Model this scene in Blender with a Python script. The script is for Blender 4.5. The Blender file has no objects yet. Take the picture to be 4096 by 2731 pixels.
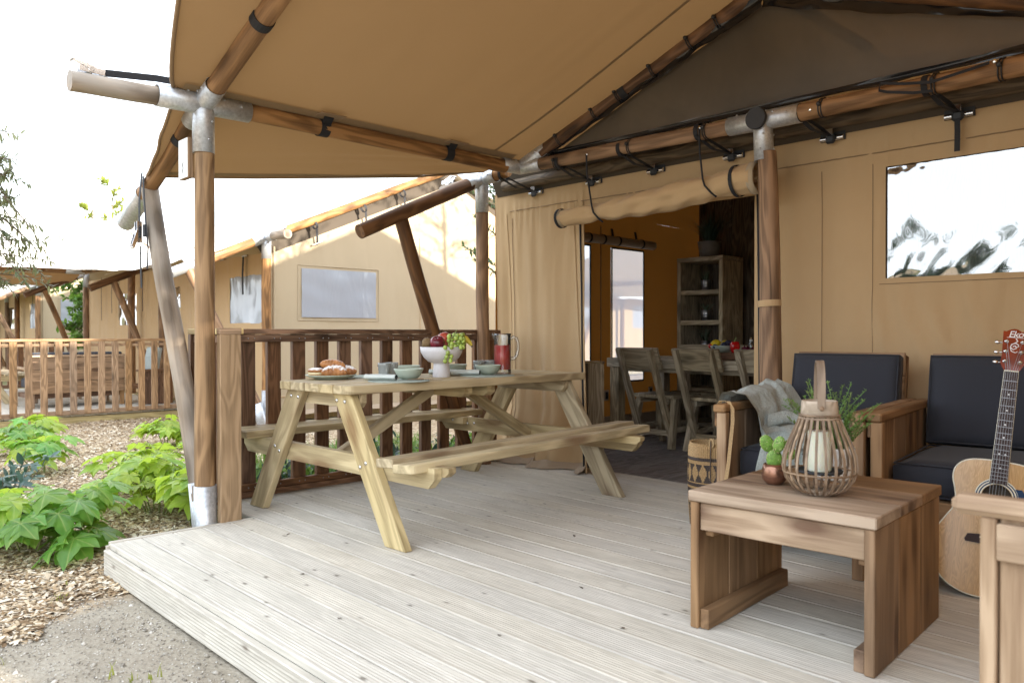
import bpy, math, random
import numpy as np
from mathutils import Vector, Matrix, Euler, noise
random.seed(7); np.random.seed(7)
S = bpy.context.scene
COL = S.collection
R = math.radians
PI = math.pi

# ------------------------------------------------------------------ camera
cam = bpy.data.cameras.new('camera'); camo = bpy.data.objects.new('camera', cam); COL.objects.link(camo)
cam.sensor_width = 36.0; cam.lens = 27.577; cam.clip_start = 0.05; cam.clip_end = 900
YAW, PITCH, ROLL = 0.808887, -0.009962, -0.000847
_f = Vector((-math.sin(YAW)*math.cos(PITCH), math.cos(YAW)*math.cos(PITCH), math.sin(PITCH)))
_r = Vector((math.cos(YAW), math.sin(YAW), 0)); _u = _r.cross(_f)
_r2 = math.cos(ROLL)*_r + math.sin(ROLL)*_u; _u2 = -math.sin(ROLL)*_r + math.cos(ROLL)*_u
camo.matrix_world = Matrix(((_r2.x, _u2.x, -_f.x, 0), (_r2.y, _u2.y, -_f.y, 0), (_r2.z, _u2.z, -_f.z, 1.0), (0, 0, 0, 1)))
cam.dof.use_dof = True; cam.dof.focus_distance = 4.4; cam.dof.aperture_fstop = 4.0
S.camera = camo

# ------------------------------------------------------------------ sky, sun, exposure
SUN = Vector((4.62, 1.05, 1.08)).normalized()
EL = math.asin(SUN.z); AZ = math.atan2(SUN.x, SUN.y)
W = bpy.data.worlds.new('World'); S.world = W; W.use_nodes = True
nt = W.node_tree; nt.nodes.clear()
sky = nt.nodes.new('ShaderNodeTexSky'); sky.sky_type = 'NISHITA'; sky.sun_disc = False
sky.sun_elevation = EL; sky.sun_rotation = AZ; sky.air_density = 1.0; sky.dust_density = 2.5; sky.ozone_density = 1.0
hz = nt.nodes.new('ShaderNodeMixRGB'); hz.inputs[0].default_value = 0.72; hz.inputs[2].default_value = (9.0, 9.6, 10.4, 1)
bg = nt.nodes.new('ShaderNodeBackground'); bg.inputs[1].default_value = 0.10
out = nt.nodes.new('ShaderNodeOutputWorld')
nt.links.new(sky.outputs[0], hz.inputs[1]); nt.links.new(hz.outputs[0], bg.inputs[0]); nt.links.new(bg.outputs[0], out.inputs[0])
sl = bpy.data.lights.new('sun', 'SUN'); sl.energy = 4.0; sl.angle = R(1.1); sl.color = (1.0, 0.90, 0.76)
slo = bpy.data.objects.new('sun', sl); COL.objects.link(slo)
slo.rotation_euler = (-SUN).to_track_quat('-Z', 'Y').to_euler(); slo.location = (30, 8, 12)
S.view_settings.view_transform = 'Standard'; S.view_settings.look = 'None'
S.view_settings.gamma = 1.0; S.view_settings.use_curve_mapping = False
S.view_settings.exposure = 2.04
S.cycles.max_bounces = 10; S.cycles.transparent_max_bounces = 24; S.cycles.transmission_bounces = 10
S.cycles.diffuse_bounces = 6; S.cycles.use_denoising = True
S.cycles.sample_clamp_indirect = 8.0; S.cycles.caustics_reflective = False; S.cycles.caustics_refractive = False

# ------------------------------------------------------------------ mesh helpers
def mesh(name, verts, faces, smooth=False, grain=None, mats=None, midx=None):
    me = bpy.data.meshes.new(name)
    me.from_pydata([tuple(v) for v in verts], [], [tuple(f) for f in faces])
    if smooth: me.polygons.foreach_set('use_smooth', [True]*len(me.polygons))
    g = grain if grain is not None else verts
    at = me.attributes.new('grain', 'FLOAT_VECTOR', 'POINT')
    at.data.foreach_set('vector', np.array([tuple(v) for v in g], dtype=np.float32).ravel())
    if mats:
        for m in mats: me.materials.append(m)
    if midx is not None: me.polygons.foreach_set('material_index', midx)
    me.update()
    return me

class MB:
    """collects verts/faces for one mesh"""
    def __init__(s): s.v = []; s.f = []; s.g = []; s.sm = []; s.mi = []
    def add(s, v, f, M=None, g=None, smooth=False, mi=0):
        n = len(s.v)
        g = g if g is not None else v
        s.g += [tuple(x) for x in g]
        s.v += [tuple(M @ Vector(x)) if M is not None else tuple(x) for x in v]
        s.f += [tuple(i+n for i in q) for q in f]
        s.sm += [smooth]*len(f); s.mi += [mi]*len(f)
        return s
    def mesh(s, name, mats=None):
        me = mesh(name, s.v, s.f, grain=s.g, mats=mats, midx=s.mi if mats and len(mats) > 1 else None)
        me.polygons.foreach_set('use_smooth', s.sm)
        return me

def box_vf(L, Wd, T, b=0.003):
    """chamfered box centred on the origin, L along x, Wd along y, T along z"""
    b = min(b, L*.45, Wd*.45, T*.45)
    v = []; idx = {}
    for sx in (-1, 1):
        for sy in (-1, 1):
            for sz in (-1, 1):
                X, Y, Z = sx*L/2, sy*Wd/2, sz*T/2
                for ax in range(3):
                    p = [X-sx*b, Y-sy*b, Z-sz*b]; p[ax] = (X, Y, Z)[ax]
                    idx[(sx, sy, sz, ax)] = len(v); v.append(p)
    f = []
    for ax in range(3):
        a, c = [(1, 2), (2, 0), (0, 1)][ax]
        for s_ in (-1, 1):
            q = []
            for (p, r) in ((-1, -1), (1, -1), (1, 1), (-1, 1)):
                k = [0, 0, 0]; k[ax] = s_; k[a] = p; k[c] = r
                q.append(idx[(k[0], k[1], k[2], ax)])
            f.append(q if s_ > 0 else q[::-1])
    for ax in range(3):
        a, c = [(1, 2), (2, 0), (0, 1)][ax]
        for p in (-1, 1):
            for r in (-1, 1):
                k0 = [0, 0, 0]; k0[a] = p; k0[c] = r; k1 = list(k0); k0[ax] = -1; k1[ax] = 1
                q = [idx[(*k0, a)], idx[(*k1, a)], idx[(*k1, c)], idx[(*k0, c)]]
                f.append(q if p*r > 0 else q[::-1])
    for sx in (-1, 1):
        for sy in (-1, 1):
            for sz in (-1, 1):
                q = [idx[(sx, sy, sz, 0)], idx[(sx, sy, sz, 1)], idx[(sx, sy, sz, 2)]]
                f.append(q if sx*sy*sz > 0 else q[::-1])
    return v, f

def frame(p0, p1, up=(0, 0, 1)):
    p0, p1 = Vector(p0), Vector(p1)
    x = (p1-p0).normalized(); z = Vector(up); z = z-x*z.dot(x)
    if z.length < 1e-4: z = Vector((0, 1, 0)); z = z-x*z.dot(x)
    z.normalize(); y = z.cross(x)
    c = (p0+p1)/2
    return Matrix(((x.x, y.x, z.x, c.x), (x.y, y.y, z.y, c.y), (x.z, y.z, z.z, c.z), (0, 0, 0, 1))), (p1-p0).length

def lathe_vf(prof, n=24, ang=2*PI, twist=0.0):
    v = []; f = []
    full = abs(ang-2*PI) < 1e-6
    m = n if full else n+1
    for (r, z) in prof:
        for i in range(m):
            a = ang*i/n
            v.append((r*math.cos(a), r*math.sin(a), z))
    for k in range(len(prof)-1):
        for i in range(n):
            j = (i+1) % m if full else i+1
            f.append((k*m+i, k*m+j, (k+1)*m+j, (k+1)*m+i))
    return v, f

def tube_vf(pts, r, n=10, caps=True, closed=False):
    pts = [Vector(p) for p in pts]; N = len(pts)
    rr = r if isinstance(r, (list, tuple)) else [r]*N
    v = []; f = []; g = []
    t0 = (pts[1]-pts[0]).normalized()
    ref = Vector((0, 0, 1)) if abs(t0.z) < .9 else Vector((1, 0, 0))
    nrm = (ref-t0*ref.dot(t0)).normalized(); s = 0
    for k in range(N):
        a = pts[k-1] if k > 0 else (pts[-1] if closed else pts[0]); b = pts[k+1] if k < N-1 else (pts[0] if closed else pts[-1])
        t = (b-a)
        t = t.normalized() if t.length > 1e-9 else t0
        nrm = nrm-t*nrm.dot(t)
        nrm = nrm.normalized() if nrm.length > 1e-6 else Vector((1, 0, 0))
        bi = t.cross(nrm)
        if k: s += (pts[k]-pts[k-1]).length
        for i in range(n):
            an = 2*PI*i/n
            v.append(pts[k]+(nrm*math.cos(an)+bi*math.sin(an))*rr[k])
            g.append((s, rr[k]*math.cos(an), rr[k]*math.sin(an)))
    for k in range(N-1 if not closed else N):
        for i in range(n):
            j = (i+1) % n; k2 = (k+1) % N
            f.append((k*n+i, k*n+j, k2*n+j, k2*n+i))
    if caps and not closed:
        for k, o in ((0, -1), (N-1, 1)):
            b = len(v)
            for i in range(n): v.append(v[k*n+i]); g.append(g[k*n+i])
            f.append(tuple(range(b, b+n)) if o > 0 else tuple(range(b+n-1, b-1, -1)))
    return v, f, g

def grid_vf(fn, nu, nv, skip=None):
    v = []; f = []
    for j in range(nv+1):
        for i in range(nu+1): v.append(fn(i/nu, j/nv))
    for j in range(nv):
        for i in range(nu):
            if skip and skip((i+.5)/nu, (j+.5)/nv): continue
            a = j*(nu+1)+i
            f.append((a, a+1, a+nu+2, a+nu+1))
    return v, f

def ball_vf(rx, ry, rz, n=14, m=9):
    v = [(0, 0, -rz)]; f = []
    for k in range(1, m):
        t = -PI/2+PI*k/m
        for i in range(n):
            a = 2*PI*i/n; v.append((rx*math.cos(t)*math.cos(a), ry*math.cos(t)*math.sin(a), rz*math.sin(t)))
    v.append((0, 0, rz)); L = len(v)-1
    for i in range(n):
        j = (i+1) % n
        f.append((0, 1+j, 1+i))
        for k in range(m-2): f.append((1+k*n+i, 1+k*n+j, 1+(k+1)*n+j, 1+(k+1)*n+i))
        f.append((1+(m-2)*n+i, 1+(m-2)*n+j, L))
    return v, f

# ------------------------------------------------------------------ object helpers
WM = {}
def T(x=0, y=0, z=0, rz=0, rx=0, ry=0):
    return Matrix.Translation((x, y, z)) @ Euler((rx, ry, rz)).to_matrix().to_4x4()
def thing(name, label, cat, loc=(0, 0, 0), rz=0, group=None, kind=None):
    o = bpy.data.objects.new(name, None); COL.objects.link(o); o.empty_display_size = .05
    o.matrix_basis = T(*loc, rz=rz); WM[o] = o.matrix_basis.copy()
    o['label'] = label; o['category'] = cat
    if group: o['group'] = group
    if kind: o['kind'] = kind
    return o
def put(name, me, mat=None, parent=None, M=None, local=False, label=None, kind=None):
    """link a mesh object; M is its world matrix (or its matrix in the parent's frame when local)"""
    M = M if M is not None else Matrix.Identity(4)
    o = bpy.data.objects.new(name, me); COL.objects.link(o)
    if mat is not None:
        if len(me.materials) == 0: me.materials.append(mat)
        elif me.materials[0] is not mat:
            o.material_slots[0].link = 'OBJECT'; o.material_slots[0].material = mat
    if parent is not None:
        o.parent = parent
        if local: W_ = WM[parent] @ M
        else: W_ = M; M = WM[parent].inverted() @ M
    else: W_ = M
    o.matrix_basis = M; WM[o] = W_.copy()
    if label: o['label'] = label
    if kind: o['kind'] = kind
    return o
def tag(o, label, cat, group=None, kind=None):
    o['label'] = label; o['category'] = cat
    if group: o['group'] = group
    if kind: o['kind'] = kind
    return o
_cache = {}
def boxmesh(L, w, t, b=.003):
    k = ('box', round(L, 4), round(w, 4), round(t, 4), b)
    if k not in _cache:
        v, f = box_vf(L, w, t, b); _cache[k] = mesh('plank', v, f)
    return _cache[k]
def plank(parent, name, mat, p0, p1, w, t, up=(0, 0, 1), F=None, b=.003, label=None):
    """board from p0 to p1: t thick along 'up', w wide across it (coordinates in frame F, else world)"""
    M, L = frame(p0, p1, up)
    if F is not None: M = F @ M
    return put(name, boxmesh(L, w, t, b), mat, parent, M, label=label)
def block(parent, name, mat, lo, hi, F=None, b=.003, along=None, label=None):
    """axis aligned box from lo to hi; grain along its longest side"""
    lo, hi = Vector(lo), Vector(hi); d = hi-lo; c = (lo+hi)/2
    ax = along if along is not None else max(range(3), key=lambda i: d[i])
    e = Vector((0, 0, 0)); e[ax] = d[ax]/2
    if ax == 2: return plank(parent, name, mat, c-e, c+e, d[0], d[1], up=(0, 1, 0), F=F, b=b, label=label)
    if ax == 0: return plank(parent, name, mat, c-e, c+e, d[1], d[2], F=F, b=b, label=label)
    return plank(parent, name, mat, c-e, c+e, d[0], d[2], F=F, b=b, label=label)
def log(parent, name, mat, p0, p1, r0, r1=None, n=18, wob=.004, seed=0, label=None):
    r1 = r1 if r1 else r0
    M, L = frame(p0, p1); k = max(6, int(L/.09)); rnd = random.Random(seed)
    v = []; f = []; o1, o2 = rnd.random()*50, rnd.random()*50
    for i in range(k+1):
        t = i/k; r = r0+(r1-r0)*t; x = (t-.5)*L
        cy = wob*2*noise.noise((x*1.3, o1, 0)); cz = wob*2*noise.noise((x*1.3, o2, 5))
        for j in range(n):
            a = 2*PI*j/n; rr = r*(1+.035*noise.noise((x*4, math.cos(a)*1.2+o1, math.sin(a)*1.2+o2)))
            v.append((x, cy+rr*math.cos(a), cz+rr*math.sin(a)))
    for i in range(k):
        for j in range(n):
            q = (j+1) % n; f.append((i*n+j, i*n+q, (i+1)*n+q, (i+1)*n+j))
    b = len(v)
    for kk in (0, k):
        for j in range(n): v.append(v[kk*n+j])
    f.append(tuple(b+j for j in range(n-1, -1, -1))); f.append(tuple(b+n+j for j in range(n)))
    me = mesh('log', v, f); sm = [True]*len(f); sm[-1] = sm[-2] = False; me.polygons.foreach_set('use_smooth', sm)
    return put(name, me, mat, parent, M, label=label)
def tube(parent, name, mat, pts, r, n=10, caps=True, label=None, F=None, closed=False):
    v, f, g = tube_vf(pts, r, n, caps, closed); me = mesh('tube', v, f, grain=g)
    ncap = 2 if caps and not closed else 0
    me.polygons.foreach_set('use_smooth', [True]*(len(f)-ncap)+[False]*ncap)
    return put(name, me, mat, parent, F, label=label)
def sheet(parent, name, mat, fn, nu, nv, skip=None, smooth=True, label=None, F=None, grain=None):
    v, f = grid_vf(fn, nu, nv, skip)
    return put(name, mesh('sheet', v, f, smooth=smooth, grain=grain), mat, parent, F, label=label)
def turned(parent, name, mat, prof, n=24, M=None, label=None, local=False):
    v, f = lathe_vf(prof, n); return put(name, mesh('turned', v, f, smooth=True), mat, parent, M, label=label, local=local)
# ------------------------------------------------------------------ materials
def newmat(name):
    m = bpy.data.materials.new(name); m.use_nodes = True
    nt = m.node_tree; nt.nodes.clear()
    o = nt.nodes.new('ShaderNodeOutputMaterial'); p = nt.nodes.new('ShaderNodeBsdfPrincipled')
    nt.links.new(p.outputs[0], o.inputs[0])
    return m, nt, p, o
def N(nt, t, **kw):
    n = nt.nodes.new(t)
    for k, v in kw.items():
        if k.startswith('i'): n.inputs[int(k[1:])].default_value = v
        else: setattr(n, k, v)
    return n
def LK(nt, a, b): nt.links.new(a, b)
def ramp(nt, fac, stops, interp='LINEAR'):
    r = nt.nodes.new('ShaderNodeValToRGB'); r.color_ramp.interpolation = interp
    e = r.color_ramp.elements
    while len(e) < len(stops): e.new(.5)
    for el, (p, c) in zip(e, stops):
        el.position = p; el.color = (c[0], c[1], c[2], 1) if hasattr(c, '__len__') else (c, c, c, 1)
    LK(nt, fac, r.inputs[0]); return r
def mixc(nt, fac, a, b, mode='MIX'):
    m = nt.nodes.new('ShaderNodeMixRGB'); m.blend_type = mode
    for i, x in ((0, fac), (1, a), (2, b)):
        if hasattr(x, 'is_output'): LK(nt, x, m.inputs[i])
        elif i == 0: m.inputs[0].default_value = x
        else: m.inputs[i].default_value = (*x, 1)
    return m.outputs[0]
def mth(nt, op, a, b=None, c=None, clamp=False):
    m = nt.nodes.new('ShaderNodeMath'); m.operation = op; m.use_clamp = clamp
    for i, x in enumerate((a, b, c)):
        if x is None: continue
        if hasattr(x, 'is_output'): LK(nt, x, m.inputs[i])
        else: m.inputs[i].default_value = x
    return m.outputs[0]
def grain_vec(nt, scale=(1, 1, 1), rnd=True):
    a = nt.nodes.new('ShaderNodeAttribute'); a.attribute_name = 'grain'
    v = a.outputs['Vector']
    if rnd:
        oi = nt.nodes.new('ShaderNodeObjectInfo')
        cx = nt.nodes.new('ShaderNodeCombineXYZ')
        LK(nt, mth(nt, 'MULTIPLY', oi.outputs['Random'], 37.0), cx.inputs[0]); LK(nt, mth(nt, 'MULTIPLY', oi.outputs['Random'], 11.3), cx.inputs[1]); LK(nt, mth(nt, 'MULTIPLY', oi.outputs['Random'], 5.7), cx.inputs[2])
        ad = nt.nodes.new('ShaderNodeVectorMath'); ad.operation = 'ADD'; LK(nt, v, ad.inputs[0]); LK(nt, cx.outputs[0], ad.inputs[1]); v = ad.outputs[0]
    mp = nt.nodes.new('ShaderNodeMapping'); mp.inputs['Scale'].default_value = scale; LK(nt, v, mp.inputs[0])
    return mp.outputs[0]
def noise_t(nt, vec, scale, detail=4, rough=.55, dist=0):
    n = N(nt, 'ShaderNodeTexNoise'); n.inputs['Scale'].default_value = scale; n.inputs['Detail'].default_value = detail
    n.inputs['Roughness'].default_value = rough; n.inputs['Distortion'].default_value = dist
    LK(nt, vec, n.inputs['Vector']); return n.outputs['Fac']
def bump(nt, p, h, strength=.3, dist=.002):
    b = N(nt, 'ShaderNodeBump'); b.inputs['Strength'].default_value = strength; b.inputs['Distance'].default_value = dist
    LK(nt, h, b.inputs['Height']); LK(nt, b.outputs[0], p.inputs['Normal']); return b
def wood(name, light, dark, knot=None, rough=.62, kn=.17, kscale=(2.3, 8, 8), var=.22, ring=22, streak=.55, grey=None, bstr=.25, spec=.3):
    m, nt, p, o = newmat(name)
    v3 = grain_vec(nt, kscale)
    st = noise_t(nt, grain_vec(nt, (.9, 22, 22)), 4.5, 6, .66, .25)
    cath = noise_t(nt, grain_vec(nt, (.16, 1, 1)), ring*.42, 2, .45, .5)
    wvf = mth(nt, 'MULTIPLY_ADD', mth(nt, 'SINE', mth(nt, 'MULTIPLY', cath, ring*2.6)), .5, .5)
    wvf = mth(nt, 'POWER', wvf, 1.6)
    f = mth(nt, 'ADD', mth(nt, 'MULTIPLY', st, .45+.35*streak), mth(nt, 'MULTIPLY', wvf, .55-.35*streak))
    mid = tuple((a+b)/2 for a, b in zip(light, dark))
    c = ramp(nt, f, [(.20, tuple(x*.8 for x in dark)), (.42, mid), (.62, tuple(min(1, x*1.08) for x in light))]).outputs[0]
    big = noise_t(nt, grain_vec(nt, (.9, 4, 4)), 2.2, 3)
    c = mixc(nt, mth(nt, 'MULTIPLY', ramp(nt, big, [(.35, 0.0), (.7, 1.0)]).outputs[0], .35), c, tuple(x*.68 for x in mid))
    if grey: c = mixc(nt, ramp(nt, noise_t(nt, grain_vec(nt, (.8, 3, 3)), 3, 4), [(.35, 0.0), (.68, 1.0)]).outputs[0], c, grey)
    vo = N(nt, 'ShaderNodeTexVoronoi'); vo.inputs['Scale'].default_value = 1.0; vo.inputs['Randomness'].default_value = 1.0; LK(nt, v3, vo.inputs['Vector'])
    kd = mth(nt, 'ADD', vo.outputs['Distance'], mth(nt, 'MULTIPLY', mth(nt, 'SUBTRACT', st, .5), .12))
    km = ramp(nt, kd, [(kn*.75, 1.0), (kn*1.5, .35), (kn*2.6, 0.0)]).outputs[0]
    knot = knot or tuple(x*.35 for x in dark)
    c = mixc(nt, mth(nt, 'MULTIPLY', km, .8), c, knot)
    oi = N(nt, 'ShaderNodeObjectInfo')
    hs = N(nt, 'ShaderNodeHueSaturation'); LK(nt, c, hs.inputs['Color'])
    LK(nt, mth(nt, 'MULTIPLY_ADD', oi.outputs['Random'], var*2, 1-var), hs.inputs['Value'])
    LK(nt, mth(nt, 'MULTIPLY_ADD', mth(nt, 'FRACT', mth(nt, 'MULTIPLY', oi.outputs['Random'], 17.3)), .3, .85), hs.inputs['Saturation'])
    LK(nt, hs.outputs[0], p.inputs['Base Color'])
    p.inputs['Roughness'].default_value = rough; p.inputs['Specular IOR Level'].default_value = spec
    bump(nt, p, mth(nt, 'SUBTRACT', mth(nt, 'ADD', st, mth(nt, 'MULTIPLY', wvf, .25)), mth(nt, 'MULTIPLY', km, .4)), bstr, .0025)
    return m
def plain(name, col, rough=.5, metal=0.0, spec=.5, nscale=0, namp=.15, bstr=0, bscale=40, coat=0, sss=0, rnd=0):
    m, nt, p, o = newmat(name)
    p.inputs['Roughness'].default_value = rough; p.inputs['Metallic'].default_value = metal; p.inputs['Specular IOR Level'].default_value = spec
    p.inputs['Coat Weight'].default_value = coat
    if sss: p.inputs['Subsurface Weight'].default_value = sss; p.inputs['Subsurface Scale'].default_value = .01; p.inputs['Subsurface Radius'].default_value = (1, .7, .4)
    c = None
    if nscale:
        n = noise_t(nt, grain_vec(nt), nscale, 5, .6)
        c = ramp(nt, n, [(.3, tuple(x*(1-namp) for x in col)), (.7, tuple(min(1, x*(1+namp)) for x in col))]).outputs[0]
    if rnd:
        oi = N(nt, 'ShaderNodeObjectInfo'); hs = N(nt, 'ShaderNodeHueSaturation')
        if c is None: hs.inputs['Color'].default_value = (*col, 1)
        else: LK(nt, c, hs.inputs['Color'])
        LK(nt, mth(nt, 'MULTIPLY_ADD', oi.outputs['Random'], 2*rnd, 1-rnd), hs.inputs['Value']); c = hs.outputs[0]
    if c is not None: LK(nt, c, p.inputs['Base Color'])
    else: p.inputs['Base Color'].default_value = (*col, 1)
    if bstr: bump(nt, p, noise_t(nt, grain_vec(nt), bscale, 4), bstr, .002)
    return m
def fabric(name, col, weave=900, rough=.9, amp=.12, trans=None, tw=0.0, bstr=.25, blotch=.12, bump_big=0.0, folds=None, fdist=.02):
    m, nt, p, o = newmat(name)
    g = grain_vec(nt, rnd=False)
    w1 = noise_t(nt, g, weave, 2); w2 = noise_t(nt, g, 2.3, 5, .6)
    f = mth(nt, 'ADD', mth(nt, 'MULTIPLY', mth(nt, 'SUBTRACT', w1, .5), amp*2), mth(nt, 'MULTIPLY', mth(nt, 'SUBTRACT', w2, .5), blotch*2))
    hs = N(nt, 'ShaderNodeHueSaturation'); hs.inputs['Color'].default_value = (*col, 1); LK(nt, mth(nt, 'ADD', f, 1.0), hs.inputs['Value'])
    LK(nt, hs.outputs[0], p.inputs['Base Color']); p.inputs['Roughness'].default_value = rough; p.inputs['Specular IOR Level'].default_value = .15
    p.inputs['Sheen Weight'].default_value = .12
    h = w1
    if bump_big: h = mth(nt, 'ADD', mth(nt, 'MULTIPLY', w1, .15), mth(nt, 'MULTIPLY', noise_t(nt, g, bump_big, 3), 1.0))
    b = bump(nt, p, h, bstr, .002 if not bump_big else .01)
    if folds:       # soft drapes and creases
        fn = mth(nt, 'ADD', noise_t(nt, grain_vec(nt, folds, rnd=False), 1.0, 2, .5, .3), mth(nt, 'MULTIPLY', noise_t(nt, grain_vec(nt, tuple(a*1.9 for a in folds), rnd=False), 1.0, 1, .4, .8), .22))
        b2 = N(nt, 'ShaderNodeBump'); b2.inputs['Strength'].default_value = .8; b2.inputs['Distance'].default_value = fdist; LK(nt, fn, b2.inputs['Height']); LK(nt, b2.outputs[0], b.inputs['Normal'])
    if trans:
        t = N(nt, 'ShaderNodeBsdfTranslucent'); t.inputs[0].default_value = (*trans, 1)
        mx = N(nt, 'ShaderNodeMixShader'); mx.inputs[0].default_value = tw
        LK(nt, p.outputs[0], mx.inputs[1]); LK(nt, t.outputs[0], mx.inputs[2]); LK(nt, mx.outputs[0], o.inputs[0])
    return m
def leafmat(name, col, tip, tcol, tw=.35, rough=.38, nscale=9, veins=False):
    m, nt, p, o = newmat(name)
    n = noise_t(nt, grain_vec(nt), nscale, 3)
    c = ramp(nt, n, [(.35, col), (.7, tip)]).outputs[0]
    oi = N(nt, 'ShaderNodeObjectInfo'); hs = N(nt, 'ShaderNodeHueSaturation'); LK(nt, c, hs.inputs['Color'])
    LK(nt, mth(nt, 'MULTIPLY_ADD', oi.outputs['Random'], .6, .7), hs.inputs['Value'])
    LK(nt, mth(nt, 'MULTIPLY_ADD', mth(nt, 'FRACT', mth(nt, 'MULTIPLY', oi.outputs['Random'], 9.7)), .05, .475), hs.inputs['Hue'])
    cc = hs.outputs[0]
    if veins:       # pale ribs along each lobe, and dry specks
        at = N(nt, 'ShaderNodeAttribute'); at.attribute_name = 'grain'; sx = N(nt, 'ShaderNodeSeparateXYZ'); LK(nt, at.outputs['Vector'], sx.inputs[0])
        an = mth(nt, 'ARCTAN2', sx.outputs[0], sx.outputs[1]); rr = mth(nt, 'SQRT', mth(nt, 'ADD', mth(nt, 'MULTIPLY', sx.outputs[0], sx.outputs[0]), mth(nt, 'MULTIPLY', sx.outputs[1], sx.outputs[1])))
        dv = mth(nt, 'MULTIPLY', mth(nt, 'ABSOLUTE', mth(nt, 'WRAP', an, R(28), R(-28))), rr)
        cc = mixc(nt, ramp(nt, dv, [(.0, .65), (.0022, .45), (.0042, 0.0)]).outputs[0], cc, (.42, .50, .16))
        dry = noise_t(nt, at.outputs['Vector'], 38, 3)
        cc = mixc(nt, mth(nt, 'MULTIPLY', ramp(nt, dry, [(.66, 0.0), (.74, 1.0)]).outputs[0], .7), cc, (.30, .24, .07))
    LK(nt, cc, p.inputs['Base Color']); p.inputs['Roughness'].default_value = rough; p.inputs['Specular IOR Level'].default_value = .4
    t = N(nt, 'ShaderNodeBsdfTranslucent'); t.inputs[0].default_value = (*tcol, 1)
    mx = N(nt, 'ShaderNodeMixShader'); mx.inputs[0].default_value = tw
    LK(nt, p.outputs[0], mx.inputs[1]); LK(nt, t.outputs[0], mx.inputs[2]); LK(nt, mx.outputs[0], o.inputs[0])
    return m
def glassmat(name, tint=(1, 1, 1), rough=.0, gl=.5):
    """clear vinyl / thin glass: mostly see-through with a mirror layer, wrinkled"""
    m, nt, p, o = newmat(name)
    return m
def vinyl(name, mirror=.35, tint=(.9, .93, .95), wr=3.0, ws=(1, 1, 1), strength=.5, dist=.02, haze=(.5, .55, .6), hz_=.1, rough=.04, thru=False):
    m, nt, p, o = newmat(name)
    g = grain_vec(nt, ws, rnd=False)
    n = noise_t(nt, g, wr, 3, .5, .8)
    b = N(nt, 'ShaderNodeBump'); b.inputs['Strength'].default_value = strength; b.inputs['Distance'].default_value = dist; LK(nt, n, b.inputs['Height'])
    gl = N(nt, 'ShaderNodeBsdfGlossy'); gl.inputs['Color'].default_value = (1, 1, 1, 1); gl.inputs['Roughness'].default_value = rough; LK(nt, b.outputs[0], gl.inputs['Normal'])
    tr = N(nt, 'ShaderNodeBsdfTransparent'); tr.inputs[0].default_value = (*tint, 1)
    df = N(nt, 'ShaderNodeBsdfTranslucent' if thru else 'ShaderNodeBsdfDiffuse'); df.inputs[0].default_value = (*haze, 1); LK(nt, b.outputs[0], df.inputs['Normal'])
    m1 = N(nt, 'ShaderNodeMixShader'); m1.inputs[0].default_value = hz_; LK(nt, tr.outputs[0], m1.inputs[1]); LK(nt, df.outputs[0], m1.inputs[2])
    fr = N(nt, 'ShaderNodeFresnel'); fr.inputs[0].default_value = 1.5; LK(nt, b.outputs[0], fr.inputs['Normal'])
    k = mth(nt, 'ADD', mth(nt, 'MULTIPLY', fr.outputs[0], .8), mirror, clamp=True)
    m2 = N(nt, 'ShaderNodeMixShader'); LK(nt, k, m2.inputs[0]); LK(nt, m1.outputs[0], m2.inputs[1]); LK(nt, gl.outputs[0], m2.inputs[2])
    LK(nt, m2.outputs[0], o.inputs[0]); nt.nodes.remove(p)
    return m

M = {}
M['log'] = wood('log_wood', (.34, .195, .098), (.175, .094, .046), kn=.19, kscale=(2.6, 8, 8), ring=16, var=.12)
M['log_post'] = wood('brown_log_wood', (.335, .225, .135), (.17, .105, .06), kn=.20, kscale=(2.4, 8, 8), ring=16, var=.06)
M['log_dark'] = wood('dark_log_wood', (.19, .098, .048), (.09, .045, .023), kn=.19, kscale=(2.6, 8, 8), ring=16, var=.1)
M['log_grey'] = wood('weathered_log_wood', (.40, .315, .235), (.22, .16, .11), kn=.22, kscale=(2.4, 7, 7), ring=14, var=.08, grey=(.36, .32, .275))
M['deck'] = wood('deck_wood', (.60, .565, .495), (.47, .435, .37), knot=(.13, .11, .085), kn=.058, kscale=(5.5, 11, 11), ring=26, var=.035, streak=1.4, bstr=.18, rough=.72, spec=.22)
M['fascia'] = wood('fascia_wood', (.57, .53, .45), (.43, .39, .32), knot=(.14, .1, .07), kn=.06, kscale=(3.5, 9, 9), var=.08, streak=1.3, rough=.7)
M['fascia_green'] = wood('treated_fascia_wood', (.42, .34, .17), (.28, .22, .10), kn=.06, var=.08, streak=.75)
M['rail'] = wood('rail_wood', (.20, .108, .060), (.11, .057, .032), kn=.11, var=.16, rough=.55)
M['rail_light'] = wood('honey_rail_wood', (.38, .245, .14), (.23, .14, .075), kn=.12, var=.16)
M['newel'] = wood('newel_wood', (.37, .255, .155), (.29, .195, .112), kn=.16, var=.06)
M['picnic'] = wood('treated_pine', (.50, .405, .245), (.36, .275, .15), knot=(.17, .1, .05), kn=.18, kscale=(2.2, 7, 7), ring=15, var=.1, streak=.45, spec=.25)
M['picnic_pale'] = wood('pale_treated_pine', (.60, .49, .28), (.44, .34, .18), knot=(.2, .11, .05), kn=.20, kscale=(2.2, 6, 6), ring=13, var=.05, streak=.45)
M['lounge'] = wood('brown_pine', (.34, .215, .122), (.24, .147, .082), knot=(.07, .033, .018), kn=.18, kscale=(2.4, 7, 7), ring=14, var=.12, streak=.5, spec=.25)
M['lounge_pale'] = wood('pale_brown_pine', (.47, .345, .235), (.33, .22, .135), knot=(.12, .06, .035), kn=.17, kscale=(3, 8, 8), ring=14, var=.06, streak=.5)
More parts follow.
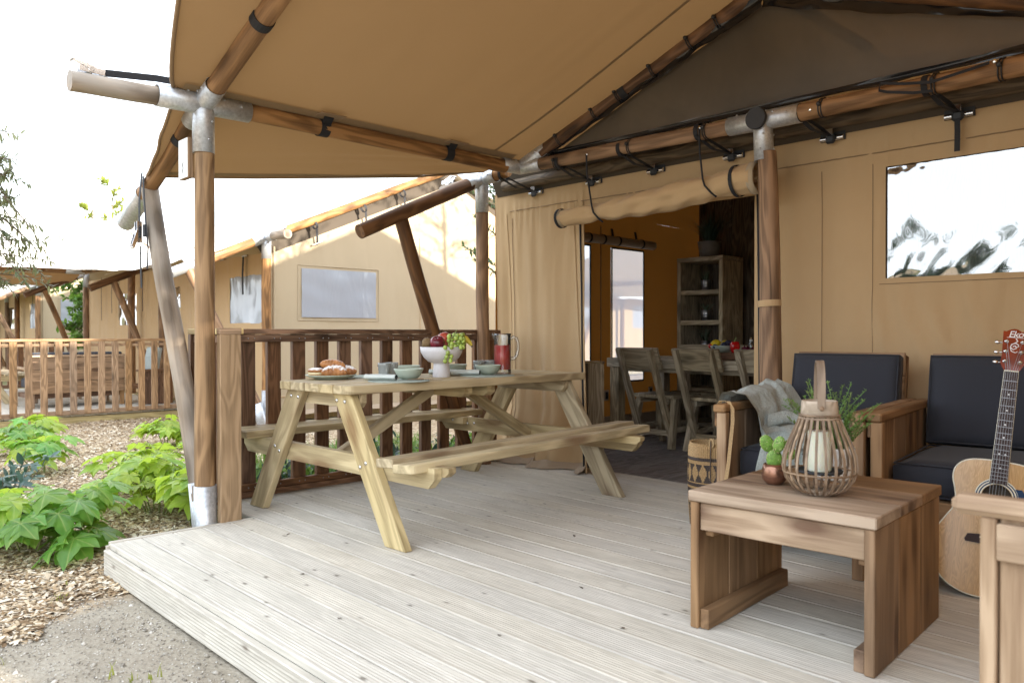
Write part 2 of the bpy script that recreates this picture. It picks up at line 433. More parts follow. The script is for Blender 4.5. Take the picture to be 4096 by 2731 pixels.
M['scaffold'] = wood('grey_scaffold_wood', (.44, .365, .245), (.26, .205, .13), kn=.17, kscale=(2.8, 8, 8), var=.14)
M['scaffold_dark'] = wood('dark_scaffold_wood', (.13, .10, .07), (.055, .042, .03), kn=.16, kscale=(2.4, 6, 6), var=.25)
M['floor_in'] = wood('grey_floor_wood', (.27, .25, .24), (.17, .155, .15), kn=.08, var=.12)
M['galv'] = plain('galvanised_steel', (.50, .52, .55), .42, .65, nscale=60, namp=.22, bstr=.06, bscale=120)
M['steel'] = plain('bright_steel', (.70, .71, .73), .18, 1.0)
M['chrome'] = plain('chrome', (.85, .86, .88), .08, 1.0)
M['tin'] = plain('zinc_tin', (.32, .32, .33), .32, .9, nscale=30, namp=.15)
M['black'] = plain('black_webbing', (.012, .013, .017), .75, nscale=400, namp=.4)
M['rubber'] = plain('black_plastic', (.02, .022, .026), .5)
M['cap'] = plain('dark_grey_cap', (.03, .032, .038), .65, bstr=.1)
M['canvas'] = fabric('tan_canvas', (.55, .385, .215), trans=(.52, .33, .14), tw=.12, blotch=.06, folds=(2.6, 2.6, .55), fdist=.085)
M['canvas_roof'] = fabric('ochre_roof_canvas', (.30, .202, .118), trans=(.64, .32, .10), tw=.075, blotch=.05, amp=.08, folds=(.7, 1.7, .7), fdist=.05)
M['canvas_seam'] = fabric('roof_seam_canvas', (.275, .19, .105), trans=(.30, .17, .06), tw=.02, blotch=.05)
M['canvas_out'] = fabric('cream_canvas', (.47, .385, .265), trans=(.55, .38, .18), tw=.15, blotch=.05, folds=(1.6, 1.6, .6), fdist=.08)
M['canvas_white'] = fabric('pale_roof_canvas', (.80, .78, .74), trans=(.6, .38, .15), tw=.03, blotch=.03)
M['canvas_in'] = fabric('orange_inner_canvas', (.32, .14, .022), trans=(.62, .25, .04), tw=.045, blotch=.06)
M['canvas_skirt'] = fabric('grey_skirt_canvas', (.36, .28, .20), blotch=.12)
M['navy'] = fabric('navy_cushion_fabric', (.038, .041, .052), weave=700, amp=.35, blotch=.05, bstr=.35)
M['throw'] = fabric('grey_green_throw', (.36, .40, .385), weave=190, amp=.55, blotch=.12, bstr=.9, folds=(14, 14, 9), fdist=.03)
M['sage'] = plain('sage_ceramic', (.40, .45, .37), .42, nscale=30, namp=.06)
M['whitecer'] = plain('matt_white_ceramic', (.66, .64, .66), .6, nscale=120, namp=.05, bstr=.12, bscale=220)
M['napkin'] = fabric('sage_napkin', (.60, .65, .62), weave=1200, amp=.1)
M['mat'] = fabric('sage_woven_mat', (.36, .42, .37), weave=300, amp=.5, bstr=.9)
M['candle'] = plain('cream_wax', (.80, .80, .66), .45, sss=.3)
M['bamboo'] = wood('bamboo_strip', (.33, .24, .165), (.20, .14, .095), kn=.05, var=.2, rough=.5)
M['bamboo_pale'] = wood('pale_bamboo', (.50, .42, .34), (.36, .29, .22), kn=.05, var=.05)
M['copper'] = plain('hammered_copper_glaze', (.33, .17, .115), .22, .75, nscale=14, namp=.5, bstr=.5, bscale=55)
M['cactus'] = plain('cactus_skin', (.16, .30, .05), .5, nscale=110, namp=.45)
M['herb'] = leafmat('herb_leaf', (.17, .31, .09), (.30, .45, .15), (.3, .45, .1), .3, .5)
M['planter'] = plain('white_ribbed_ceramic', (.78, .79, .78), .35)
M['basket_lt'] = plain('straw_weave', (.42, .28, .135), .65, nscale=160, namp=.35)
M['basket_dk'] = plain('dark_dyed_weave', (.065, .048, .042), .6, nscale=160, namp=.35)
M['cord'] = plain('straw_cord', (.44, .30, .15), .7, nscale=200, namp=.3)
M['pastry'] = plain('baked_pastry', (.40, .17, .05), .45, nscale=26, namp=.45, bstr=.35, bscale=60)
M['cream'] = plain('cream_filling', (.78, .66, .40), .5)
M['apple_red'] = plain('red_apple_skin', (.16, .018, .03), .25, nscale=12, namp=.6)
M['apple_bi'] = plain('blush_apple_skin', (.45, .08, .05), .25, nscale=9, namp=.5)
M['kiwi'] = plain('kiwi_skin', (.20, .13, .06), .8, nscale=90, namp=.3, bstr=.3, bscale=200)
M['grape'] = plain('green_grape', (.36, .47, .10), .22, nscale=20, namp=.15, sss=.3, rnd=.15)
M['banana'] = plain('banana_skin', (.62, .50, .06), .4, nscale=20, namp=.2)
M['stalk'] = plain('green_stalk', (.20, .26, .08), .6)
M['lemon'] = plain('lemon_skin', (.72, .52, .02), .4, bstr=.2, bscale=90)
M['pepper'] = plain('red_pepper_skin', (.55, .012, .012), .12, coat=.5)
M['plum'] = plain('blue_plum_skin', (.02, .025, .06), .45, nscale=30, namp=.4)
M['onion'] = plain('red_onion_skin', (.10, .012, .03), .25)
M['gtop'] = wood('spruce_guitar_top', (.60, .37, .155), (.52, .30, .11), kn=.0, var=.0, ring=60, streak=.8, rough=.16, spec=.6, bstr=.02)
M['gside'] = plain('guitar_side_lacquer', (.20, .08, .03), .2, nscale=10, namp=.3)
M['gneck'] = wood('rosewood_fingerboard', (.055, .032, .028), (.035, .02, .018), kn=0, var=0, rough=.45)
M['ghead'] = plain('red_mahogany_lacquer', (.20, .03, .008), .15, nscale=14, namp=.4, coat=.4)
M['ivory'] = plain('ivory_binding', (.75, .73, .60), .4)
M['pearl'] = plain('pearl_inlay', (.8, .8, .8), .25)
M['guard'] = plain('blue_black_pickguard', (.025, .055, .12), .15)
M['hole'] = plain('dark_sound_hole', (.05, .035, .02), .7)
M['cap2'] = plain('grey_glazed_pot', (.16, .155, .145), .5)
M['white'] = plain('white_paint', (.78, .78, .76), .55)
M['ply'] = wood('plywood_edge', (.30, .18, .09), (.19, .11, .05), kn=0, var=0)
M['bark'] = plain('grey_bark', (.13, .10, .075), .9, nscale=40, namp=.4, bstr=.6, bscale=60)
M['stem'] = plain('green_plant_stem', (.20, .22, .07), .6)
M['fatsia'] = leafmat('palmate_leaf', (.20, .34, .045), (.38, .50, .07), (.55, .72, .08), .45, .34, 14, True)
M['fatsia_dk'] = leafmat('green_palmate_leaf', (.11, .26, .05), (.20, .38, .07), (.35, .6, .08), .42, .32, 14, True)
M['laurel'] = leafmat('dark_blue_green_leaf', (.035, .075, .06), (.06, .11, .085), (.1, .2, .12), .2, .35)
M['olive'] = leafmat('olive_leaf', (.12, .15, .09), (.25, .25, .15), (.32, .34, .14), .3, .4)
M['oak'] = leafmat('oak_leaf', (.05, .12, .025), (.12, .22, .04), (.25, .42, .06), .38, .4)
M['ash'] = leafmat('grey_green_leaf', (.06, .105, .06), (.11, .16, .085), (.2, .3, .1), .3, .4)
M['grass'] = leafmat('grass_blade', (.07, .15, .03), (.14, .23, .05), (.25, .4, .07), .35, .5)
M['sapling'] = leafmat('yellow_green_leaf', (.16, .20, .03), (.26, .27, .05), (.5, .5, .1), .35, .5)
M['aloe'] = leafmat('aloe_leaf', (.06, .10, .06), (.14, .18, .12), (.1, .15, .1), .1, .4)
# mesh gable: dark see-through net
def netmat():
    m, nt, p, o = newmat('dark_mosquito_net')
    n = noise_t(nt, grain_vec(nt, rnd=False), 1.4, 4, .6, .6)
    LK(nt, ramp(nt, n, [(.3, (.055, .052, .047)), (.7, (.105, .090, .072))]).outputs[0], p.inputs['Base Color'])
    p.inputs['Roughness'].default_value = .5; p.inputs['Specular IOR Level'].default_value = .4
    bump(nt, p, n, .35, .05)
    t = N(nt, 'ShaderNodeBsdfTransparent'); t.inputs[0].default_value = (.75, .72, .7, 1)
    mx = N(nt, 'ShaderNodeMixShader'); mx.inputs[0].default_value = .10
    LK(nt, p.outputs[0], mx.inputs[1]); LK(nt, t.outputs[0], mx.inputs[2]); LK(nt, mx.outputs[0], o.inputs[0]); return m
M['net'] = netmat()
M['blackfilm'] = plain('black_glossy_film', (.010, .011, .014), .22, bstr=.5, bscale=12)
M['vinyl'] = vinyl('wrinkled_clear_vinyl', .31, (.5, .52, .52), 2.2, (1.0, 1, .42), .22, .022, hz_=.05)
M['vinyl_clear'] = vinyl('clear_vinyl', .04, (.42, .46, .52), 3, (1, 1, .5), .25, .01, haze=(.66, .68, .78), hz_=.45, thru=True)
M['vinyl_grey'] = vinyl('grey_backed_vinyl', .05, (.40, .43, .48), 3.2, (1, 1, .4), .45, .03, haze=(.34, .375, .43), hz_=.88, rough=.16)
def clearglass(name, tint=(.98, .99, .99), white=.05, fr_=1.45, base=.05):
    m, nt, p, o = newmat(name); nt.nodes.remove(p)
    tr = N(nt, 'ShaderNodeBsdfTransparent'); tr.inputs[0].default_value = (*tint, 1)
    gl = N(nt, 'ShaderNodeBsdfGlossy'); gl.inputs['Roughness'].default_value = .02
    df = N(nt, 'ShaderNodeBsdfDiffuse'); df.inputs[0].default_value = (.8, .86, .84, 1)
    m0 = N(nt, 'ShaderNodeMixShader'); m0.inputs[0].default_value = white; LK(nt, tr.outputs[0], m0.inputs[1]); LK(nt, df.outputs[0], m0.inputs[2])
    fr = N(nt, 'ShaderNodeFresnel'); fr.inputs[0].default_value = fr_
    mx = N(nt, 'ShaderNodeMixShader'); LK(nt, mth(nt, 'ADD', fr.outputs[0], base, clamp=True), mx.inputs[0]); LK(nt, m0.outputs[0], mx.inputs[1]); LK(nt, gl.outputs[0], mx.inputs[2]); LK(nt, mx.outputs[0], o.inputs[0])
    return m
M['glass'] = clearglass('clear_glass')
M['glass_cut'] = clearglass('pressed_glass', (.98, .99, .985), .34, 1.5, .05)
M['juice'] = plain('red_juice', (.62, .006, .010), .3)
# icing sugar sits on faces that look up
def sugar():
    m, nt, p, o = newmat('sugared_pastry')
    g = N(nt, 'ShaderNodeNewGeometry'); sx = N(nt, 'ShaderNodeSeparateXYZ'); LK(nt, g.outputs['Normal'], sx.inputs[0])
    n = noise_t(nt, grain_vec(nt), 55, 4)
    k = mth(nt, 'ADD', sx.outputs[2], mth(nt, 'MULTIPLY', mth(nt, 'SUBTRACT', n, .5), 1.6))
    f = ramp(nt, k, [(.45, 0.0), (.85, 1.0)]).outputs[0]
    b = ramp(nt, noise_t(nt, grain_vec(nt), 22, 4), [(.3, (.22, .075, .02)), (.7, (.50, .22, .07))]).outputs[0]
    LK(nt, mixc(nt, f, b, (.86, .84, .82)), p.inputs['Base Color']); p.inputs['Roughness'].default_value = .55
    bump(nt, p, n, .3, .002); return m
M['sugar'] = sugar()
# ground: pale bark chips, and grey sandy grit near the deck's front corner
def groundmat():
    m, nt, p, o = newmat('ground_soil')
    a = N(nt, 'ShaderNodeAttribute'); a.attribute_name = 'grain'; v = a.outputs['Vector']
    sx = N(nt, 'ShaderNodeSeparateXYZ'); LK(nt, v, sx.inputs[0])
    vo = N(nt, 'ShaderNodeTexVoronoi'); vo.inputs['Scale'].default_value = 42; LK(nt, v, vo.inputs['Vector'])
    chips = ramp(nt, mth(nt, 'ADD', mth(nt, 'MULTIPLY', vo.outputs['Color'], .5), mth(nt, 'MULTIPLY', noise_t(nt, v, 6, 4), .5)), [(.25, (.16, .11, .07)), (.5, (.38, .29, .19)), (.75, (.58, .49, .37))]).outputs[0]
    sand = ramp(nt, mth(nt, 'ADD', mth(nt, 'MULTIPLY', noise_t(nt, v, 90, 5, .7), .55), mth(nt, 'MULTIPLY', noise_t(nt, v, 5, 4), .45)), [(.3, (.25, .215, .165)), (.55, (.375, .335, .27)), (.75, (.47, .43, .36))]).outputs[0]
    k = mth(nt, 'ADD', mth(nt, 'MULTIPLY', sx.outputs[0], 1.0), mth(nt, 'ADD', mth(nt, 'MULTIPLY', sx.outputs[1], .30), mth(nt, 'MULTIPLY', mth(nt, 'SUBTRACT', noise_t(nt, v, 3.5, 4), .5), .6)))
    f = ramp(nt, mth(nt, 'ADD', k, 3.82), [(0.42, 0.0), (.58, 1.0)]).outputs[0]
    far = ramp(nt, noise_t(nt, v, .35, 4), [(.35, (.08, .11, .035)), (.65, (.20, .16, .09))]).outputs[0]
    d = mth(nt, 'MULTIPLY', mth(nt, 'SUBTRACT', mth(nt, 'ABSOLUTE', mth(nt, 'ADD', sx.outputs[0], 5.0)), 9.0), .2, clamp=True)
    c = mixc(nt, d, mixc(nt, f, chips, sand), far)
    LK(nt, c, p.inputs['Base Color']); p.inputs['Roughness'].default_value = .95; p.inputs['Specular IOR Level'].default_value = .1
    bump(nt, p, mth(nt, 'ADD', noise_t(nt, v, 60, 5, .7), vo.outputs['Distance']), .6, .012); return m
M['ground'] = groundmat()
def chipmat():
    m, nt, p, o = newmat('bark_chip')
    a = N(nt, 'ShaderNodeAttribute'); a.attribute_name = 'tone'
    c = ramp(nt, a.outputs['Fac'], [(0, (.14, .09, .05)), (.25, (.34, .235, .135)), (.6, (.53, .42, .28)), (1, (.74, .67, .55))]).outputs[0]
    LK(nt, c, p.inputs['Base Color']); p.inputs['Roughness'].default_value = .85; p.inputs['Specular IOR Level'].default_value = .15; return m
M['chip'] = chipmat()
def stonemat():
    m, nt, p, o = newmat('grit_stone')
    a = N(nt, 'ShaderNodeAttribute'); a.attribute_name = 'tone'
    LK(nt, ramp(nt, a.outputs['Fac'], [(0, (.20, .18, .15)), (.5, (.36, .33, .28)), (1, (.62, .59, .54))]).outputs[0], p.inputs['Base Color']); p.inputs['Roughness'].default_value = .8; return m
M['stone'] = stonemat()
# ------------------------------------------------------------------ ground
GZ = -0.155
def gh(x, y): return GZ + .018*noise.noise((x*1.1, y*1.1, 0)) + .008*noise.noise((x*4, y*4, 3))
xs = np.concatenate([[-400, -120, -60, -35, -24, -18], np.arange(-14, -2.0, .12), [-1.5, -.5, 2, 6, 12, 30, 80, 300]])
ys = np.concatenate([[-300, -80, -30, -12, -6, -3, -1.5], np.arange(-.6, 6.6, .12), [8, 12, 18, 30, 70, 200, 500]])
v = [(x, y, gh(x, y)) for y in ys for x in xs]; nx = len(xs)
f = [(j*nx+i, j*nx+i+1, (j+1)*nx+i+1, (j+1)*nx+i) for j in range(len(ys)-1) for i in range(nx-1)]
put('ground', mesh('ground', v, f, smooth=True), M['ground'], kind='structure')

# ------------------------------------------------------------------ our deck: grooved boards, front and side fascia
def grooved(L, w, t, n=9, gd=.0016, both=False):
    """decking board, length along x, rounded grooves on top"""
    key = ('gr', round(L, 3), w, t, n)
    if key in _cache: return _cache[key]
    prof = [(-w/2, -t/2), (-w/2, t/2-.004), (-w/2+.004, t/2)]
    u0, u1 = -w/2+.012, w/2-.012; p = (u1-u0)/n
    for i in range(n):
        a = u0+p*i
        prof += [(a, t/2), (a+p*.24, t/2-gd*.6), (a+p*.5, t/2-gd), (a+p*.76, t/2-gd*.6)]
    prof += [(w/2-.004, t/2), (w/2, t/2-.004), (w/2, -t/2)]
    k = len(prof); nx = max(1, int(L/.6)); v = []; fc = []
    for i in range(nx+1):
        for (y, z) in prof: v.append((-L/2+L*i/nx, y, z))
    for i in range(nx):
        for j in range(k):
            q = (j+1) % k; fc.append((i*k+j, i*k+q, (i+1)*k+q, (i+1)*k+j))
    fc.append(tuple(range(k))); fc.append(tuple(nx*k+j for j in range(k-1, -1, -1)))
    _cache[key] = mesh('decking', v, fc); return _cache[key]
def settle(o): o['kind'] = 'structure'; return o
deck = bpy.data.objects.new('deck', None); COL.objects.link(deck); WM[deck] = Matrix.Identity(4); settle(deck)
rnd = random.Random(3)
PITCH, BW = .1475, .1425
y = 1.192+BW/2; k = 0
while y < 4.46:
    x0 = -4.035 if y < 1.80 else (-4.03 if y < 1.92 else -4.66)
    x1 = .72
    if y+BW/2 > 4.455: break
    L = x1-x0
    put('deck_board', grooved(round(L, 3), BW, .027), M['deck'], deck, T((x0+x1)/2, y, -.0135+rnd.uniform(-.0012, .0012), rx=PI if False else 0))
    y += PITCH; k += 1
# last rib of decking up to the threshold
put('deck_board', grooved(5.38, .045, .027, 2), M['deck'], deck, T(-1.97, 4.425, -.0135))
# fascia boards with grooves facing out
fm = grooved(4.755, .118, .026, 7)
put('fascia_board', fm, M['fascia'], deck, T(-1.6575, 1.176, -.086) @ Euler((R(90), 0, 0)).to_matrix().to_4x4())
fs = grooved(.74, .118, .026, 7)
put('fascia_board', fs, M['fascia'], deck, T(-4.052, 1.55, -.072) @ Euler((R(90), 0, R(-90))).to_matrix().to_4x4())
block(deck, 'edge_strip', M['fascia'], (-4.062, 1.192, -.02), (-4.037, 1.915, .004))
for xx in (-3.9, -2.6, -1.3, .0): block(deck, 'joist', M['fascia_green'], (xx-.03, 1.25, -.150), (xx+.03, 4.4, -.029))
# ------------------------------------------------------------------ floor inside the tent, boards running to the back
fl = bpy.data.objects.new('interior_floor', None); COL.objects.link(fl); WM[fl] = Matrix.Identity(4); settle(fl)
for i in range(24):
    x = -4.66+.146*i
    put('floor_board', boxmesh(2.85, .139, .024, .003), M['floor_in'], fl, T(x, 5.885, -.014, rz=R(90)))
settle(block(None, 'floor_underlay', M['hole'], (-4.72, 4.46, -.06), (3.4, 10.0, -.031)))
block(fl, 'threshold', M['floor_in'], (-4.66, 4.447, -.03), (.7, 4.457, -.002))

# ------------------------------------------------------------------ bark chips and grit
def scatter_quads(name, mat, pts, size, asp, tilt, lift, seed, solid=False):
    r = np.random.RandomState(seed); n = len(pts)
    s = size[0]+(size[1]-size[0])*r.rand(n)**2; a = r.rand(n)*2*PI; w = s*(asp[0]+(asp[1]-asp[0])*r.rand(n))
    tx, ty = (r.rand(n)-.5)*2*tilt, (r.rand(n)-.5)*2*tilt
    ex = np.stack([np.cos(a), np.sin(a), tx], 1)*s[:, None]/2; ey = np.stack([-np.sin(a), np.cos(a), ty], 1)*w[:, None]/2
    P = pts.copy(); P[:, 2] += lift[0]+(lift[1]-lift[0])*r.rand(n)
    j = lambda: 1+.5*(r.rand(n, 1)-.5)
    ez = np.zeros((n, 3)); ez[:, 2] = s*.10*(1 if not solid else 3.2)
    if not solid:
        V = np.stack([P-ex*j()-ey*j(), P+ex*j()-ey*j(), P+ex*j()+ey*j(), P-ex*j()+ey*j(), P+ez*1.2], 1).reshape(-1, 3)
        F = np.array([[0, 1, 4], [1, 2, 4], [2, 3, 4], [3, 0, 4]]); k = 5
    else:
        V = np.stack([P-ex*j(), P-ey*j(), P+ex*j(), P+ey*j(), P+ez, P-ez], 1).reshape(-1, 3)
        F = np.array([[0, 1, 4], [1, 2, 4], [2, 3, 4], [3, 0, 4], [1, 0, 5], [2, 1, 5], [3, 2, 5], [0, 3, 5]]); k = 6
    FF = (F[None]+np.arange(n)[:, None, None]*k).reshape(-1, 3)
    me = bpy.data.meshes.new(name); me.vertices.add(len(V)); me.vertices.foreach_set('co', V.astype(np.float32).ravel())
    me.loops.add(FF.size); me.loops.foreach_set('vertex_index', FF.astype(np.int32).ravel())
    me.polygons.add(len(FF)); me.polygons.foreach_set('loop_start', np.arange(0, FF.size, 3, dtype=np.int32))
    at = me.attributes.new('tone', 'FLOAT', 'POINT'); at.data.foreach_set('value', np.repeat(r.rand(n), k).astype(np.float32))
    me.update(calc_edges=True)
    return put(name, me, mat, kind='stuff')
def gpts(n, x0, x1, y0, y1, seed, keep):
    r = np.random.RandomState(seed); x = x0+(x1-x0)*r.rand(n); y = y0+(y1-y0)*r.rand(n)
    m = np.array([keep(a, b) for a, b in zip(x, y)]); x, y = x[m], y[m]
    return np.array([(a, b, gh(a, b)) for a, b in zip(x, y)])
def edge_(a, b): return a+.30*b+3.82+.6*(noise.noise((a*3.5, b*3.5, 0)))*.5
on_chips = lambda a, b: edge_(a, b) < .5 and not (a > -4.06 and b > 1.16) and not (a > -4.68 and b > 1.95) and a > -11.3
cp = np.concatenate([gpts(42000, -5.2, -3.3, .1, 2.4, 1, on_chips), gpts(42000, -8.4, -5.2, .4, 4.6, 2, on_chips), gpts(16000, -11.2, -8.4, .8, 4.4, 3, on_chips)])
scatter_quads('bark_chips', M['chip'], cp, (.010, .042), (.25, .6), .45, (.001, .016), 4)
gp = gpts(12000, -4.4, -1.9, .0, 1.18, 5, lambda a, b: b < 1.15 and edge_(a, b) > .42 and (noise.noise((a*2, b*2, 7)) > -.35 or a*7 % 1 > .6))
scatter_quads('grit', M['stone'], gp, (.003, .013), (.6, 1), .3, (0, .003), 6, solid=True)
gp2 = gpts(900, -4.9, -2.0, .1, 2.3, 8, lambda a, b: not (a > -4.07 and b > 1.15))
scatter_quads('pebbles', M['stone'], gp2, (.012, .03), (.6, 1), .4, (0, .005), 9, solid=True)
# ------------------------------------------------------------------ tent builders
TW = {}
def joint(parent, arms, mat=None, r=.056, n=16):
    """galvanised corner fitting: one welded piece of sleeves; arms = [(centre, end)]"""
    b = MB()
    for (p0, p1) in arms:
        M_, L = frame(p0, p1)
        v, f = lathe_vf([(r*.985, -L/2), (r, -L/2+.002), (r, L/2), (r-.004, L/2), (r-.004, L/2-.03)], n)
        v = [(z, x, y) for (x, y, z) in v]; b.add(v, f, M_, smooth=True)
        for t in (.25, .62):
            for s_ in (.7, 2.4):
                bv, bf = ball_vf(.007, .007, .007, 8, 5)
                b.add(bv, bf, M_ @ T((t-.5)*L+.25*L*.5, r*math.cos(s_+t), r*math.sin(s_+t)), smooth=True)
        if len(arms) > 2:
            bv, bf = ball_vf(r, r, r, 16, 9); b.add(bv, bf, T(*p0), smooth=True)
    return put('metal_joint', b.mesh('metal_joint'), mat or M['galv'], parent)
def band(parent, c, axis, r, w=.03, mat=None, name='strap_band', n=20, t=.003):
    """webbing wrapped once round a pole"""
    M_, L = frame(Vector(c)-Vector(axis).normalized()*w/2, Vector(c)+Vector(axis).normalized()*w/2)
    v, f = lathe_vf([(r, -w/2), (r+t, -w/2), (r+t, w/2), (r, w/2)], n); v = [(z, x, y) for (x, y, z) in v]
    return put(name, mesh('band', v, f, smooth=False), mat or M['black'], parent, M_)
def ratchet(parent, c, axis, up, s=1.0):
    """strap tensioner: two cheek plates, a spindle drum and a lever"""
    M_, L = frame(Vector(c)-Vector(axis)*.05*s, Vector(c)+Vector(axis)*.05*s, up); b = MB()
    for sy in (-.018, .018):
        v, f = box_vf(.10*s, .003, .03, .001); b.add(v, f, M_ @ T(0, sy, .015))
        v, f = box_vf(.085*s, .003, .022, .001); b.add(v, f, M_ @ T(.03*s, sy*1.2, .035, ry=R(-18)))
    v, f, g = tube_vf([(0, -.024, .018), (0, .024, .018)], .013, 10); b.add(v, f, M_, smooth=False)
    v, f, g = tube_vf([(.075*s, -.026, .05), (.075*s, .026, .05)], .007, 8); b.add(v, f, M_)
    v, f = lathe_vf([(.002, -.002), (.016, -.002), (.016, .002), (.002, .002)], 12); v = [(x, z, y) for (x, y, z) in v]
    for sy in (-.022, .022): b.add(v, f, M_ @ T(0, sy, .018))
    return put('ratchet', b.mesh('ratchet'), M['steel'], parent)
def cord_tie(parent, c, axis, r):
    """double elastic loop with its toggle ball round a pole"""
    M_, L = frame(Vector(c)-Vector(axis).normalized()*.01, Vector(c)+Vector(axis).normalized()*.01); b = MB()
    for dx in (-.007, .007):
        pts = [(dx+.004*math.sin(a), (r+.004)*math.cos(a), (r+.004)*math.sin(a)) for a in np.linspace(0, 2*PI, 22)[:-1]]
        v, f, g = tube_vf(pts, .0035, 5, closed=True); b.add(v, f, M_, smooth=True)
    v, f = ball_vf(.013, .013, .013, 8, 6); b.add(v, f, M_ @ T(0, -(r+.012), .010), smooth=True)
    return put('elastic_tie', b.mesh('elastic_tie'), M['rubber'], parent)
def strip(parent, pts, w, mat=None, name='strap', side=(1, 0, 0), t=.0025, label=None):
    """flat webbing along pts, w wide along 'side'"""
    s = Vector(side).normalized()*w/2; v = []; f = []
    P = [Vector(p) for p in pts]
    for k, p in enumerate(P):
        d = (P[min(k+1, len(P)-1)]-P[max(k-1, 0)]).normalized(); nn = d.cross(s).normalized()*t/2
        v += [p-s-nn, p+s-nn, p+s+nn, p-s+nn]
    for k in range(len(P)-1):
        for j in range(4): f.append((k*4+j, k*4+(j+1) % 4, k*4+4+(j+1) % 4, k*4+4+j))
    f += [(3, 2, 1, 0), tuple(len(v)-4+j for j in range(4))]
    return put(name, mesh('strap', v, f), mat or M['black'], parent, label=label)
def wrinkle(x, y, z, a, fx, fy, o=0): return a*noise.noise((x*fx+o, y*fy, z))

# ------------------------------------------------------------------ our tent
tent = thing('safari_tent', 'open safari lodge tent with ochre awning over the picnic table', 'tent', (-.6, 4.6, -.1), group=None)
BX, FY, BZ = -4.12, 1.685, 2.21          # left eave beam, front frame, eave height
RX, RZ, SL = -2.19, 2.905, .36           # porch ridge
PY = 4.016                               # pole line of the facade
J1 = Vector((BX, FY, BZ)); J2 = Vector((-4.545, PY, 2.19)); J3 = Vector((BX, PY, 2.212)); JT = Vector((-2.194, PY, 2.178))
# front left frame
log(tent, 'log_post', M['log_post'], (-4.118, FY, .18), (-4.12, FY, 2.0), .0515, .050, seed=1)
joint(tent, [((-4.118, FY, -.16), (-4.118, FY, .20))], r=.0575)
log(tent, 'log_strut', M['log_grey'], (-4.235, FY+.03, .10), (-4.935, FY, 1.915), .055, .049, seed=2, label='weathered grey slanted strut')
joint(tent, [((-4.19, FY+.03, -.15), (-4.272, FY+.03, .19))], r=.058)
log(tent, 'log_beam', M['log'], (BX, FY+.22, 2.214), (BX, 3.86, 2.203), .046, seed=3)
log(tent, 'log_stub', M['log_grey'], (BX, 1.05, 2.187), (BX, 1.49, 2.205), .049, .047, seed=4, label='weathered beam end jutting out past the corner')
sdir = Vector((-1.22, 0, -.494)).normalized(); rdir = Vector((1, 0, SL)).normalized()
log(tent, 'log_rafter', M['log'], J1+rdir*.14, (RX, FY, RZ), .05, .047, seed=5)
log(tent, 'log_rafter', M['log'], J1+sdir*.12, J1+sdir*1.0, .048, seed=6)
joint(tent, [(J1+sdir*.95, J1+sdir*1.33)], r=.054)
joint(tent, [(J1, (BX, FY-.24, 2.206)), (J1, (BX, FY+.25, 2.213)), (J1, J1+rdir*.17), (J1, J1+sdir*.17), (J1, (BX, FY, 1.95))])
for d in (.36, ): band(tent, J1+rdir*.72, rdir, .052, .05)
band(tent, J1+sdir*.33, sdir, .050, .05)
# facade poles
log(tent, 'log_beam', M['log'], (-3.93, PY, 2.207), (-2.40, PY, 2.180), .044, seed=7)
log(tent, 'log_beam', M['log'], (-1.985, PY, 2.176), (3.2, PY, 2.18), .047, seed=8)
log(tent, 'log_beam', M['log'], (-4.41, PY, 2.194), (-4.25, PY, 2.203), .042, seed=9)
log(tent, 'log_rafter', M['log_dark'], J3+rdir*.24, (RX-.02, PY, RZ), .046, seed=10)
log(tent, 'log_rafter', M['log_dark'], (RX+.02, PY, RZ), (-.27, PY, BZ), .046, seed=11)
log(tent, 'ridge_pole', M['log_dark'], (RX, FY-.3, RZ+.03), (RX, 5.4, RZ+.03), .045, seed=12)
log(tent, 'log_rafter', M['log'], (RX, FY, RZ), (-.27, FY, BZ), .048, seed=13)
log(tent, 'log_beam', M['log'], (-.27, FY-.5, BZ), (-.27, PY, BZ), .046, seed=14)
log(tent, 'log_post', M['log'], (-.27, FY, -.1), (-.27, FY, BZ), .052, seed=15)
joint(tent, [(J3, (BX, PY-.19, 2.213)), (J3, (-3.9, PY, 2.207)), (J3, J3+rdir*.29)], r=.050)
joint(tent, [(J2, (-4.545, PY, 1.93)), (J2, (-4.38, PY, 2.197)), (J2, (-4.545, PY-.15, 2.125))], r=.052)
log(tent, 'log_post', M['log'], (-4.515, PY, -.16), (-4.545, PY, 1.95), .050, .049, seed=16)
ex = Vector((0, -1.09, -.496)).normalized()
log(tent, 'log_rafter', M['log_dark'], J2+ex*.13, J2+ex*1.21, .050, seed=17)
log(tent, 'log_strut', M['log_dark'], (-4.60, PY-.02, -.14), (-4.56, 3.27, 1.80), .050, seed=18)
log(tent, 'log_stub', M['log_grey'], (-4.62, PY+.03, 2.19), (-5.06, PY+.03, 2.165), .046, seed=19)
ratchet(tent, (-4.99, PY+.02, 2.215), (1, 0, 0), (0, 0, 1))
joint(tent, [(JT, (-2.40, PY, 2.182)), (JT, (-1.975, PY, 2.176)), (JT, (-2.186, PY, 1.955)), (JT, (-2.194, PY-.06, 2.176))], r=.053)
v, f = lathe_vf([(.0, -.012), (.058, -.012), (.060, -.008), (.060, .010), (.0, .010)], 24); v = [(x, z, y) for (x, y, z) in v]
put('end_cap', mesh('end_cap', v, f), M['cap'], tent, T(-2.194, PY-.075, 2.176))
log(tent, 'log_post', M['log'], (-2.095, PY, 0), (-2.184, PY, 2.0), .066, .051, wob=.010, seed=21)
band(tent, (-2.15, PY, 1.165), (-.05, 0, 1), .060, .035, M['canvas'], 'cloth_band')
log(tent, 'wall_rail', M['scaffold_dark'], (-4.56, 4.27, 2.165), (3.2, 4.27, 2.175), .042, seed=22)
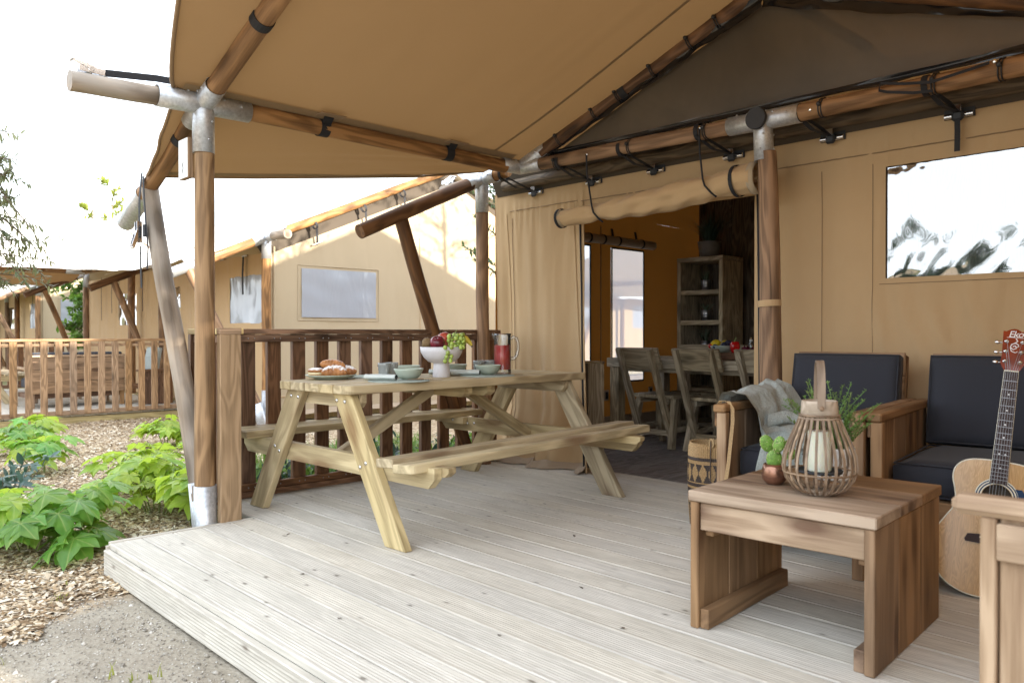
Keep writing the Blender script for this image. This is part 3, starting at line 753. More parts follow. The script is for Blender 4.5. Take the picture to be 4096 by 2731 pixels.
sheet(tent, 'eave_gap_shade', M['hole'], lambda u, w: (-4.7+7.9*u, 4.235+.09*w, 2.262-.16*w), 8, 2)  # near-black sheet: shade of the gap over the wall top, put in as colour

# porch roof cloth: two slopes, each with a hanging flap; it stops where the lodge roof begins
def zroof(x): return BZ+.046+SL*(abs(min(x, 2*RX-x)-0)*0 + (min(x, 2*RX-x)-BX))
def yfront(x):
    t = min(1, (min(x, 2*RX-x)-BX)/(RX-BX)); return 1.535-.52*t**.8
def yback(x): return 4.22+max(0, (zroof(x)-2.29))/.42
def slope(sgn):
    def fn(u, w):
        x = BX+(RX-BX)*u; y0, y1 = yfront(x), yback(x); y = y0+(y1-y0)*w
        sag = -.035*math.sin(PI*u)*(.6+.4*math.sin(PI*w))
        z = zroof(x)+sag+(wrinkle(x, y, 0, .012, 1.2, .9)+wrinkle(x, y, 3, .010, 5, .8)*max(0, .35-w)*2)*min(1, u*8)
        return (x if sgn < 0 else 2*RX-x, y, z)
    return fn
sheet(tent, 'roof_canvas', M['canvas_roof'], slope(-1), 40, 60)
sheet(tent, 'roof_canvas', M['canvas_roof'], slope(1), 20, 30)
EDGE = [(0, (-4.80, 1.64, 1.925)), (.25, (-4.71, 2.24, 1.985)), (.72, (-4.52, 3.36, 2.118)), (1.0, (-4.42, 3.93, 2.222))]
def edge_at(w):
    for (a, p), (b, q) in zip(EDGE, EDGE[1:]):
        if w <= b: t = (w-a)/(b-a); return Vector(p).lerp(Vector(q), t)
    return Vector(EDGE[-1][1])
def flap(sgn):
    def fn(u, w):
        a = Vector((BX+.03, 1.535+(4.0-1.535)*w, zroof(BX+.03)-.006)); b = edge_at(w)
        p = a.lerp(b, u); k = math.sin(PI*u*.5)
        p.z += -.02*math.sin(PI*u)*(1-w) + wrinkle(p.x, p.y, 1, .010, 9, 1.2)*u*(.25+w*1.1) + .008*noise.noise((p.y*1.3, u*11+2*p.y, 5))*w*2
        p.y += .012*noise.noise((p.x*8, p.z*9, 1))*(1 if w < .02 else 0)
        if sgn > 0: p.x = 2*RX-p.x
        return p
    return fn
sheet(tent, 'roof_flap', M['canvas_roof'], flap(-1), 26, 60)
sheet(tent, 'roof_flap', M['canvas_roof'], flap(1), 10, 20)
# hem roll on the front edge and on the flap's lower edge, seams on the underside
tube(tent, 'roof_hem', M['canvas_roof'], [(BX+(RX-BX)*u, yfront(BX+(RX-BX)*u)-.002, zroof(BX+(RX-BX)*u)-.035*math.sin(PI*u)*.6-.005) for u in np.linspace(0, 1, 24)], .011, 7)
tube(tent, 'roof_hem', M['canvas_seam'], [edge_at(w)+Vector((0, 0, -.004)) for w in np.linspace(0, 1, 24)], .007, 6)
tube(tent, 'roof_hem', M['canvas_roof'], [Vector(flap(-1)(u, 0))+Vector((0, -.004, 0)) for u in np.linspace(0, 1, 16)], .009, 6)
def seam(y, wd=.022):
    fs_ = slope(-1)
    def fn(u, w):
        x = BX+(RX-BX)*(.02+.96*u); y0, y1 = yfront(x), yback(x); yy = y+wd*(w-.5)
        p = fs_(.02+.96*u, (yy-y0)/(y1-y0)); return (p[0], yy, p[2]-.004)
    sheet(tent, 'roof_seam', M['canvas_seam'], fn, 40, 1)
seam(3.70)
sheet(tent, 'roof_seam', M['canvas_seam'], lambda u, w: (BX+.03+.055*u+.0, 1.56+(3.9-1.56)*w, zroof(BX+.03+.055*u)-.012-.002), 2, 20)
sheet(tent, 'roof_seam', M['canvas_seam'], lambda u, w: Vector(flap(-1)(.93+.05*u, .02+.96*w))+Vector((0, 0, -.003)), 2, 40)
for yy in (2.39, 3.33):                  # straps that hold the cloth to the eave beam
    band(tent, (BX, yy, 2.21), (0, 1, 0), .0480, .062)
    strip(tent, [(BX+.044, yy, 2.225), (BX+.085, yy+.01, 2.285)], .062, side=(0, 1, 0))
    block(tent, 'cloth_patch', M['canvas_roof'], (BX+.03, yy-.075, 2.262), (BX+.13, yy+.085, 2.2675), b=.001)
# ratchet straps at the front corner
ratchet(tent, (BX, 1.145, 2.245), (0, -1, .04), (0, 0, 1), 1.15)
strip(tent, [(BX, 1.20, 2.262), (BX-.005, 1.45, 2.292), (BX-.01, 1.60, 2.30), (BX-.01, 1.605, 2.262)], .034, side=(.2, 0, 1))
ratchet(tent, (-4.875, FY-.065, 1.60), (.02, 0, -1), (0, -1, 0), 1.25)
strip(tent, [(-4.89, FY-.054, 1.955), (-4.885, FY-.07, 1.80), (-4.875, FY-.075, 1.62)], .03, side=(1, 0, .2))
strip(tent, [(-4.86, FY-.056, 1.93), (-4.83, FY-.062, 1.80), (-4.80, FY-.062, 1.62), (-4.775, FY-.06, 1.50), (-4.79, FY-.06, 1.38)], .022, side=(1, 0, .2))
strip(tent, [(-4.86, FY-.075, 1.52), (-4.855, FY-.075, 1.40), (-4.85, FY-.073, 1.27)], .022, side=(1, 0, 0))
tube(tent, 'strap_buckle', M['rubber'], [(-4.82, FY-.064, 1.64), (-4.81, FY-.066, 1.57)], .012, 8)
ratchet(tent, J1+sdir*1.22+Vector((0, 0, .06)), sdir, (0, 0, 1), .9)
# number board on the post (its writing is illegible in the light; one fine mark)
SG = Matrix.Translation((-4.207, FY-.060, 1.925))
block(tent, 'post_plate', M['ply'], (-.062, -.012, -.105), (.062, .018, .105), F=SG, along=2)
block(tent, 'plate_face', M['white'], (-.060, -.0145, -.103), (.060, -.0122, .103), F=SG, b=.001)
tube(tent, 'plate_mark', M['cap'], [SG @ Vector(p) for p in [(.006, -.016, -.02), (-.004, -.016, -.035), (.006, -.016, -.05), (-.004, -.016, -.065), (.004, -.016, -.078)]], .0014, 5)

# net in the porch gable, with its black film border
def net(u, w):
    x = -4.0+(2*RX+8.0)*u if False else -4.02+(3.66)*u
    zt = zroof(x)-.10; zb = 2.245+.012*math.sin(x*9); z = zb+(max(zt, zb+.001)-zb)*w
    return (x, PY+.035+.02*noise.noise((x*1.5, z*2.2, 0)), z)
sheet(tent, 'gable_net', M['net'], net, 60, 14, skip=lambda u, w: (u < .085 and w < .75))
def ribbon(p0, p1, wd, up, sd, nm='net_border'):
    p0, p1 = Vector(p0), Vector(p1); up = Vector(up)
    def fn(u, w):
        p = p0.lerp(p1, u)+up*(w-.5)*wd*(1+.35*noise.noise((u*7+sd, 0, 0)))
        p.y += .018*noise.noise((u*16+sd, w*2, 1))+.010*math.sin(w*PI); p.z += .010*noise.noise((u*11+sd, 5, 0)); return p
    sheet(tent, nm, M['blackfilm'], fn, 70, 6)
ribbon((-4.0, PY-.02, 2.225), (RX, PY-.02, RZ-.065), .075, (0, 0, 1), 1); ribbon((RX, PY-.02, RZ-.065), (-.4, PY-.02, 2.235), .09, (0, 0, 1), 9)
ribbon((-3.9, PY+.005, 2.262), (2.2, PY+.005, 2.235), .04, (0, .3, 1), 4)
for x in (-3.72, -3.40, -3.20, -2.93, -2.66, -2.47): cord_tie(tent, J3+rdir*((x-BX)/rdir.x), rdir, .046)
band(tent, J3+rdir*1.02, rdir, .047, .05)
for x in (-3.74, -3.10, -2.545, -1.85, -1.305, -1.03): cord_tie(tent, (x, PY, 2.19 if x < -2.2 else 2.177), (1, 0, 0), .046)

# facade cloth
CY, ZT = 4.33, 2.13
def hook(x, tail=0):
    band(tent, (x, PY, 2.19 if x < -2.2 else 2.177), (1, 0, 0), .047, .028)
    strip(tent, [(x, PY-.045, 2.165), (x+.03, PY+.10, 2.10), (x+.05, CY-.03, 2.095)], .026, side=(1, 0, 0))
    strip(tent, [(x, PY+.046, 2.17), (x+.045, PY+.16, 2.12), (x+.05, CY-.035, 2.09)], .024, side=(1, 0, 0))
    tube(tent, 'tension_rod', M['steel'], [(x-.015, CY-.022, 2.083), (x+.115, CY-.022, 2.083)], .014, 10); block(tent, 'rod_notch', M['rubber'], (x-.02, CY-.014, 2.07), (x+.12, CY-.006, 2.135), b=.001)
    block(tent, 'buckle', M['steel'], (x+.03, CY-.06, 2.095), (x+.07, CY-.045, 2.135), b=.002)
    block(tent, 'strap_knot', M['rubber'], (x+.022, CY-.055, 2.05), (x+.078, CY-.03, 2.10), b=.012)
    if tail: strip(tent, [(x+.05, CY-.05, 2.07), (x+.052, CY-.05, 2.0), (x+.05, CY-.048, 2.07-tail)], .026, side=(1, 0, 0))
for x, tl in ((-4.30, 0), (-3.72, 0), (-3.18, 0), (-2.60, 0), (-1.985, 0), (-1.345, .17)): hook(x, tl)
strip(tent, [(-1.55, PY-.05, 2.19), (-1.53, PY-.075, 2.215), (-1.42, PY-.085, 2.185), (-1.30, PY-.085, 2.165), (-1.12, PY-.075, 2.19), (-1.07, PY-.052, 2.205)], .014, side=(0, 0, 1))
strip(tent, [(-1.55, PY-.05, 2.19), (-1.50, PY-.078, 2.165), (-1.38, PY-.075, 2.135), (-1.30, PY-.06, 2.13)], .014, side=(0, 0, 1))
for x, z in ((-3.44, 2.19), (-2.571, 2.20), (-1.90, 2.17), (-1.05, 2.208)):
    v, f = ball_vf(.011, .006, .011, 10, 6); put('screw', mesh('screw', v, f, True), M['chrome'], tent, T(x, PY-.048, z))
def fold(x, z, a=1.0):
    """gathers under the top band fading downwards, long soft drapes below"""
    d = ZT-z
    g = .006*math.sin(x*95+6*noise.noise((x*7, 0, 0)))*math.exp(-((d-.20)/.12)**2)
    l = .020*a*noise.noise((x*4.5, z*.35, 2))+.009*a*noise.noise((x*13, z*.5, 8))
    return g+l*min(1, max(0, (d-.1)*1.3))
# left leaf of the doorway, hanging loose and trailing on the boards
def curtain(u, w):
    z0 = .004; x = -4.74+(.955)*u+.10*0; z = ZT-(ZT-z0)*w
    xe = x+(.115 if True else 0)*u*w**1.3*.9+.05*(1-u)*w**2
    drop = max(0, (w-.80)/.20)
    yb = CY+fold(xe, z, 2.4)+.050*math.sin(u*PI*5.2+.6)*w**1.1*(.35+.65*u)+.016*math.sin(u*PI*13+2*w)*w**.6*math.exp(-((u-.55)/.35)**2)
    yb -= drop*(.02+.10*(1-u)**1.5+.07*math.exp(-((u-.55)/.12)**2)+.03*noise.noise((u*9, 0, 4)))
    if w > .985: z = .004+.02*max(0, noise.noise((u*10, 3, 1)))
    return (xe, yb, z)
sheet(tent, 'door_curtain', M['canvas'], curtain, 70, 70)
# pale dirty hem of the curtain lying on the deck
sheet(tent, 'curtain_skirt', M['canvas_skirt'], lambda u, w: (lambda p: (p[0], p[1]-.006-.09*w-.04*noise.noise((u*8, w, 6))*w, .006+(.045+.03*noise.noise((u*7, 2, 0)))*(1-w)**1.5+.012*max(0, noise.noise((u*11, w*3, 0)))))(curtain(u, 1.0)), 60, 8)
for uu in (.21, .965):
    tube(tent, 'curtain_seam', M['black'] if uu > .9 else M['canvas_seam'], [Vector(curtain(uu, w))+Vector((0, -.008, 0)) for w in np.linspace(.10, .985, 40)], .007 if uu > .9 else .0028, 6)
for uu, rr in ((.90, .004), (1.0, .006), (.155, .003)):
    tube(tent, 'curtain_hem', M['canvas'], [Vector(curtain(uu, w))+Vector((0, -.004, 0)) for w in np.linspace(.08, .99, 40)], rr, 6)
# right of the doorway: window wall
WX0, WX1, WZ0, WZ1 = -1.655, -.35, 1.293, 1.885
XR = 1.9
def wall(u, w):
    x = -2.42+(XR+2.42)*u; z = ZT*(1-w); return (x, CY+fold(x, z, .55)+.05*max(0, math.sin((x+2.2)*1.1))*0 - .0, z)
def wallskip(u, w):
    x = -2.42+(XR+2.42)*u; z = ZT*(1-w); return WX0 < x < WX1 and WZ0 < z < WZ1
# exact grid lines at the window's edges
xsg = sorted(set([-2.42+i*.03 for i in range(int((XR+2.42)/.03)+1)]+[WX0, WX1])); zsg = sorted(set([ZT*i/46 for i in range(47)]+[WZ0, WZ1]))
vv = []; ff = []
def wy(x, z):
    fs2 = 0
    if z < 1.25: # slack fans out below the window
        for (xa, xb) in ((-1.62, -1.2), (-1.5, -1.0), (-1.3, -.8), (-1.72, -1.5), (-1.05, -.7)):
            t = (1.25-z)/1.0; xc = xa+(xb-xa)*t; fs2 += -.030*math.exp(-((x-xc)/.034)**2)*min(1, t*5)*max(0, 1-t*.75)
    return CY+fold(x, z, .80)+fs2
for z in zsg:
    for x in xsg: vv.append((x, wy(x, z), z))
nxg = len(xsg)
for j in range(len(zsg)-1):
    for i in range(nxg-1):
        if WX0-1e-6 <= xsg[i] and xsg[i+1] <= WX1+1e-6 and WZ0-1e-6 <= zsg[j] and zsg[j+1] <= WZ1+1e-6: continue
        ff.append((j*nxg+i, j*nxg+i+1, (j+1)*nxg+i+1, (j+1)*nxg+i))
put('wall_canvas', mesh('wall', vv, ff, smooth=True), M['canvas'], tent)
def pane(u, w):
    x = WX0-.012+(WX1-WX0+.024)*u; z = WZ0-.012+(WZ1-WZ0+.024)*w
    e = math.exp(-((u)/.05)**2)+.5*math.exp(-((1-w)/.06)**2)
    q = min(1, 12*min(u, 1-u, w, 1-w)); return (x, CY+.016+q*(.008*noise.noise((x*1.5+z*.7, z*1.0, 0))+.0012*noise.noise((x*11+z*6, z*4, 2))+.009*e*noise.noise((x*20, z*14, 3))+.006*math.exp(-(w/.35)**2)*noise.noise((x*8-z*6, z*4, 9))), z)
sheet(tent, 'window_pane', M['vinyl'], pane, 110, 60)
for (za, zb) in ((1.965, .0),):          # stitched hem under the top band
    for xa, xb in ((-4.56, -3.80), (-2.42, 1.8)):
        tube(tent, 'wall_seam', M['canvas_seam'], [(x, (wy(x, 1.967) if xa > -3 else curtain((x+4.74)/.955, (ZT-1.975)/ZT)[1])-.004, 1.967+(.008 if xa < -3 else 0)) for x in np.arange(xa, xb, .04)], .0035, 5)
for x in (-2.0, -1.72):
    tube(tent, 'wall_seam', M['canvas_seam'], [(x, wy(x, z)-.002, z) for z in np.arange(.05, 1.95, .06)], .0018, 4)
for zz in (WZ0-.03,):
    tube(tent, 'wall_seam', M['canvas_seam'], [(x, wy(x, zz)-.002, zz) for x in np.arange(WX0-.03, WX1, .05)], .0018, 4)
# lintel band over the doorway, door jamb strip with its zip
sheet(tent, 'door_lintel', M['canvas'], lambda u, w: (-3.80+1.40*u, CY+fold(-3.8+1.4*u, ZT-.30*w, .4), ZT-.30*w), 50, 12)
tube(tent, 'wall_seam', M['canvas_seam'], [(x, CY+fold(x, 1.967, .4)-.004, 1.967) for x in np.arange(-3.8, -2.4, .05)], .0035, 5)
tube(tent, 'zip', M['black'], [(-2.393+.03*(1.83-z)/1.83*.9, wy(-2.38, z)-.006, z) for z in np.arange(.0, 1.86, .08)], .009, 6)
for dx in (.035, .075): tube(tent, 'jamb_fold', M['canvas'], [(-2.39+dx+.03*(1.83-z)/1.83, wy(-2.38+dx, z)-.006, z) for z in np.arange(.0, 1.86, .08)], .006, 6)
# rolled-up door leaf tied above the opening
RP0 = [(-3.895, 4.215, 1.838, .058), (-3.80, 4.21, 1.84, .060), (-3.60, 4.20, 1.84, .062), (-3.44, 4.19, 1.842, .058), (-3.25, 4.20, 1.852, .072), (-3.0, 4.20, 1.862, .076), (-2.75, 4.20, 1.885, .080), (-2.575, 4.19, 1.898, .072), (-2.45, 4.20, 1.905, .084), (-2.335, 4.20, 1.908, .090)]
RP = [(a*.9726, b*.9726, 1+(c-1)*.9726, d) for a, b, c, d in RP0]
def rp(t):
    n_ = len(RP)-1; k_ = min(n_-1, int(t*n_)); q = t*n_-k_; a, b = RP[k_], RP[k_+1]; q = q*q*(3-2*q)
    return [a[i]+(b[i]-a[i])*q for i in range(4)]
def roll(u, w):
    x, yy, z, r = rp(u); an = 2*PI*w
    rr = r*(1+.16*noise.noise((x*2.2, math.cos(an)*1.6+x*1.2, math.sin(an)*1.6))+.10*noise.noise((x*8+an, math.cos(an)*3, math.sin(an)*3)))
    rr *= 1-.16*math.exp(-((x+3.42)/.03)**2)-.18*math.exp(-((x+2.545)/.03)**2); rr += .007*math.sin(x*26+an*2.5)*math.sin((x+3.75)*2.1)
    return (x, yy+rr*math.cos(an), z+rr*math.sin(an))
sheet(tent, 'rolled_door', M['canvas'], roll, 130, 36)
for (x0_, r0_) in ((-3.897, .060), (-2.333, .091)):
    t_ = 0 if x0_ < -3 else 1; p_ = rp(t_)
    v, f = lathe_vf([(p_[3]*.93, -.03), (p_[3]*1.03, -.03), (p_[3]*1.03, .012), (p_[3]*.92, .012)], 28); v = [(z, x, y) for (x, y, z) in v]
    put('roll_hem', mesh('ring', v, f, True), M['canvas_out'], tent, T(p_[0]+(.012 if t_ else .02), p_[1], p_[2]))
spv = []; spf = []
for i in range(61):
    a = i/60*4.4*PI; r = .080*(1-i/60*.82); q = rp(1); spv += [(q[0]-.06, q[1]+r*math.cos(a), q[2]+r*math.sin(a)), (q[0]+.004, q[1]+r*math.cos(a), q[2]+r*math.sin(a))]
    if i: spf.append((2*i-2, 2*i-1, 2*i+1, 2*i))
put('roll_spiral', mesh('spiral', spv, spf, True), M['canvas'], tent)
for (x, r) in ((-3.79, .066), (-2.46, .090)):
    q = rp((x/.9726+3.895)/1.56); band(tent, (q[0], q[1], q[2]), (1, .0, .05), r, .022)
for x, zt in ((-3.44, 2.19), (-2.571, 2.20)):
    q = rp((x/.9726+3.895)/1.56)
    tube(tent, 'roll_cord', M['black'], [(x, PY-.05, zt), (x+.002, PY-.045, 2.06), (x+.004, q[1]-q[3]-.004, q[2]+.03), (x+.02, q[1]-q[3]-.008, q[2]-.01), (x+.045, q[1]-q[3]*.75, q[2]-.05), (x+.06, q[1]-q[3]*.3, q[2]-.072)], .0065, 6)
# lodge body behind: side walls, back wall, roof with its ridge along the row
BXL, BXR, BYF, BYB, BRY, BRZ = -4.735, 3.4, 4.24, 9.9, 7.07, 3.48
def gable(x, y0=4.33, y1=BYB):
    def fn(u, w):
        y = y0+(y1-y0)*u; zt = 2.16+.42*(min(y, 2*BRY-y)-4.3); return (x+.012*noise.noise((y*2, w*3, x)), y, zt*w)
    return fn
GW = [(5.815, 6.31, .54, 1.81), (4.98, 5.505, .54, 1.81)]
ysg = sorted(set([4.33+i*.07 for i in range(80)]+[a for g in GW for a in g[:2]])); zs2 = sorted(set([i*.07 for i in range(31)]+[.54, 1.81]))
vv = []; ff = []
for z in zs2:
    for y in ysg: vv.append((BXL+.006*noise.noise((y*2, z, 0)), y, z))
ny = len(ysg)
for j in range(len(zs2)-1):
    for i in range(ny-1):
        if any(ysg[i] >= a-1e-6 and ysg[i+1] <= b+1e-6 and zs2[j] >= c-1e-6 and zs2[j+1] <= d+1e-6 for a, b, c, d in GW): continue
        ff.append((j*ny+i, j*ny+i+1, (j+1)*ny+i+1, (j+1)*ny+i))
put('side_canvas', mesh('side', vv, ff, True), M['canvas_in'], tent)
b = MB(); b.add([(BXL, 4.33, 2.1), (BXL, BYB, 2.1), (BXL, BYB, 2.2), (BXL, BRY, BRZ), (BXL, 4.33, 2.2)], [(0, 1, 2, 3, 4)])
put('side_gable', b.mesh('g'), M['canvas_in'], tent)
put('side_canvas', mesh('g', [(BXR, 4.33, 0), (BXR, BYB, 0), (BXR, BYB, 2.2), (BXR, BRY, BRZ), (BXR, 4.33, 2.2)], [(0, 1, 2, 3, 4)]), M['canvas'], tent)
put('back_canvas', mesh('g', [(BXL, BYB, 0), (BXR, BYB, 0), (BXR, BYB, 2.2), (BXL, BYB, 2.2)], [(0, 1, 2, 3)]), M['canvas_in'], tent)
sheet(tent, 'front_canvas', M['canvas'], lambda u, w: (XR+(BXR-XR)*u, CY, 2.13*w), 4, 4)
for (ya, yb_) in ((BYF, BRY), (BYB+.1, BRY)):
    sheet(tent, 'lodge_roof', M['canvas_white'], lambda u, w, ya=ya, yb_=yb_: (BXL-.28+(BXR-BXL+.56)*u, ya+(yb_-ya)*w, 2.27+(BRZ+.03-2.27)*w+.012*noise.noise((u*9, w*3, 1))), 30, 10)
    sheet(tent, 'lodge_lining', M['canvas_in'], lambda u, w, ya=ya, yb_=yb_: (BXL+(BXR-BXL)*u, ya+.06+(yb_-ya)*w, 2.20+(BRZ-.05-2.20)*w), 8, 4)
for g in GW:
    sheet(tent, 'side_window', M['vinyl_clear'], lambda u, w, g=g: (BXL+.004+.006*noise.noise((u*3, w*4, g[0])), g[0]-.01+(g[1]-g[0]+.02)*u, g[2]-.01+(g[3]-g[2]+.02)*w), 16, 30)
    a, b2, c, d = g
    for p, q in (((a, c), (b2, c)), ((a, d), (b2, d)), ((a, c), (a, d)), ((b2, c), (b2, d))):
        plank(tent, 'window_trim', M['black'], (BXL+.012, p[0], p[1]), (BXL+.012, q[0], q[1]), .006, .016, up=(0, -(q[1]-p[1]), q[0]-p[0]) if True else None, b=.001)
tube(tent, 'side_seam', M['canvas_seam'], [(BXL+.006, 5.66, z) for z in np.arange(.1, 2.1, .1)], .006, 5)
# roller blind above the side windows
tube(tent, 'rolled_blind', M['canvas_skirt'], [(BXL+.06, 4.7, 1.87), (BXL+.06, 5.4, 1.87), (BXL+.06, 6.40, 1.868)], [.043, .042, .043], 14)
for yy in (5.42, 5.62, 5.84, 6.20):
    band(tent, (BXL+.06, yy, 1.87), (0, 1, 0), .043, .022)
    if yy != 5.62: strip(tent, [(BXL+.03, yy-.03, 1.90), (BXL+.012, yy-.03, 1.99)], .035, side=(0, 1, 0))
# unseen cloth added right of the porch to keep the low sun out
sheet(tent, 'added_sun_screen', M['canvas'], lambda u, w: (lambda e: (2*RX-e.x-.01+.03*noise.noise((u*14, w, 0))*w, 1.40+.24*min(1, u*6)+(e.y-1.64) if u > 0 else 1.40, (e.z-.01)*(1-w)+.02*w))(edge_at(u)), 40, 10)
sheet(tent, 'added_sun_screen', M['canvas'], lambda u, w: (.05-.05*u, 3.86+.60*u, 2.25*(1-w)+.02*w), 6, 6)
# guarded ends: wall skirting
block(tent, 'skirting', M['canvas_skirt'], (BXL+.004, 4.4, 0), (BXL+.012, 7.2, .22), b=.001)
# ------------------------------------------------------------------ railing on our deck
rail = thing('deck_railing', 'dark brown slatted railing along the deck behind the picnic table', 'railing', (-4.57, 3.1, 0), group=None)
block(rail, 'top_rail', M['rail'], (-4.645, 1.90, .998), (-4.545, 4.215, 1.030))
block(rail, 'upper_rail', M['rail'], (-4.590, 1.96, .950), (-4.555, 4.20, .9955))
block(rail, 'lower_rail', M['rail'], (-4.592, 1.96, .002), (-4.558, 4.20, .040))
block(rail, 'lower_rail', M['rail'], (-4.590, 1.96, .0425), (-4.560, 4.20, .084))
for k in range(12):
    y = 2.106+.1706*k
    block(rail, 'baluster', M['rail'], (-4.632, y, .03), (-4.595, y+.09, .9975))
    for dy in (.025, .065):
        for z_ in (.972, .062):
            v, f = ball_vf(.0025, .005, .005, 6, 4); put('rail_screw', _cache.setdefault('rsc', mesh('rsc', v, f, True)), M['tin'], rail, T(-4.5545 if z_ > .5 else -4.559, y+dy, z_))
block(rail, 'end_post', M['rail'], (-4.632, 4.10, .03), (-4.565, 4.19, .9975))
block(rail, 'return_post', M['rail'], (-4.64, 1.80, -.02), (-4.60, 1.90, .9975), along=2)
block(rail, 'return_cap', M['picnic_pale'], (-4.645, 1.80, .998), (-4.083, 1.885, 1.030))
block(rail, 'return_rail', M['rail'], (-4.60, 1.815, .950), (-4.09, 1.85, .9955)); block(rail, 'return_rail', M['rail'], (-4.60, 1.815, .05), (-4.09, 1.85, .10))
for x in (-4.47, -4.33, -4.19): block(rail, 'baluster', M['rail'], (x-.045, 1.852, .03), (x+.045, 1.882, .9975), along=2)
nw = thing('newel_post', 'square pale timber newel post beside the corner log post', 'post', (-4.06, 1.79, 0))
block(nw, 'post_shaft', M['newel'], (-4.082, 1.734, .002), (-4.038, 1.85, .9975), along=2, b=.004)
block(nw, 'post_cap', M['rail_light'], (-4.0815, 1.732, .998), (-4.036, 1.852, 1.031), along=1)

# ------------------------------------------------------------------ picnic table
pt = thing('picnic_table', 'pale green treated pine picnic table with attached benches', 'picnic table', (-3.688, 2.975, 0), rz=R(2.2))
P_ = WM[pt]; ZT_ = .745
def rounded_board(L, w, t, corner=0, b=.004):
    """board along x; one long edge's end corners rounded (corner=+1/-1)"""
    key = ('rb', L, w, t, corner)
    if key in _cache: return _cache[key]
    out = []
    rr = .035
    def arc(cx, cy, a0): return [(cx+rr*math.cos(a0+PI/2*k/4), cy+rr*math.sin(a0+PI/2*k/4)) for k in range(5)]
    if corner > 0: out = [(-L/2, -w/2), (L/2, -w/2)]+arc(L/2-rr, w/2-rr, 0)+arc(-L/2+rr, w/2-rr, PI/2)
    elif corner < 0: out = arc(-L/2+rr, -w/2+rr, PI)+arc(L/2-rr, -w/2+rr, -PI/2)+[(L/2, w/2), (-L/2, w/2)]
    n = len(out); v = []; f = []
    cx = sum(p[0] for p in out)/n; cy = sum(p[1] for p in out)/n
    def ins(p): return (p[0]-math.copysign(b, p[0]), p[1]-math.copysign(b, p[1]))
    rings = [([ins(p) for p in out], -t/2), (out, -t/2+b), (out, t/2-b), ([ins(p) for p in out], t/2)]
    for pts, z in rings: v += [(x, y, z) for x, y in pts]
    for k in range(3):
        for i in range(n): f.append((k*n+i, k*n+(i+1) % n, (k+1)*n+(i+1) % n, (k+1)*n+i))
    f += [tuple(range(n-1, -1, -1)), tuple(3*n+i for i in range(n))]
    _cache[key] = mesh('board', v, f); return _cache[key]
RZ90 = R(90)
for k in range(5):
    x = -.272+.136*k
    c = 1 if k == 0 else (-1 if k == 4 else 0)       # local x axis of the board runs along the table's y
    me = rounded_board(1.86, .127, .045, c) if c else boxmesh(1.86, .127, .045, .004)
    put('table_board', me, M['picnic'], pt, P_ @ T(x, random.uniform(-.004, .004), ZT_-.0225, rz=RZ90))
for s in (-1, 1):
    for k in range(2):
        c = 0 if k == 0 else (-s); bw_ = .142 if s < 0 else .128
        me = rounded_board(1.88, bw_, .042, c) if c else boxmesh(1.88, bw_, .042, .004)
        x = s*(.735+.148*k) if s < 0 else .640+.134*k
        Mx = T(x, random.uniform(-.004, .004), .437-.021-(.012*k if s > 0 else 0), rz=RZ90) @ Euler((R(-4) if s > 0 else 0, R(-.75) if s > 0 else 0, 0)).to_matrix().to_4x4()
        put('seat_board', me, M['picnic'] if s < 0 or k == 0 else M['picnic_pale'], pt, P_ @ Mx)
_bv, _bf = ball_vf(.010, .006, .010, 10, 6); boltm = mesh('bolt', _bv, _bf, True)
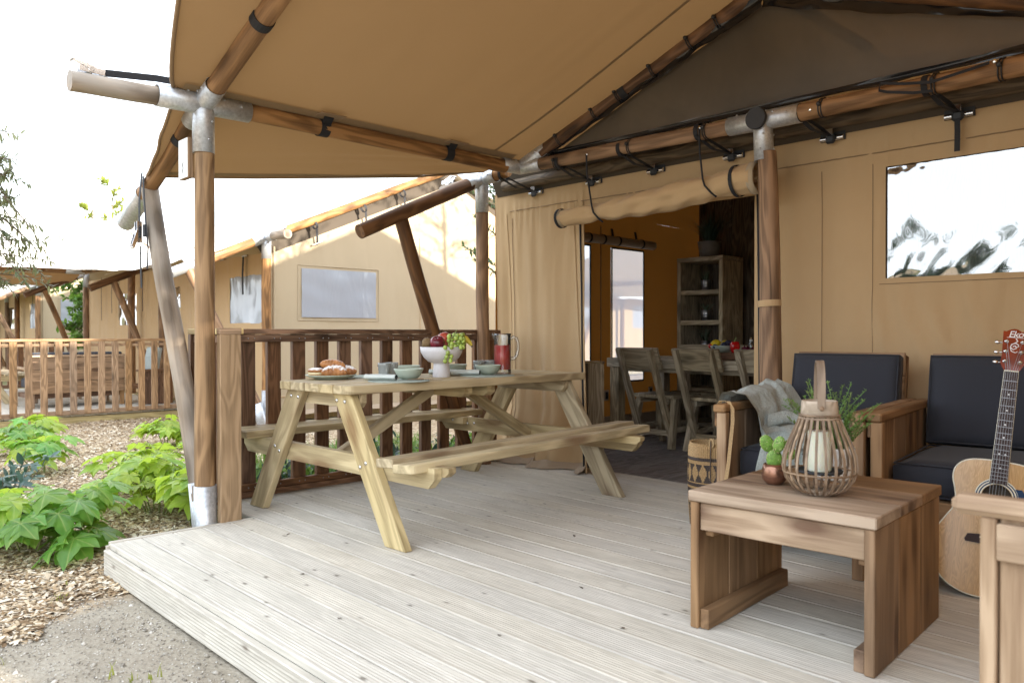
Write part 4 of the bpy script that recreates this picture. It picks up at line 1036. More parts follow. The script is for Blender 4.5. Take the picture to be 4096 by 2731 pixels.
for e in (-1, 1):
    y = e*.83-.04
    for s in (-1, 1):
        mt = M['picnic_pale'] if (e < 0 and s > 0) else M['picnic']
        # leg: parallelogram board with level feet
        tw, bw = .125, .155; x0, x1 = s*.220, s*.655
        b = MB(); hx = .066; zt = .699
        vs = []
        for yy in (-.0225, .0225):
            vs += [(x1-hx*1.18, yy, 0), (x1+hx*1.18, yy, 0), (x0+hx*1.18, yy, zt), (x0-hx*1.18, yy, zt)]
        fs_ = [(0, 1, 2, 3), (7, 6, 5, 4), (0, 4, 5, 1), (1, 5, 6, 2), (2, 6, 7, 3), (3, 7, 4, 0)]
        th_ = math.atan2(x0-x1, zt)
        gr = [(p[2]*math.cos(th_)+p[0]*math.sin(th_), p[0]*math.cos(th_)-p[2]*math.sin(th_), p[1]) for p in vs]
        b.add(vs, fs_, g=gr)
        o = put('leg', b.mesh('leg'), mt, pt, P_ @ T(0, y, 0))
        md = o.modifiers.new('bevel', 'BEVEL'); md.width = .004; md.segments = 1
        for (bx, bz) in ((x0-.035, .665), (x0+.035, .662), (s*.432, .375), (s*.385, .352)):
            put('bolt', boltm, M['steel'], pt, P_ @ T(bx, y+e*.0245, bz))
    # seat bearer and top batten, inside of the legs
    bb = MB(); yb = y-e*.046
    pr = [(-.885, .345), (-.84, .300), (.84, .300), (.885, .345), (.885, .396), (-.885, .396)]
    vs = [(x, -.0215, z) for x, z in pr]+[(x, .0215, z) for x, z in pr]; n = 6
    bb.add(vs, [tuple(range(n)), tuple(range(2*n-1, n-1, -1))]+[(i, i+n, (i+1) % n+n, (i+1) % n) for i in range(n)])
    put('seat_bearer', bb.mesh('bearer'), M['picnic_pale'] if e < 0 else M['picnic'], pt, P_ @ T(0, yb, 0))
    for s in (-1, 1):
        bb = MB(); pr = [(.60, .352), (.90, .352), (.93, .375), (.93, .397), (.60, .397)]; pr = [(s*x, z) for x, z in pr]
        vs = [(x, -.022, z) for x, z in pr]+[(x, .022, z) for x, z in pr]; n = 5
        bb.add(vs, [tuple(range(n)), tuple(range(2*n-1, n-1, -1))]+[(i, i+n, (i+1) % n+n, (i+1) % n) for i in range(n)])
        put('seat_cleat', bb.mesh('cleat'), M['picnic'], pt, P_ @ T(0, yb-e*.045, 0))
        put('bolt', boltm, M['steel'], pt, P_ @ T(s*.71, yb-e*.0685, .378))
        put('bolt', boltm, M['steel'], pt, P_ @ T(s*.53, yb-e*.025, .36)); put('bolt', boltm, M['steel'], pt, P_ @ T(s*.60, yb-e*.025, .355))
    bb = MB(); pr = [(-.31, .655), (-.285, .628), (.285, .628), (.31, .655), (.31, .6995), (-.31, .6995)]
    vs = [(x, -.022, z) for x, z in pr]+[(x, .022, z) for x, z in pr]; n = 6
    bb.add(vs, [tuple(range(n)), tuple(range(2*n-1, n-1, -1))]+[(i, i+n, (i+1) % n+n, (i+1) % n) for i in range(n)])
    put('top_batten', bb.mesh('batten'), M['picnic'], pt, P_ @ T(0, y-e*.046, 0))
    plank(pt, 'diagonal_brace', M['picnic'], (0, y-e*.068, .330), (0, e*.09, .690), .045, .062, up=(0, 0, 1), F=P_, b=.004)
for yy in (-.06, .06):
    bb = MB(); pr = [(-.29, .66), (-.26, .640), (.26, .640), (.29, .66), (.29, .6995), (-.29, .6995)]
    vs = [(x, -.03, z) for x, z in pr]+[(x, .03, z) for x, z in pr]; n = 6
    bb.add(vs, [tuple(range(n)), tuple(range(2*n-1, n-1, -1))]+[(i, i+n, (i+1) % n+n, (i+1) % n) for i in range(n)])
    put('top_batten', bb.mesh('batten'), M['picnic'], pt, P_ @ T(0, yy*1.5, 0))

# ------------------------------------------------------------------ what stands on the picnic table
ZP = ZT_
def bowlprof(r, h, foot, t=.004):
    o = [(0.0, 0.0), (foot, 0.0), (foot, .004)]
    for k in range(1, 9):
        q = k/8; o.append((foot+(r-foot)*q**.62, .004+(h-.004)*q**1.5))
    i = [(p[0]-t, p[1]+t*.6) for p in o[3:]][::-1]; i[0] = (r-t, h)
    return o+i+[(foot*.8, .009), (0, .009)]
plate = tag(turned(None, 'plate', M['sage'], [(0, 0), (.085, 0), (.088, .004), (.125, .014), (.143, .024), (.141, .0265), (.122, .019), (.085, .0085), (0, .0085)], 40, T(-3.905, 2.315, ZP)), 'round sage green plate carrying the pastries', 'plate')
def croissant(name, label, mat, Mx, L=.17, r=.036, curve=.05, segs=7, cat='croissant'):
    pts = []; n = 44; v = []; f = []; m = 16
    for i in range(n+1):
        t = i/n*2-1
        x = t*L/2*math.cos(t*.35); y = -curve*t*t
        rr = r*(1-abs(t)**2.3)**.62+.004; q = abs(math.sin((t*segs*.5)*PI+.4)); rr *= .88+.14*q**.45
        for j in range(m):
            a = 2*PI*j/m; k = 1+.05*noise.noise((t*5, math.cos(a)*2, math.sin(a)*2+L*40))
            v.append((x, y+rr*k*math.cos(a), max(.001, r*.80+rr*.86*k*math.sin(a))))
    for i in range(n):
        for j in range(m): f.append((i*m+j, i*m+(j+1) % m, (i+1)*m+(j+1) % m, (i+1)*m+j))
    f += [tuple(range(m-1, -1, -1)), tuple(n*m+j for j in range(m))]
    return tag(put(name, mesh(name, v, f, True), mat, None, Mx), label, cat)
cz = ZP+.010
croissant('croissant', 'sugar dusted croissant at the front of the plate', M['sugar'], T(-3.845, 2.305, cz, rz=R(48)), .15, .040, .03)
croissant('croissant', 'golden striped croissant lying on top of the pastries', M['pastry'], T(-3.955, 2.36, cz+.040, rz=R(44), ry=R(6)), .155, .033, .03, 9)
croissant('croissant', 'sugar dusted croissant at the back right of the plate', M['sugar'], T(-3.905, 2.405, cz+.002, rz=R(70)), .13, .036, .03)
bun = thing('cream_bun', 'round cream filled bun dusted with icing sugar', 'bun', (-3.945, 2.245, cz))
turned(bun, 'bun_base', M['pastry'], [(0, .0005), (.038, .001), (.047, .010), (.044, .017), (0, .018)], 24, WM[bun])
turned(bun, 'cream_layer', M['cream'], [(0, .016), (.044, .0165), (.047, .023), (.044, .030), (0, .031)], 24, WM[bun])
turned(bun, 'bun_top', M['sugar'], [(0, .029), (.043, .030), (.049, .036), (.042, .047), (.025, .053), (0, .055)], 24, WM[bun])
def placemat(x, y, label, r=.165):
    prof = []
    n = 14
    for k in range(n+1):
        rr = r*k/n; prof.append((rr, .0035)); 
        if k < n: prof.append((rr+r/n*.55, .0052))
    prof += [(r+.002, .0008), (0, .0008)]
    return tag(turned(None, 'placemat', M['mat'], prof, 48, T(x, y, ZP)), label, 'placemat', 'woven placemats on the picnic table')
placemat(-3.475, 2.475, 'round sage placemat at the near edge of the picnic table')
placemat(-3.93, 2.62, 'round sage placemat on the railing side, near the pastries')
placemat(-3.54, 3.17, 'round sage placemat under the juice jug and two bowls')
placemat(-3.95, 3.28, 'round sage placemat on the railing side, beyond the fruit stand')
def bowl(x, y, label, r=.081, h=.060, z=.0055):
    return tag(turned(None, 'bowl', M['sage'], bowlprof(r, h, .034), 36, T(x, y, ZP+z)), label, 'bowl', 'sage bowls on the picnic table')
bowl(-3.485, 2.545, 'sage bowl in front of the glasses at the near placemat')
bowl(-3.83, 2.79, 'sage bowl half hidden behind the near glasses', .075)
bowl(-3.555, 3.19, 'sage bowl beside the juice jug')
bowl(-3.77, 3.10, 'sage bowl left of the one by the juice jug')
def tumbler(x, y, label, z=.0055, h=.085):
    prof = [(0, 0), (.027, 0)]
    n = 9
    for k in range(n+1):
        q = k/n; prof.append((.028+.011*q+(.0018 if k % 2 else 0)*(q < .85), .003+(h-.003)*q))
    prof += [(.0375, h), (.027, .010), (0, .009)]
    v, f = lathe_vf(prof, 26)
    v2 = [(x_*(1+.04*math.sin(math.atan2(y_, x_)*13+z_*160)*(z_ < h*.85)), y_*(1+.04*math.sin(math.atan2(y_, x_)*13+z_*160)*(z_ < h*.85)), z_) for x_, y_, z_ in v]
    return tag(put('tumbler', mesh('tumbler', v2, f, True), M['glass_cut'], None, T(x, y, ZP+z)), label, 'glass', 'pressed glass tumblers on the picnic table')
tumbler(-3.70, 2.535, 'pressed glass tumbler on the near placemat, left of the bowl')
tumbler(-3.745, 2.615, 'pressed glass tumbler just behind the near tumbler')
tumbler(-3.70, 3.245, 'pressed glass tumbler behind the bowls, left of the jug', h=.082)
tumbler(-3.69, 3.325, 'pressed glass tumbler close against the juice jug', h=.082)
def napkin(x, y, rz, label, L=.17):
    v = []; f = []; n, m = 24, 14
    for i in range(n+1):
        t = i/n-.5
        for j in range(m):
            a = 2*PI*j/m; w = .030*(1-.10*math.cos(t*5)); k = 1+.10*noise.noise((t*9, math.cos(a), math.sin(a)+x*9))
            v.append((t*L, w*k*math.cos(a), .017+.016*k*math.sin(a)))
    for i in range(n):
        for j in range(m): f.append((i*m+j, i*m+(j+1) % m, (i+1)*m+(j+1) % m, (i+1)*m+j))
    nk = thing('napkin', label, 'napkin', (x, y, ZP+.006), rz, 'rolled napkins on the picnic table')
    put('napkin_roll', mesh('roll', v, f, True), M['napkin'], nk, WM[nk])
    sp = [(L/2+.001, .020*(1-k/30*.75)*math.cos(k*.55), .017+.014*(1-k/30*.75)*math.sin(k*.55)) for k in range(30)]
    tube(nk, 'napkin_edge', M['black'], sp, .0013, 5, F=WM[nk]); tube(nk, 'napkin_edge', M['black'], [(t*L, -.031+.002*math.sin(t*9), .012) for t in np.linspace(-.5, .5, 10)], .0012, 5, F=WM[nk])
    return nk
napkin(-3.515, 2.385, R(38), 'rolled sage napkin lying before the near bowl')
napkin(-3.60, 3.05, R(40), 'rolled sage napkin beside the bowl near the jug')
napkin(-3.74, 2.99, R(44), 'rolled sage napkin behind the fruit stand')
def cutlery(x, y, rz, label, kind='knife'):
    b = MB()
    if kind == 'knife':
        v, f = box_vf(.11, .019, .0022, .0008); b.add(v, f, T(.055, 0, .001)); v, f = box_vf(.10, .012, .006, .002); b.add(v, f, T(-.05, 0, .003))
    else:
        v, f = box_vf(.12, .007, .003, .001); b.add(v, f, T(-.04, 0, .003)); v, f = ball_vf(.028, .018, .005, 12, 6); b.add(v, f, T(.045, 0, .006), smooth=True)
    return tag(put(kind, b.mesh(kind), M['chrome'], None, T(x, y, ZP+.0065, rz)), label, kind)
cutlery(-3.655, 2.455, R(64), 'steel spoon resting by the napkin near the tumblers', 'spoon')
cutlery(-3.40, 2.585, R(78), 'steel knife right of the near sage bowl')
cutlery(-3.47, 3.275, R(78), 'steel knife lying in front of the juice jug')
# fruit stand
fs = tag(turned(None, 'fruit_bowl', M['whitecer'], [(0, 0), (.051, 0), (.053, .003), (.046, .078), (.046, .082), (.078, .092), (.104, .116), (.121, .146), (.126, .178), (.1225, .178), (.117, .148), (.100, .121), (.07, .100), (0, .094)], 48, T(-3.625, 2.885, ZP)), 'matt white footed fruit bowl heaped with fruit', 'fruit bowl')
BO = Vector((-3.625, 2.885, ZP))
U = Vector((.69, .7235, 0)); V_ = Vector((-.7235, .69, 0))       # across / away as seen from the deck's front
def fruit(name, label, cat, mat, du, dv, dz, r, prof=None, rot=(0, 0, 0), stalk=True, group=None):
    c = BO+U*du+V_*dv+Vector((0, 0, dz))
    t = thing(name, label, cat, tuple(c), group=group); Mx = T(*c) @ Euler(rot).to_matrix().to_4x4()
    pr = prof or [(0, -.78), (.25, -.86), (.55, -.80), (.85, -.50), (1.0, -.05), (.97, .35), (.78, .70), (.48, .86), (.22, .84), (.06, .70), (0, .66)]
    turned(t, 'flesh', mat, [(a*r, b*r) for a, b in pr], 24, Mx)
    if stalk: tube(t, 'stalk', M['bark'], [(0, 0, .66*r), (.003, 0, .9*r), (.008, 0, 1.12*r)], .0016, 5, F=Mx)
    return t
fruit('apple', 'dark red apple at the front of the fruit bowl', 'apple', M['apple_red'], -.018, -.052, .200, .044, rot=(.5, .3, 0))
fruit('apple', 'blush red apple at the back of the fruit bowl', 'apple', M['apple_bi'], .012, .04, .220, .045, rot=(.3, -.5, 0))
kp = [(0, -1.15), (.35, -1.08), (.75, -.75), (.98, -.2), (1, .2), (.78, .75), (.35, 1.08), (0, 1.15)]
fruit('kiwi', 'brown kiwi at the left of the dark red apple', 'kiwi', M['kiwi'], -.082, -.02, .200, .032, kp, (.2, 1.2, 0), False)
fruit('kiwi', 'brown kiwi tucked behind the front kiwi', 'kiwi', M['kiwi'], -.090, .028, .190, .030, kp, (.2, .2, .6), False)
bn = thing('banana', 'yellow green banana poking out over the right rim of the fruit bowl', 'banana', tuple(BO+Vector((0, 0, .18))))
bpts = [BO+U*du+V_*.03+Vector((0, 0, dz)) for du, dz in ((.04, .205), (.075, .232), (.108, .240), (.140, .226), (.164, .203), (.176, .184))]
tube(bn, 'peel', M['banana'], bpts, [.011, .017, .019, .018, .013, .007], 8); tube(bn, 'tip', M['bark'], [bpts[-1], bpts[-1]+Vector((.003, .003, -.008))], .006, 6)
gr_ = thing('grape_bunch', 'bunch of green grapes hanging over the rim of the fruit bowl', 'grapes', tuple(BO+Vector((0, 0, .2))))
_gv, _gf = ball_vf(.0125, .0125, .0138, 12, 8); gme = mesh('grape', _gv, _gf, True); rg = random.Random(11); gp_ = []
for k in range(420):
    t = rg.random(); du = .045+.09*rg.random(); dz = .175+.075*rg.random()
    if k > 250: du = .030+.04*rg.random(); dz = .095+.09*rg.random()
    q = Vector((du, -.055+.07*rg.random()-(.055 if dz < .18 else 0), dz))
    if dz < .18 and math.hypot(q.x, q.y) < .118: q.y = -math.sqrt(max(0, .128**2-q.x**2))
    if any((q-o).length < .0235 for o in gp_): continue
    gp_.append(q)
    if len(gp_) >= 42: break
for q in gp_: put('grape', gme, M['grape'], gr_, T(*(BO+U*q.x+V_*q.y+Vector((0, 0, q.z)))))
tube(gr_, 'grape_stem', M['stalk'], [BO+U*.06+V_*-.02+Vector((0, 0, .22)), BO+U*.085+V_*-.02+Vector((0, 0, .258)), BO+U*.090+V_*-.02+Vector((0, 0, .280))], .0022, 5)
# juice jug
jg = thing('juice_jug', 'straight glass jug of red juice at the far end of the table', 'jug', (-3.625, 3.375, ZP+.004))
JM = WM[jg]
turned(jg, 'glass_body', M['glass'], [(0, 0), (.054, 0), (.0555, .004), (.054, .02), (.0535, .24), (.0565, .252), (.0540, .252), (.0508, .238), (.0508, .026), (0, .022)], 36, JM)
turned(jg, 'juice', M['juice'], [(0, .0225), (.0515, .0265), (.0515, .178), (0, .178)], 32, JM)
a_ = math.atan2(U.y, U.x)
tube(jg, 'jug_handle', M['glass'], [(math.cos(a_)*r_, math.sin(a_)*r_, z_) for r_, z_ in ((.052, .218), (.070, .231), (.090, .222), (.099, .190), (.099, .145), (.090, .112), (.072, .094), (.053, .094))], [.011, .010, .009, .0085, .0085, .009, .010, .012], 10, F=JM)
tube(jg, 'jug_spout', M['glass'], [(-math.cos(a_)*r_, -math.sin(a_)*r_, z_) for r_, z_ in ((.048, .225), (.055, .243), (.064, .254))], [.012, .011, .008], 8, F=JM)

# ------------------------------------------------------------------ coffee table
ct = thing('coffee_table', 'low brown pine coffee table holding the lantern', 'coffee table', (-1.232, 2.632, 0), rz=R(3.6))
C_ = WM[ct]; HX, HY = .300, .335
for k in range(3):
    w_ = (2*HY+.012)/3; y = -HY-.006+w_*(k+.5)
    block(ct, 'top_board', M['lounge_pale'] if k == 0 else M['lounge'], (-HX-.006, y-w_/2+.0012, .432), (HX+.006, y+w_/2-.0012, .468), F=C_, b=.0035)
for s in (-1, 1):
    for k in range(3):
        w_ = 2*HY/3; y = -HY+w_*(k+.5); xo = s*HX
        block(ct, 'side_board', M['lounge'], (min(xo, xo-s*.030), y-w_/2+.001, .001), (max(xo, xo-s*.030), y+w_/2-.001, .430), F=C_, along=2)
    xi = s*(HX-.0315)
    block(ct, 'foot_rail', M['lounge'], (min(xi, xi-s*.032), -HY+.012, .001), (max(xi, xi-s*.032), HY-.02, .068), F=C_)
    block(ct, 'corner_batten', M['lounge'], (min(xi, xi-s*.030), -HY+.045, .31), (max(xi, xi-s*.030), HY-.05, .430), F=C_)
block(ct, 'apron', M['lounge_pale'], (-HX+.031, -HY+.012, .335), (HX-.031, -HY+.036, .4275), F=C_)
block(ct, 'apron', M['lounge'], (-HX+.031, HY-.036, .335), (HX-.031, HY-.012, .4275), F=C_)
# lantern
ZC = .468
ln = thing('lantern', 'slatted bamboo lantern with a looped wooden handle', 'lantern', (-1.178, 2.535, ZC))
LM = WM[ln] @ T(rz=R(20))
prof = [(.052, .004), (.085, .022), (.108, .052), (.118, .090), (.114, .130), (.098, .175), (.080, .215), (.066, .248), (.060, .258)]
for k in range(24):
    a = 2*PI*k/24; ca, sa = math.cos(a), math.sin(a)
    pts = [Vector((r*ca, r*sa, z)) for r, z in prof]
    v = []; f = []
    for i, p in enumerate(pts):
        d = (pts[min(i+1, 8)]-pts[max(i-1, 0)]).normalized(); side = Vector((-sa, ca, 0))*.0042; nn = d.cross(side).normalized()*.002
        v += [p-side-nn, p+side-nn, p+side+nn, p-side+nn]
    for i in range(8):
        for j in range(4): f.append((i*4+j, i*4+(j+1) % 4, i*4+4+(j+1) % 4, i*4+4+j))
    f += [(3, 2, 1, 0), (32, 33, 34, 35)]
    put('slat', mesh('slat', v, f, grain=[(p[2], p[0], p[1]) for p in v]), M['bamboo'], ln, LM)
for (r, z, t) in ((.114, .074, .0035), (.0635, .252, .004), (.0625, .262, .004), (.054, .006, .004)):
    tube(ln, 'hoop', M['bamboo'], [(r*math.cos(a), r*math.sin(a), z) for a in np.linspace(0, 2*PI, 40)[:-1]], t, 7, closed=True, F=LM)
turned(ln, 'top_collar', M['bamboo_pale'], [(.056, .258), (.060, .262), (.0565, .308), (.0545, .310), (.0525, .308), (.0525, .262)], 36, LM)
turned(ln, 'base_plate', M['bamboo'], [(0, .004), (.052, .004), (.054, .010), (0, .012)], 32, LM)
turned(ln, 'candle_plate', M['cap'], [(0, .072), (.072, .072), (.074, .080), (.070, .080), (.068, .076), (0, .076)], 32, LM)
hp = []
for t in np.linspace(0, PI, 26): hp.append((.058*math.cos(t), 0, .288+.152*math.sin(t)**.75))
HM = LM @ T(rz=R(-79))
v = []; f = []
for i, p in enumerate(hp):
    p = Vector(p); d = (Vector(hp[min(i+1, 25)])-Vector(hp[max(i-1, 0)])).normalized(); side = Vector((0, .0125, 0)); nn = d.cross(side).normalized()*.003
    v += [p-side-nn, p+side-nn, p+side+nn, p-side+nn]
for i in range(25):
    for j in range(4): f.append((i*4+j, i*4+(j+1) % 4, i*4+4+(j+1) % 4, i*4+4+j))
put('handle', mesh('handle', v, f, grain=[(p[0]+p[2], p[1], 0) for p in v]), M['bamboo'], ln, HM)
for s in (-1, 1):
    v, f = ball_vf(.004, .008, .008, 10, 6); put('handle_pin', mesh('pin', v, f, True), M['lounge'], ln, HM @ T(s*.063, 0, .288))
tag(turned(None, 'candle', M['candle'], [(0, 0), (.036, 0), (.037, .004), (.037, .128), (.034, .133), (.018, .130), (0, .129)], 28, T(-1.178, 2.535, ZC+.0765)), 'thick cream pillar candle standing inside the bamboo lantern', 'candle')
# cactus in its pot
cp_ = thing('cactus_pot', 'small prickly pear cactus in a hammered copper pot', 'cactus', (-1.365, 2.585, ZC))
CM = WM[cp_]
turned(cp_, 'pot', M['copper'], [(0, 0), (.026, 0), (.040, .016), (.044, .034), (.041, .056), (.036, .072), (.033, .072), (.037, .05), (.03, .02), (0, .015)], 30, CM)
turned(cp_, 'soil', M['bark'], [(0, .062), (.036, .062), (.0, .066)], 16, CM)
for (x, y, z, rx_, ry_, rz_, ax, az) in ((0, 0, .088, 0, 0, R(40), .028, .034), (-.034, .012, .138, R(8), R(-28), R(40), .024, .034), (.020, -.004, .142, 0, R(16), R(20), .020, .030), (.036, .030, .130, R(-15), R(35), R(80), .022, .028), (.045, .035, .105, R(10), R(55), R(50), .018, .024)):
    Mx = CM @ T(x, y, z) @ Euler((rx_, ry_, rz_)).to_matrix().to_4x4(); b = MB(); bv, bf = ball_vf(ax, .009, az, 18, 12); b.add(bv, bf, smooth=True)
    rc = random.Random(int(x*1e4)+5)
    for _ in range(46):
        a, tt = rc.random()*2*PI, math.asin(rc.uniform(-.95, .95)); p = Vector((ax*math.cos(tt)*math.cos(a), .009*math.cos(tt)*math.sin(a), az*math.sin(tt)))
        sv, sf = ball_vf(.0013, .0013, .0013, 5, 4); b.add(sv, sf, T(*(p*1.03)), mi=1)
    put('cactus_pad', b.mesh('pad', [M['cactus'], M['cream']]), None, cp_, Mx)
# herb in a white ribbed planter
hb = thing('herb_planter', 'bushy green herb in a white ribbed planter behind the lantern', 'potted herb', (-1.262, 2.83, ZC))
HB = WM[hb]; pr = [(0, 0), (.060, 0)]
for k in range(15): pr += [(.064+.0006*k, .004+.0075*k), (.0665+.0006*k, .008+.0075*k)]
pr += [(.073, .118), (.069, .118), (.064, .1), (0, .098)]
turned(hb, 'planter', M['planter'], pr, 32, HB)
turned(hb, 'soil', M['bark'], [(0, .100), (.066, .100), (0, .104)], 16, HB)
rh = random.Random(5)
for k in range(64):
    a = rh.random()*2*PI; lean = rh.uniform(.02, .17); h = rh.uniform(.12, .27)*(1-.2*(lean > .1)); b = MB()
    p0 = Vector((.04*math.cos(a)*rh.random(), .04*math.sin(a)*rh.random(), .10)); pts = [p0+Vector((math.cos(a)*lean*t**1.5+.012*math.sin(t*5+k), math.sin(a)*lean*t**1.5+.012*math.cos(t*4+k), h*t)) for t in np.linspace(0, 1, 9)]
    v, f, g = tube_vf(pts, [.0016]*5+[.001]*4, 4); b.add(v, f)
    for _ in range(95):
        t = rh.random()**.7*.999*8; i = int(t); p = pts[i].lerp(pts[i+1], t-i); aa = rh.random()*2*PI; L = rh.uniform(.009, .019)*(1.15-.5*t/8); e = Vector((math.cos(aa), math.sin(aa), rh.uniform(.1, .9)))*L; s = Vector((-math.sin(aa), math.cos(aa), 0))*L*.24
        b.add([p, p+e*.5+s, p+e, p+e*.5-s], [(0, 1, 2, 3)])
    put('herb_stem', b.mesh('stem'), M['herb'], hb, HB)
# ------------------------------------------------------------------ lounge set against the tent wall
LR = T(rz=R(7))
def cushion(parent, name, L, w, t, Mx, mat=None, r=.022, puff=.012):
    """upholstered block: L x w x t with soft edges and a slight crown"""
    nx, ny = 20, 14; v = []; f = []
    def pt(i, j, s):
        x = (i/nx-.5)*L; y = (j/ny-.5)*w; ex = min(i, nx-i)/nx*L; ey = min(j, ny-j)/ny*w; e = min(ex, ey)
        k = min(1, e/r); dz = t/2-r+r*math.sqrt(max(0, 1-(1-k)**2)); c = puff*math.sin(PI*i/nx)*math.sin(PI*j/ny)
        return (x, y, s*(dz+c)+.002*noise.noise((x*5, y*5, s)))
    for s in (1, -1):
        for j in range(ny+1):
            for i in range(nx+1): v.append(pt(i, j, s))
    K = (nx+1)*(ny+1)
    for j in range(ny):
        for i in range(nx):
            a = j*(nx+1)+i; f.append((a, a+1, a+nx+2, a+nx+1)); f.append((K+a, K+a+nx+1, K+a+nx+2, K+a+1))
    ring = [i for i in range(nx+1)]+[(j+1)*(nx+1)+nx for j in range(ny)]+[ny*(nx+1)+i for i in range(nx-1, -1, -1)]+[j*(nx+1) for j in range(ny-1, 0, -1)]
    for q in range(len(ring)):
        a, b = ring[q], ring[(q+1) % len(ring)]; f.append((b, a, K+a, K+b))
    o = put(name, mesh('cushion', v, f, True), mat or M['navy'], parent, Mx)
    for s in (1, -1):        # piped seam round each face
        ins = r*.35; ring2 = []
        for q in ring[::2]:
            i, j = q % (nx+1), q//(nx+1); x = (i/nx-.5)*(L-ins); y = (j/ny-.5)*(w-ins); ring2.append((x, y, s*(t/2-r*.45)))
        tube(o, 'piping', mat or M['navy'], ring2, .0035, 5, closed=True, F=WM[o])
    return o
def lounge(name, label, cat, u0, u1, v0, v1, aw=.058, armz=.680, cushions=1, left=True, right=True):
    c = LR @ Vector(((u0+u1)/2, (v0+v1)/2, 0)); t = thing(name, label, cat, tuple(c), R(7)); w = M['lounge']
    for s, has in ((u0, left), (u1-aw, right)):
        if not has: continue
        block(t, 'armrest', w, (s, v0, armz-.035), (s+aw, v1-.05, armz), F=LR, b=.006)
        pi = s+aw/2+(.0 if s == u0 else 0)
        n = 4; pw = (v1-v0-.14)/n
        for k in range(n): block(t, 'side_board', w, (pi-.0135, v0+.05+pw*k+.001, .002), (pi+.0135, v0+.05+pw*(k+1)-.001, armz-.0365), F=LR, along=2)
        block(t, 'front_leg', M['lounge_pale'] if s == u0 and name == 'lounge_chair' else w, (pi-.016, v0+.012, .002), (pi+.029, v0+.0485, armz-.0365), F=LR, along=2)
        block(t, 'arm_bracket', w, (pi-.030, v0+.02, armz-.10), (pi-.0165, v0+.16, armz-.037), F=LR)
    a, b = u0+aw/2+.03, u1-aw/2-.03
    block(t, 'front_rail', w, (a, v0+.155, .245), (b, v0+.182, .325), F=LR); block(t, 'front_rail', M['lounge_pale'], (a, v0+.160, .16), (b, v0+.185, .243), F=LR)
    for k in range(4): block(t, 'seat_slat', w, (a, v0+.20+.17*k, .30), (b, v0+.33+.17*k, .326), F=LR)
    for k in range(5):
        z = .33+.115*k; vv_ = v1-.135+.105*(z-.33)/.55
        block(t, 'back_board', w, (a, vv_, z), (b, vv_+.024, z+.112), F=LR)
    for uu in (a, b-.03):
        plank(t, 'back_post', w, (uu+.015, v1-.10, .25), (uu+.015, v1+.022, .885), .03, .045, up=(0, -1, 0), F=LR)
    cw = (b-a)/cushions
    for k in range(cushions):
        uc = a+cw*(k+.5)
        cushion(t, 'seat_cushion', cw-.006, v1-v0-.30, .145, LR @ T(uc, (v0+.16+v1-.14)/2, .405))
        cushion(t, 'back_cushion', cw-.010, .415, .105, LR @ T(uc, v1-.135, .685) @ Euler((R(90)-R(13), 0, 0)).to_matrix().to_4x4())
    return t
lounge('lounge_chair', 'brown timber lounge chair with navy cushions and a throw over one arm', 'armchair', -1.545, -.902, 3.315, 4.30)
lounge('lounge_sofa', 'brown timber sofa with navy cushions behind the guitar', 'sofa', -.896, .60, 3.335, 4.30, cushions=1)

# near armchair, turned side-on at the right edge
na = thing('lounge_chair', 'pale brown armchair seen from its boarded side at the right edge', 'armchair', (-.12, 2.12, 0), R(2.5)); NA = WM[na]
for yy in (-.36, .30):
    block(na, 'armrest', M['lounge_pale'], (-.425, yy-.03, .642), (.42, yy+.03, .680), F=NA, b=.012)
    for k in range(4): block(na, 'side_board', M['lounge_pale'], (-.345+.185*k+.001, yy-.004, .002), (-.345+.185*(k+1)-.001, yy+.022, .6405), F=NA, along=2)
    block(na, 'front_leg', M['lounge_pale'], (-.375, yy-.018, .002), (-.347, yy+.026, .6405), F=NA, along=2)
    block(na, 'side_rail', M['lounge_pale'], (-.346, yy-.024, .560), (.40, yy-.0055, .632), F=NA)
block(na, 'front_rail', M['lounge'], (-.33, -.33, .24), (-.305, .27, .325), F=NA)
for k in range(3): block(na, 'seat_slat', M['lounge'], (-.28+.2*k, -.33, .30), (-.10+.2*k, .27, .326), F=NA)
cushion(na, 'seat_cushion', .60, .58, .145, NA @ T(-.02, -.03, .405))
cushion(na, 'back_cushion', .58, .415, .105, NA @ T(.33, -.03, .66) @ Euler((R(75), 0, R(-90))).to_matrix().to_4x4())
for k in range(4): block(na, 'back_board', M['lounge'], (.40, -.33, .33+.13*k), (.425, .27, .455+.13*k), F=NA)

# throw over the lounge chair's left arm
th = thing('throw_blanket', 'grey green woven throw crumpled over the lounge chair arm', 'throw', tuple(LR @ Vector((-1.45, 3.62, .69))), R(7))
def throw1(u, w):
    # over the arm: from outside down, across the cap, down the inner side and out over the seat
    vv_ = 3.46+.56*u+.03*noise.noise((w*4, u*3, 1))
    path = [(-1.605, .560), (-1.590, .64), (-1.560, .700), (-1.51, .716), (-1.455, .705), (-1.415, .64), (-1.395, .56), (-1.37, .51), (-1.28, .530), (-1.19, .505), (-1.10, .50)]
    k = w*(len(path)-1); i = min(int(k), len(path)-2); q = k-i; q = q*q*(3-2*q)*.5+q*.5
    x = path[i][0]+(path[i+1][0]-path[i][0])*q; z = path[i][1]+(path[i+1][1]-path[i][1])*q
    a = .024+.050*min(1, max(0, (w-.4)*2.2))
    z += a*abs(noise.noise((u*5+w*2, w*2.2, 3)))*1.6+.012*math.sin(u*17+w*4)+.05*u*max(0, 1-abs(w-.3)*4); x += .030*noise.noise((u*6, w*3, 8))+.020*math.sin(u*19+2*w)*min(1, max(0, (w-.35)*5))
    if w > .72: vv_ += (w-.72)*-.25*(1-u)
    return LR @ Vector((x, vv_, z))
sheet(th, 'blanket_fold', M['throw'], throw1, 46, 80)
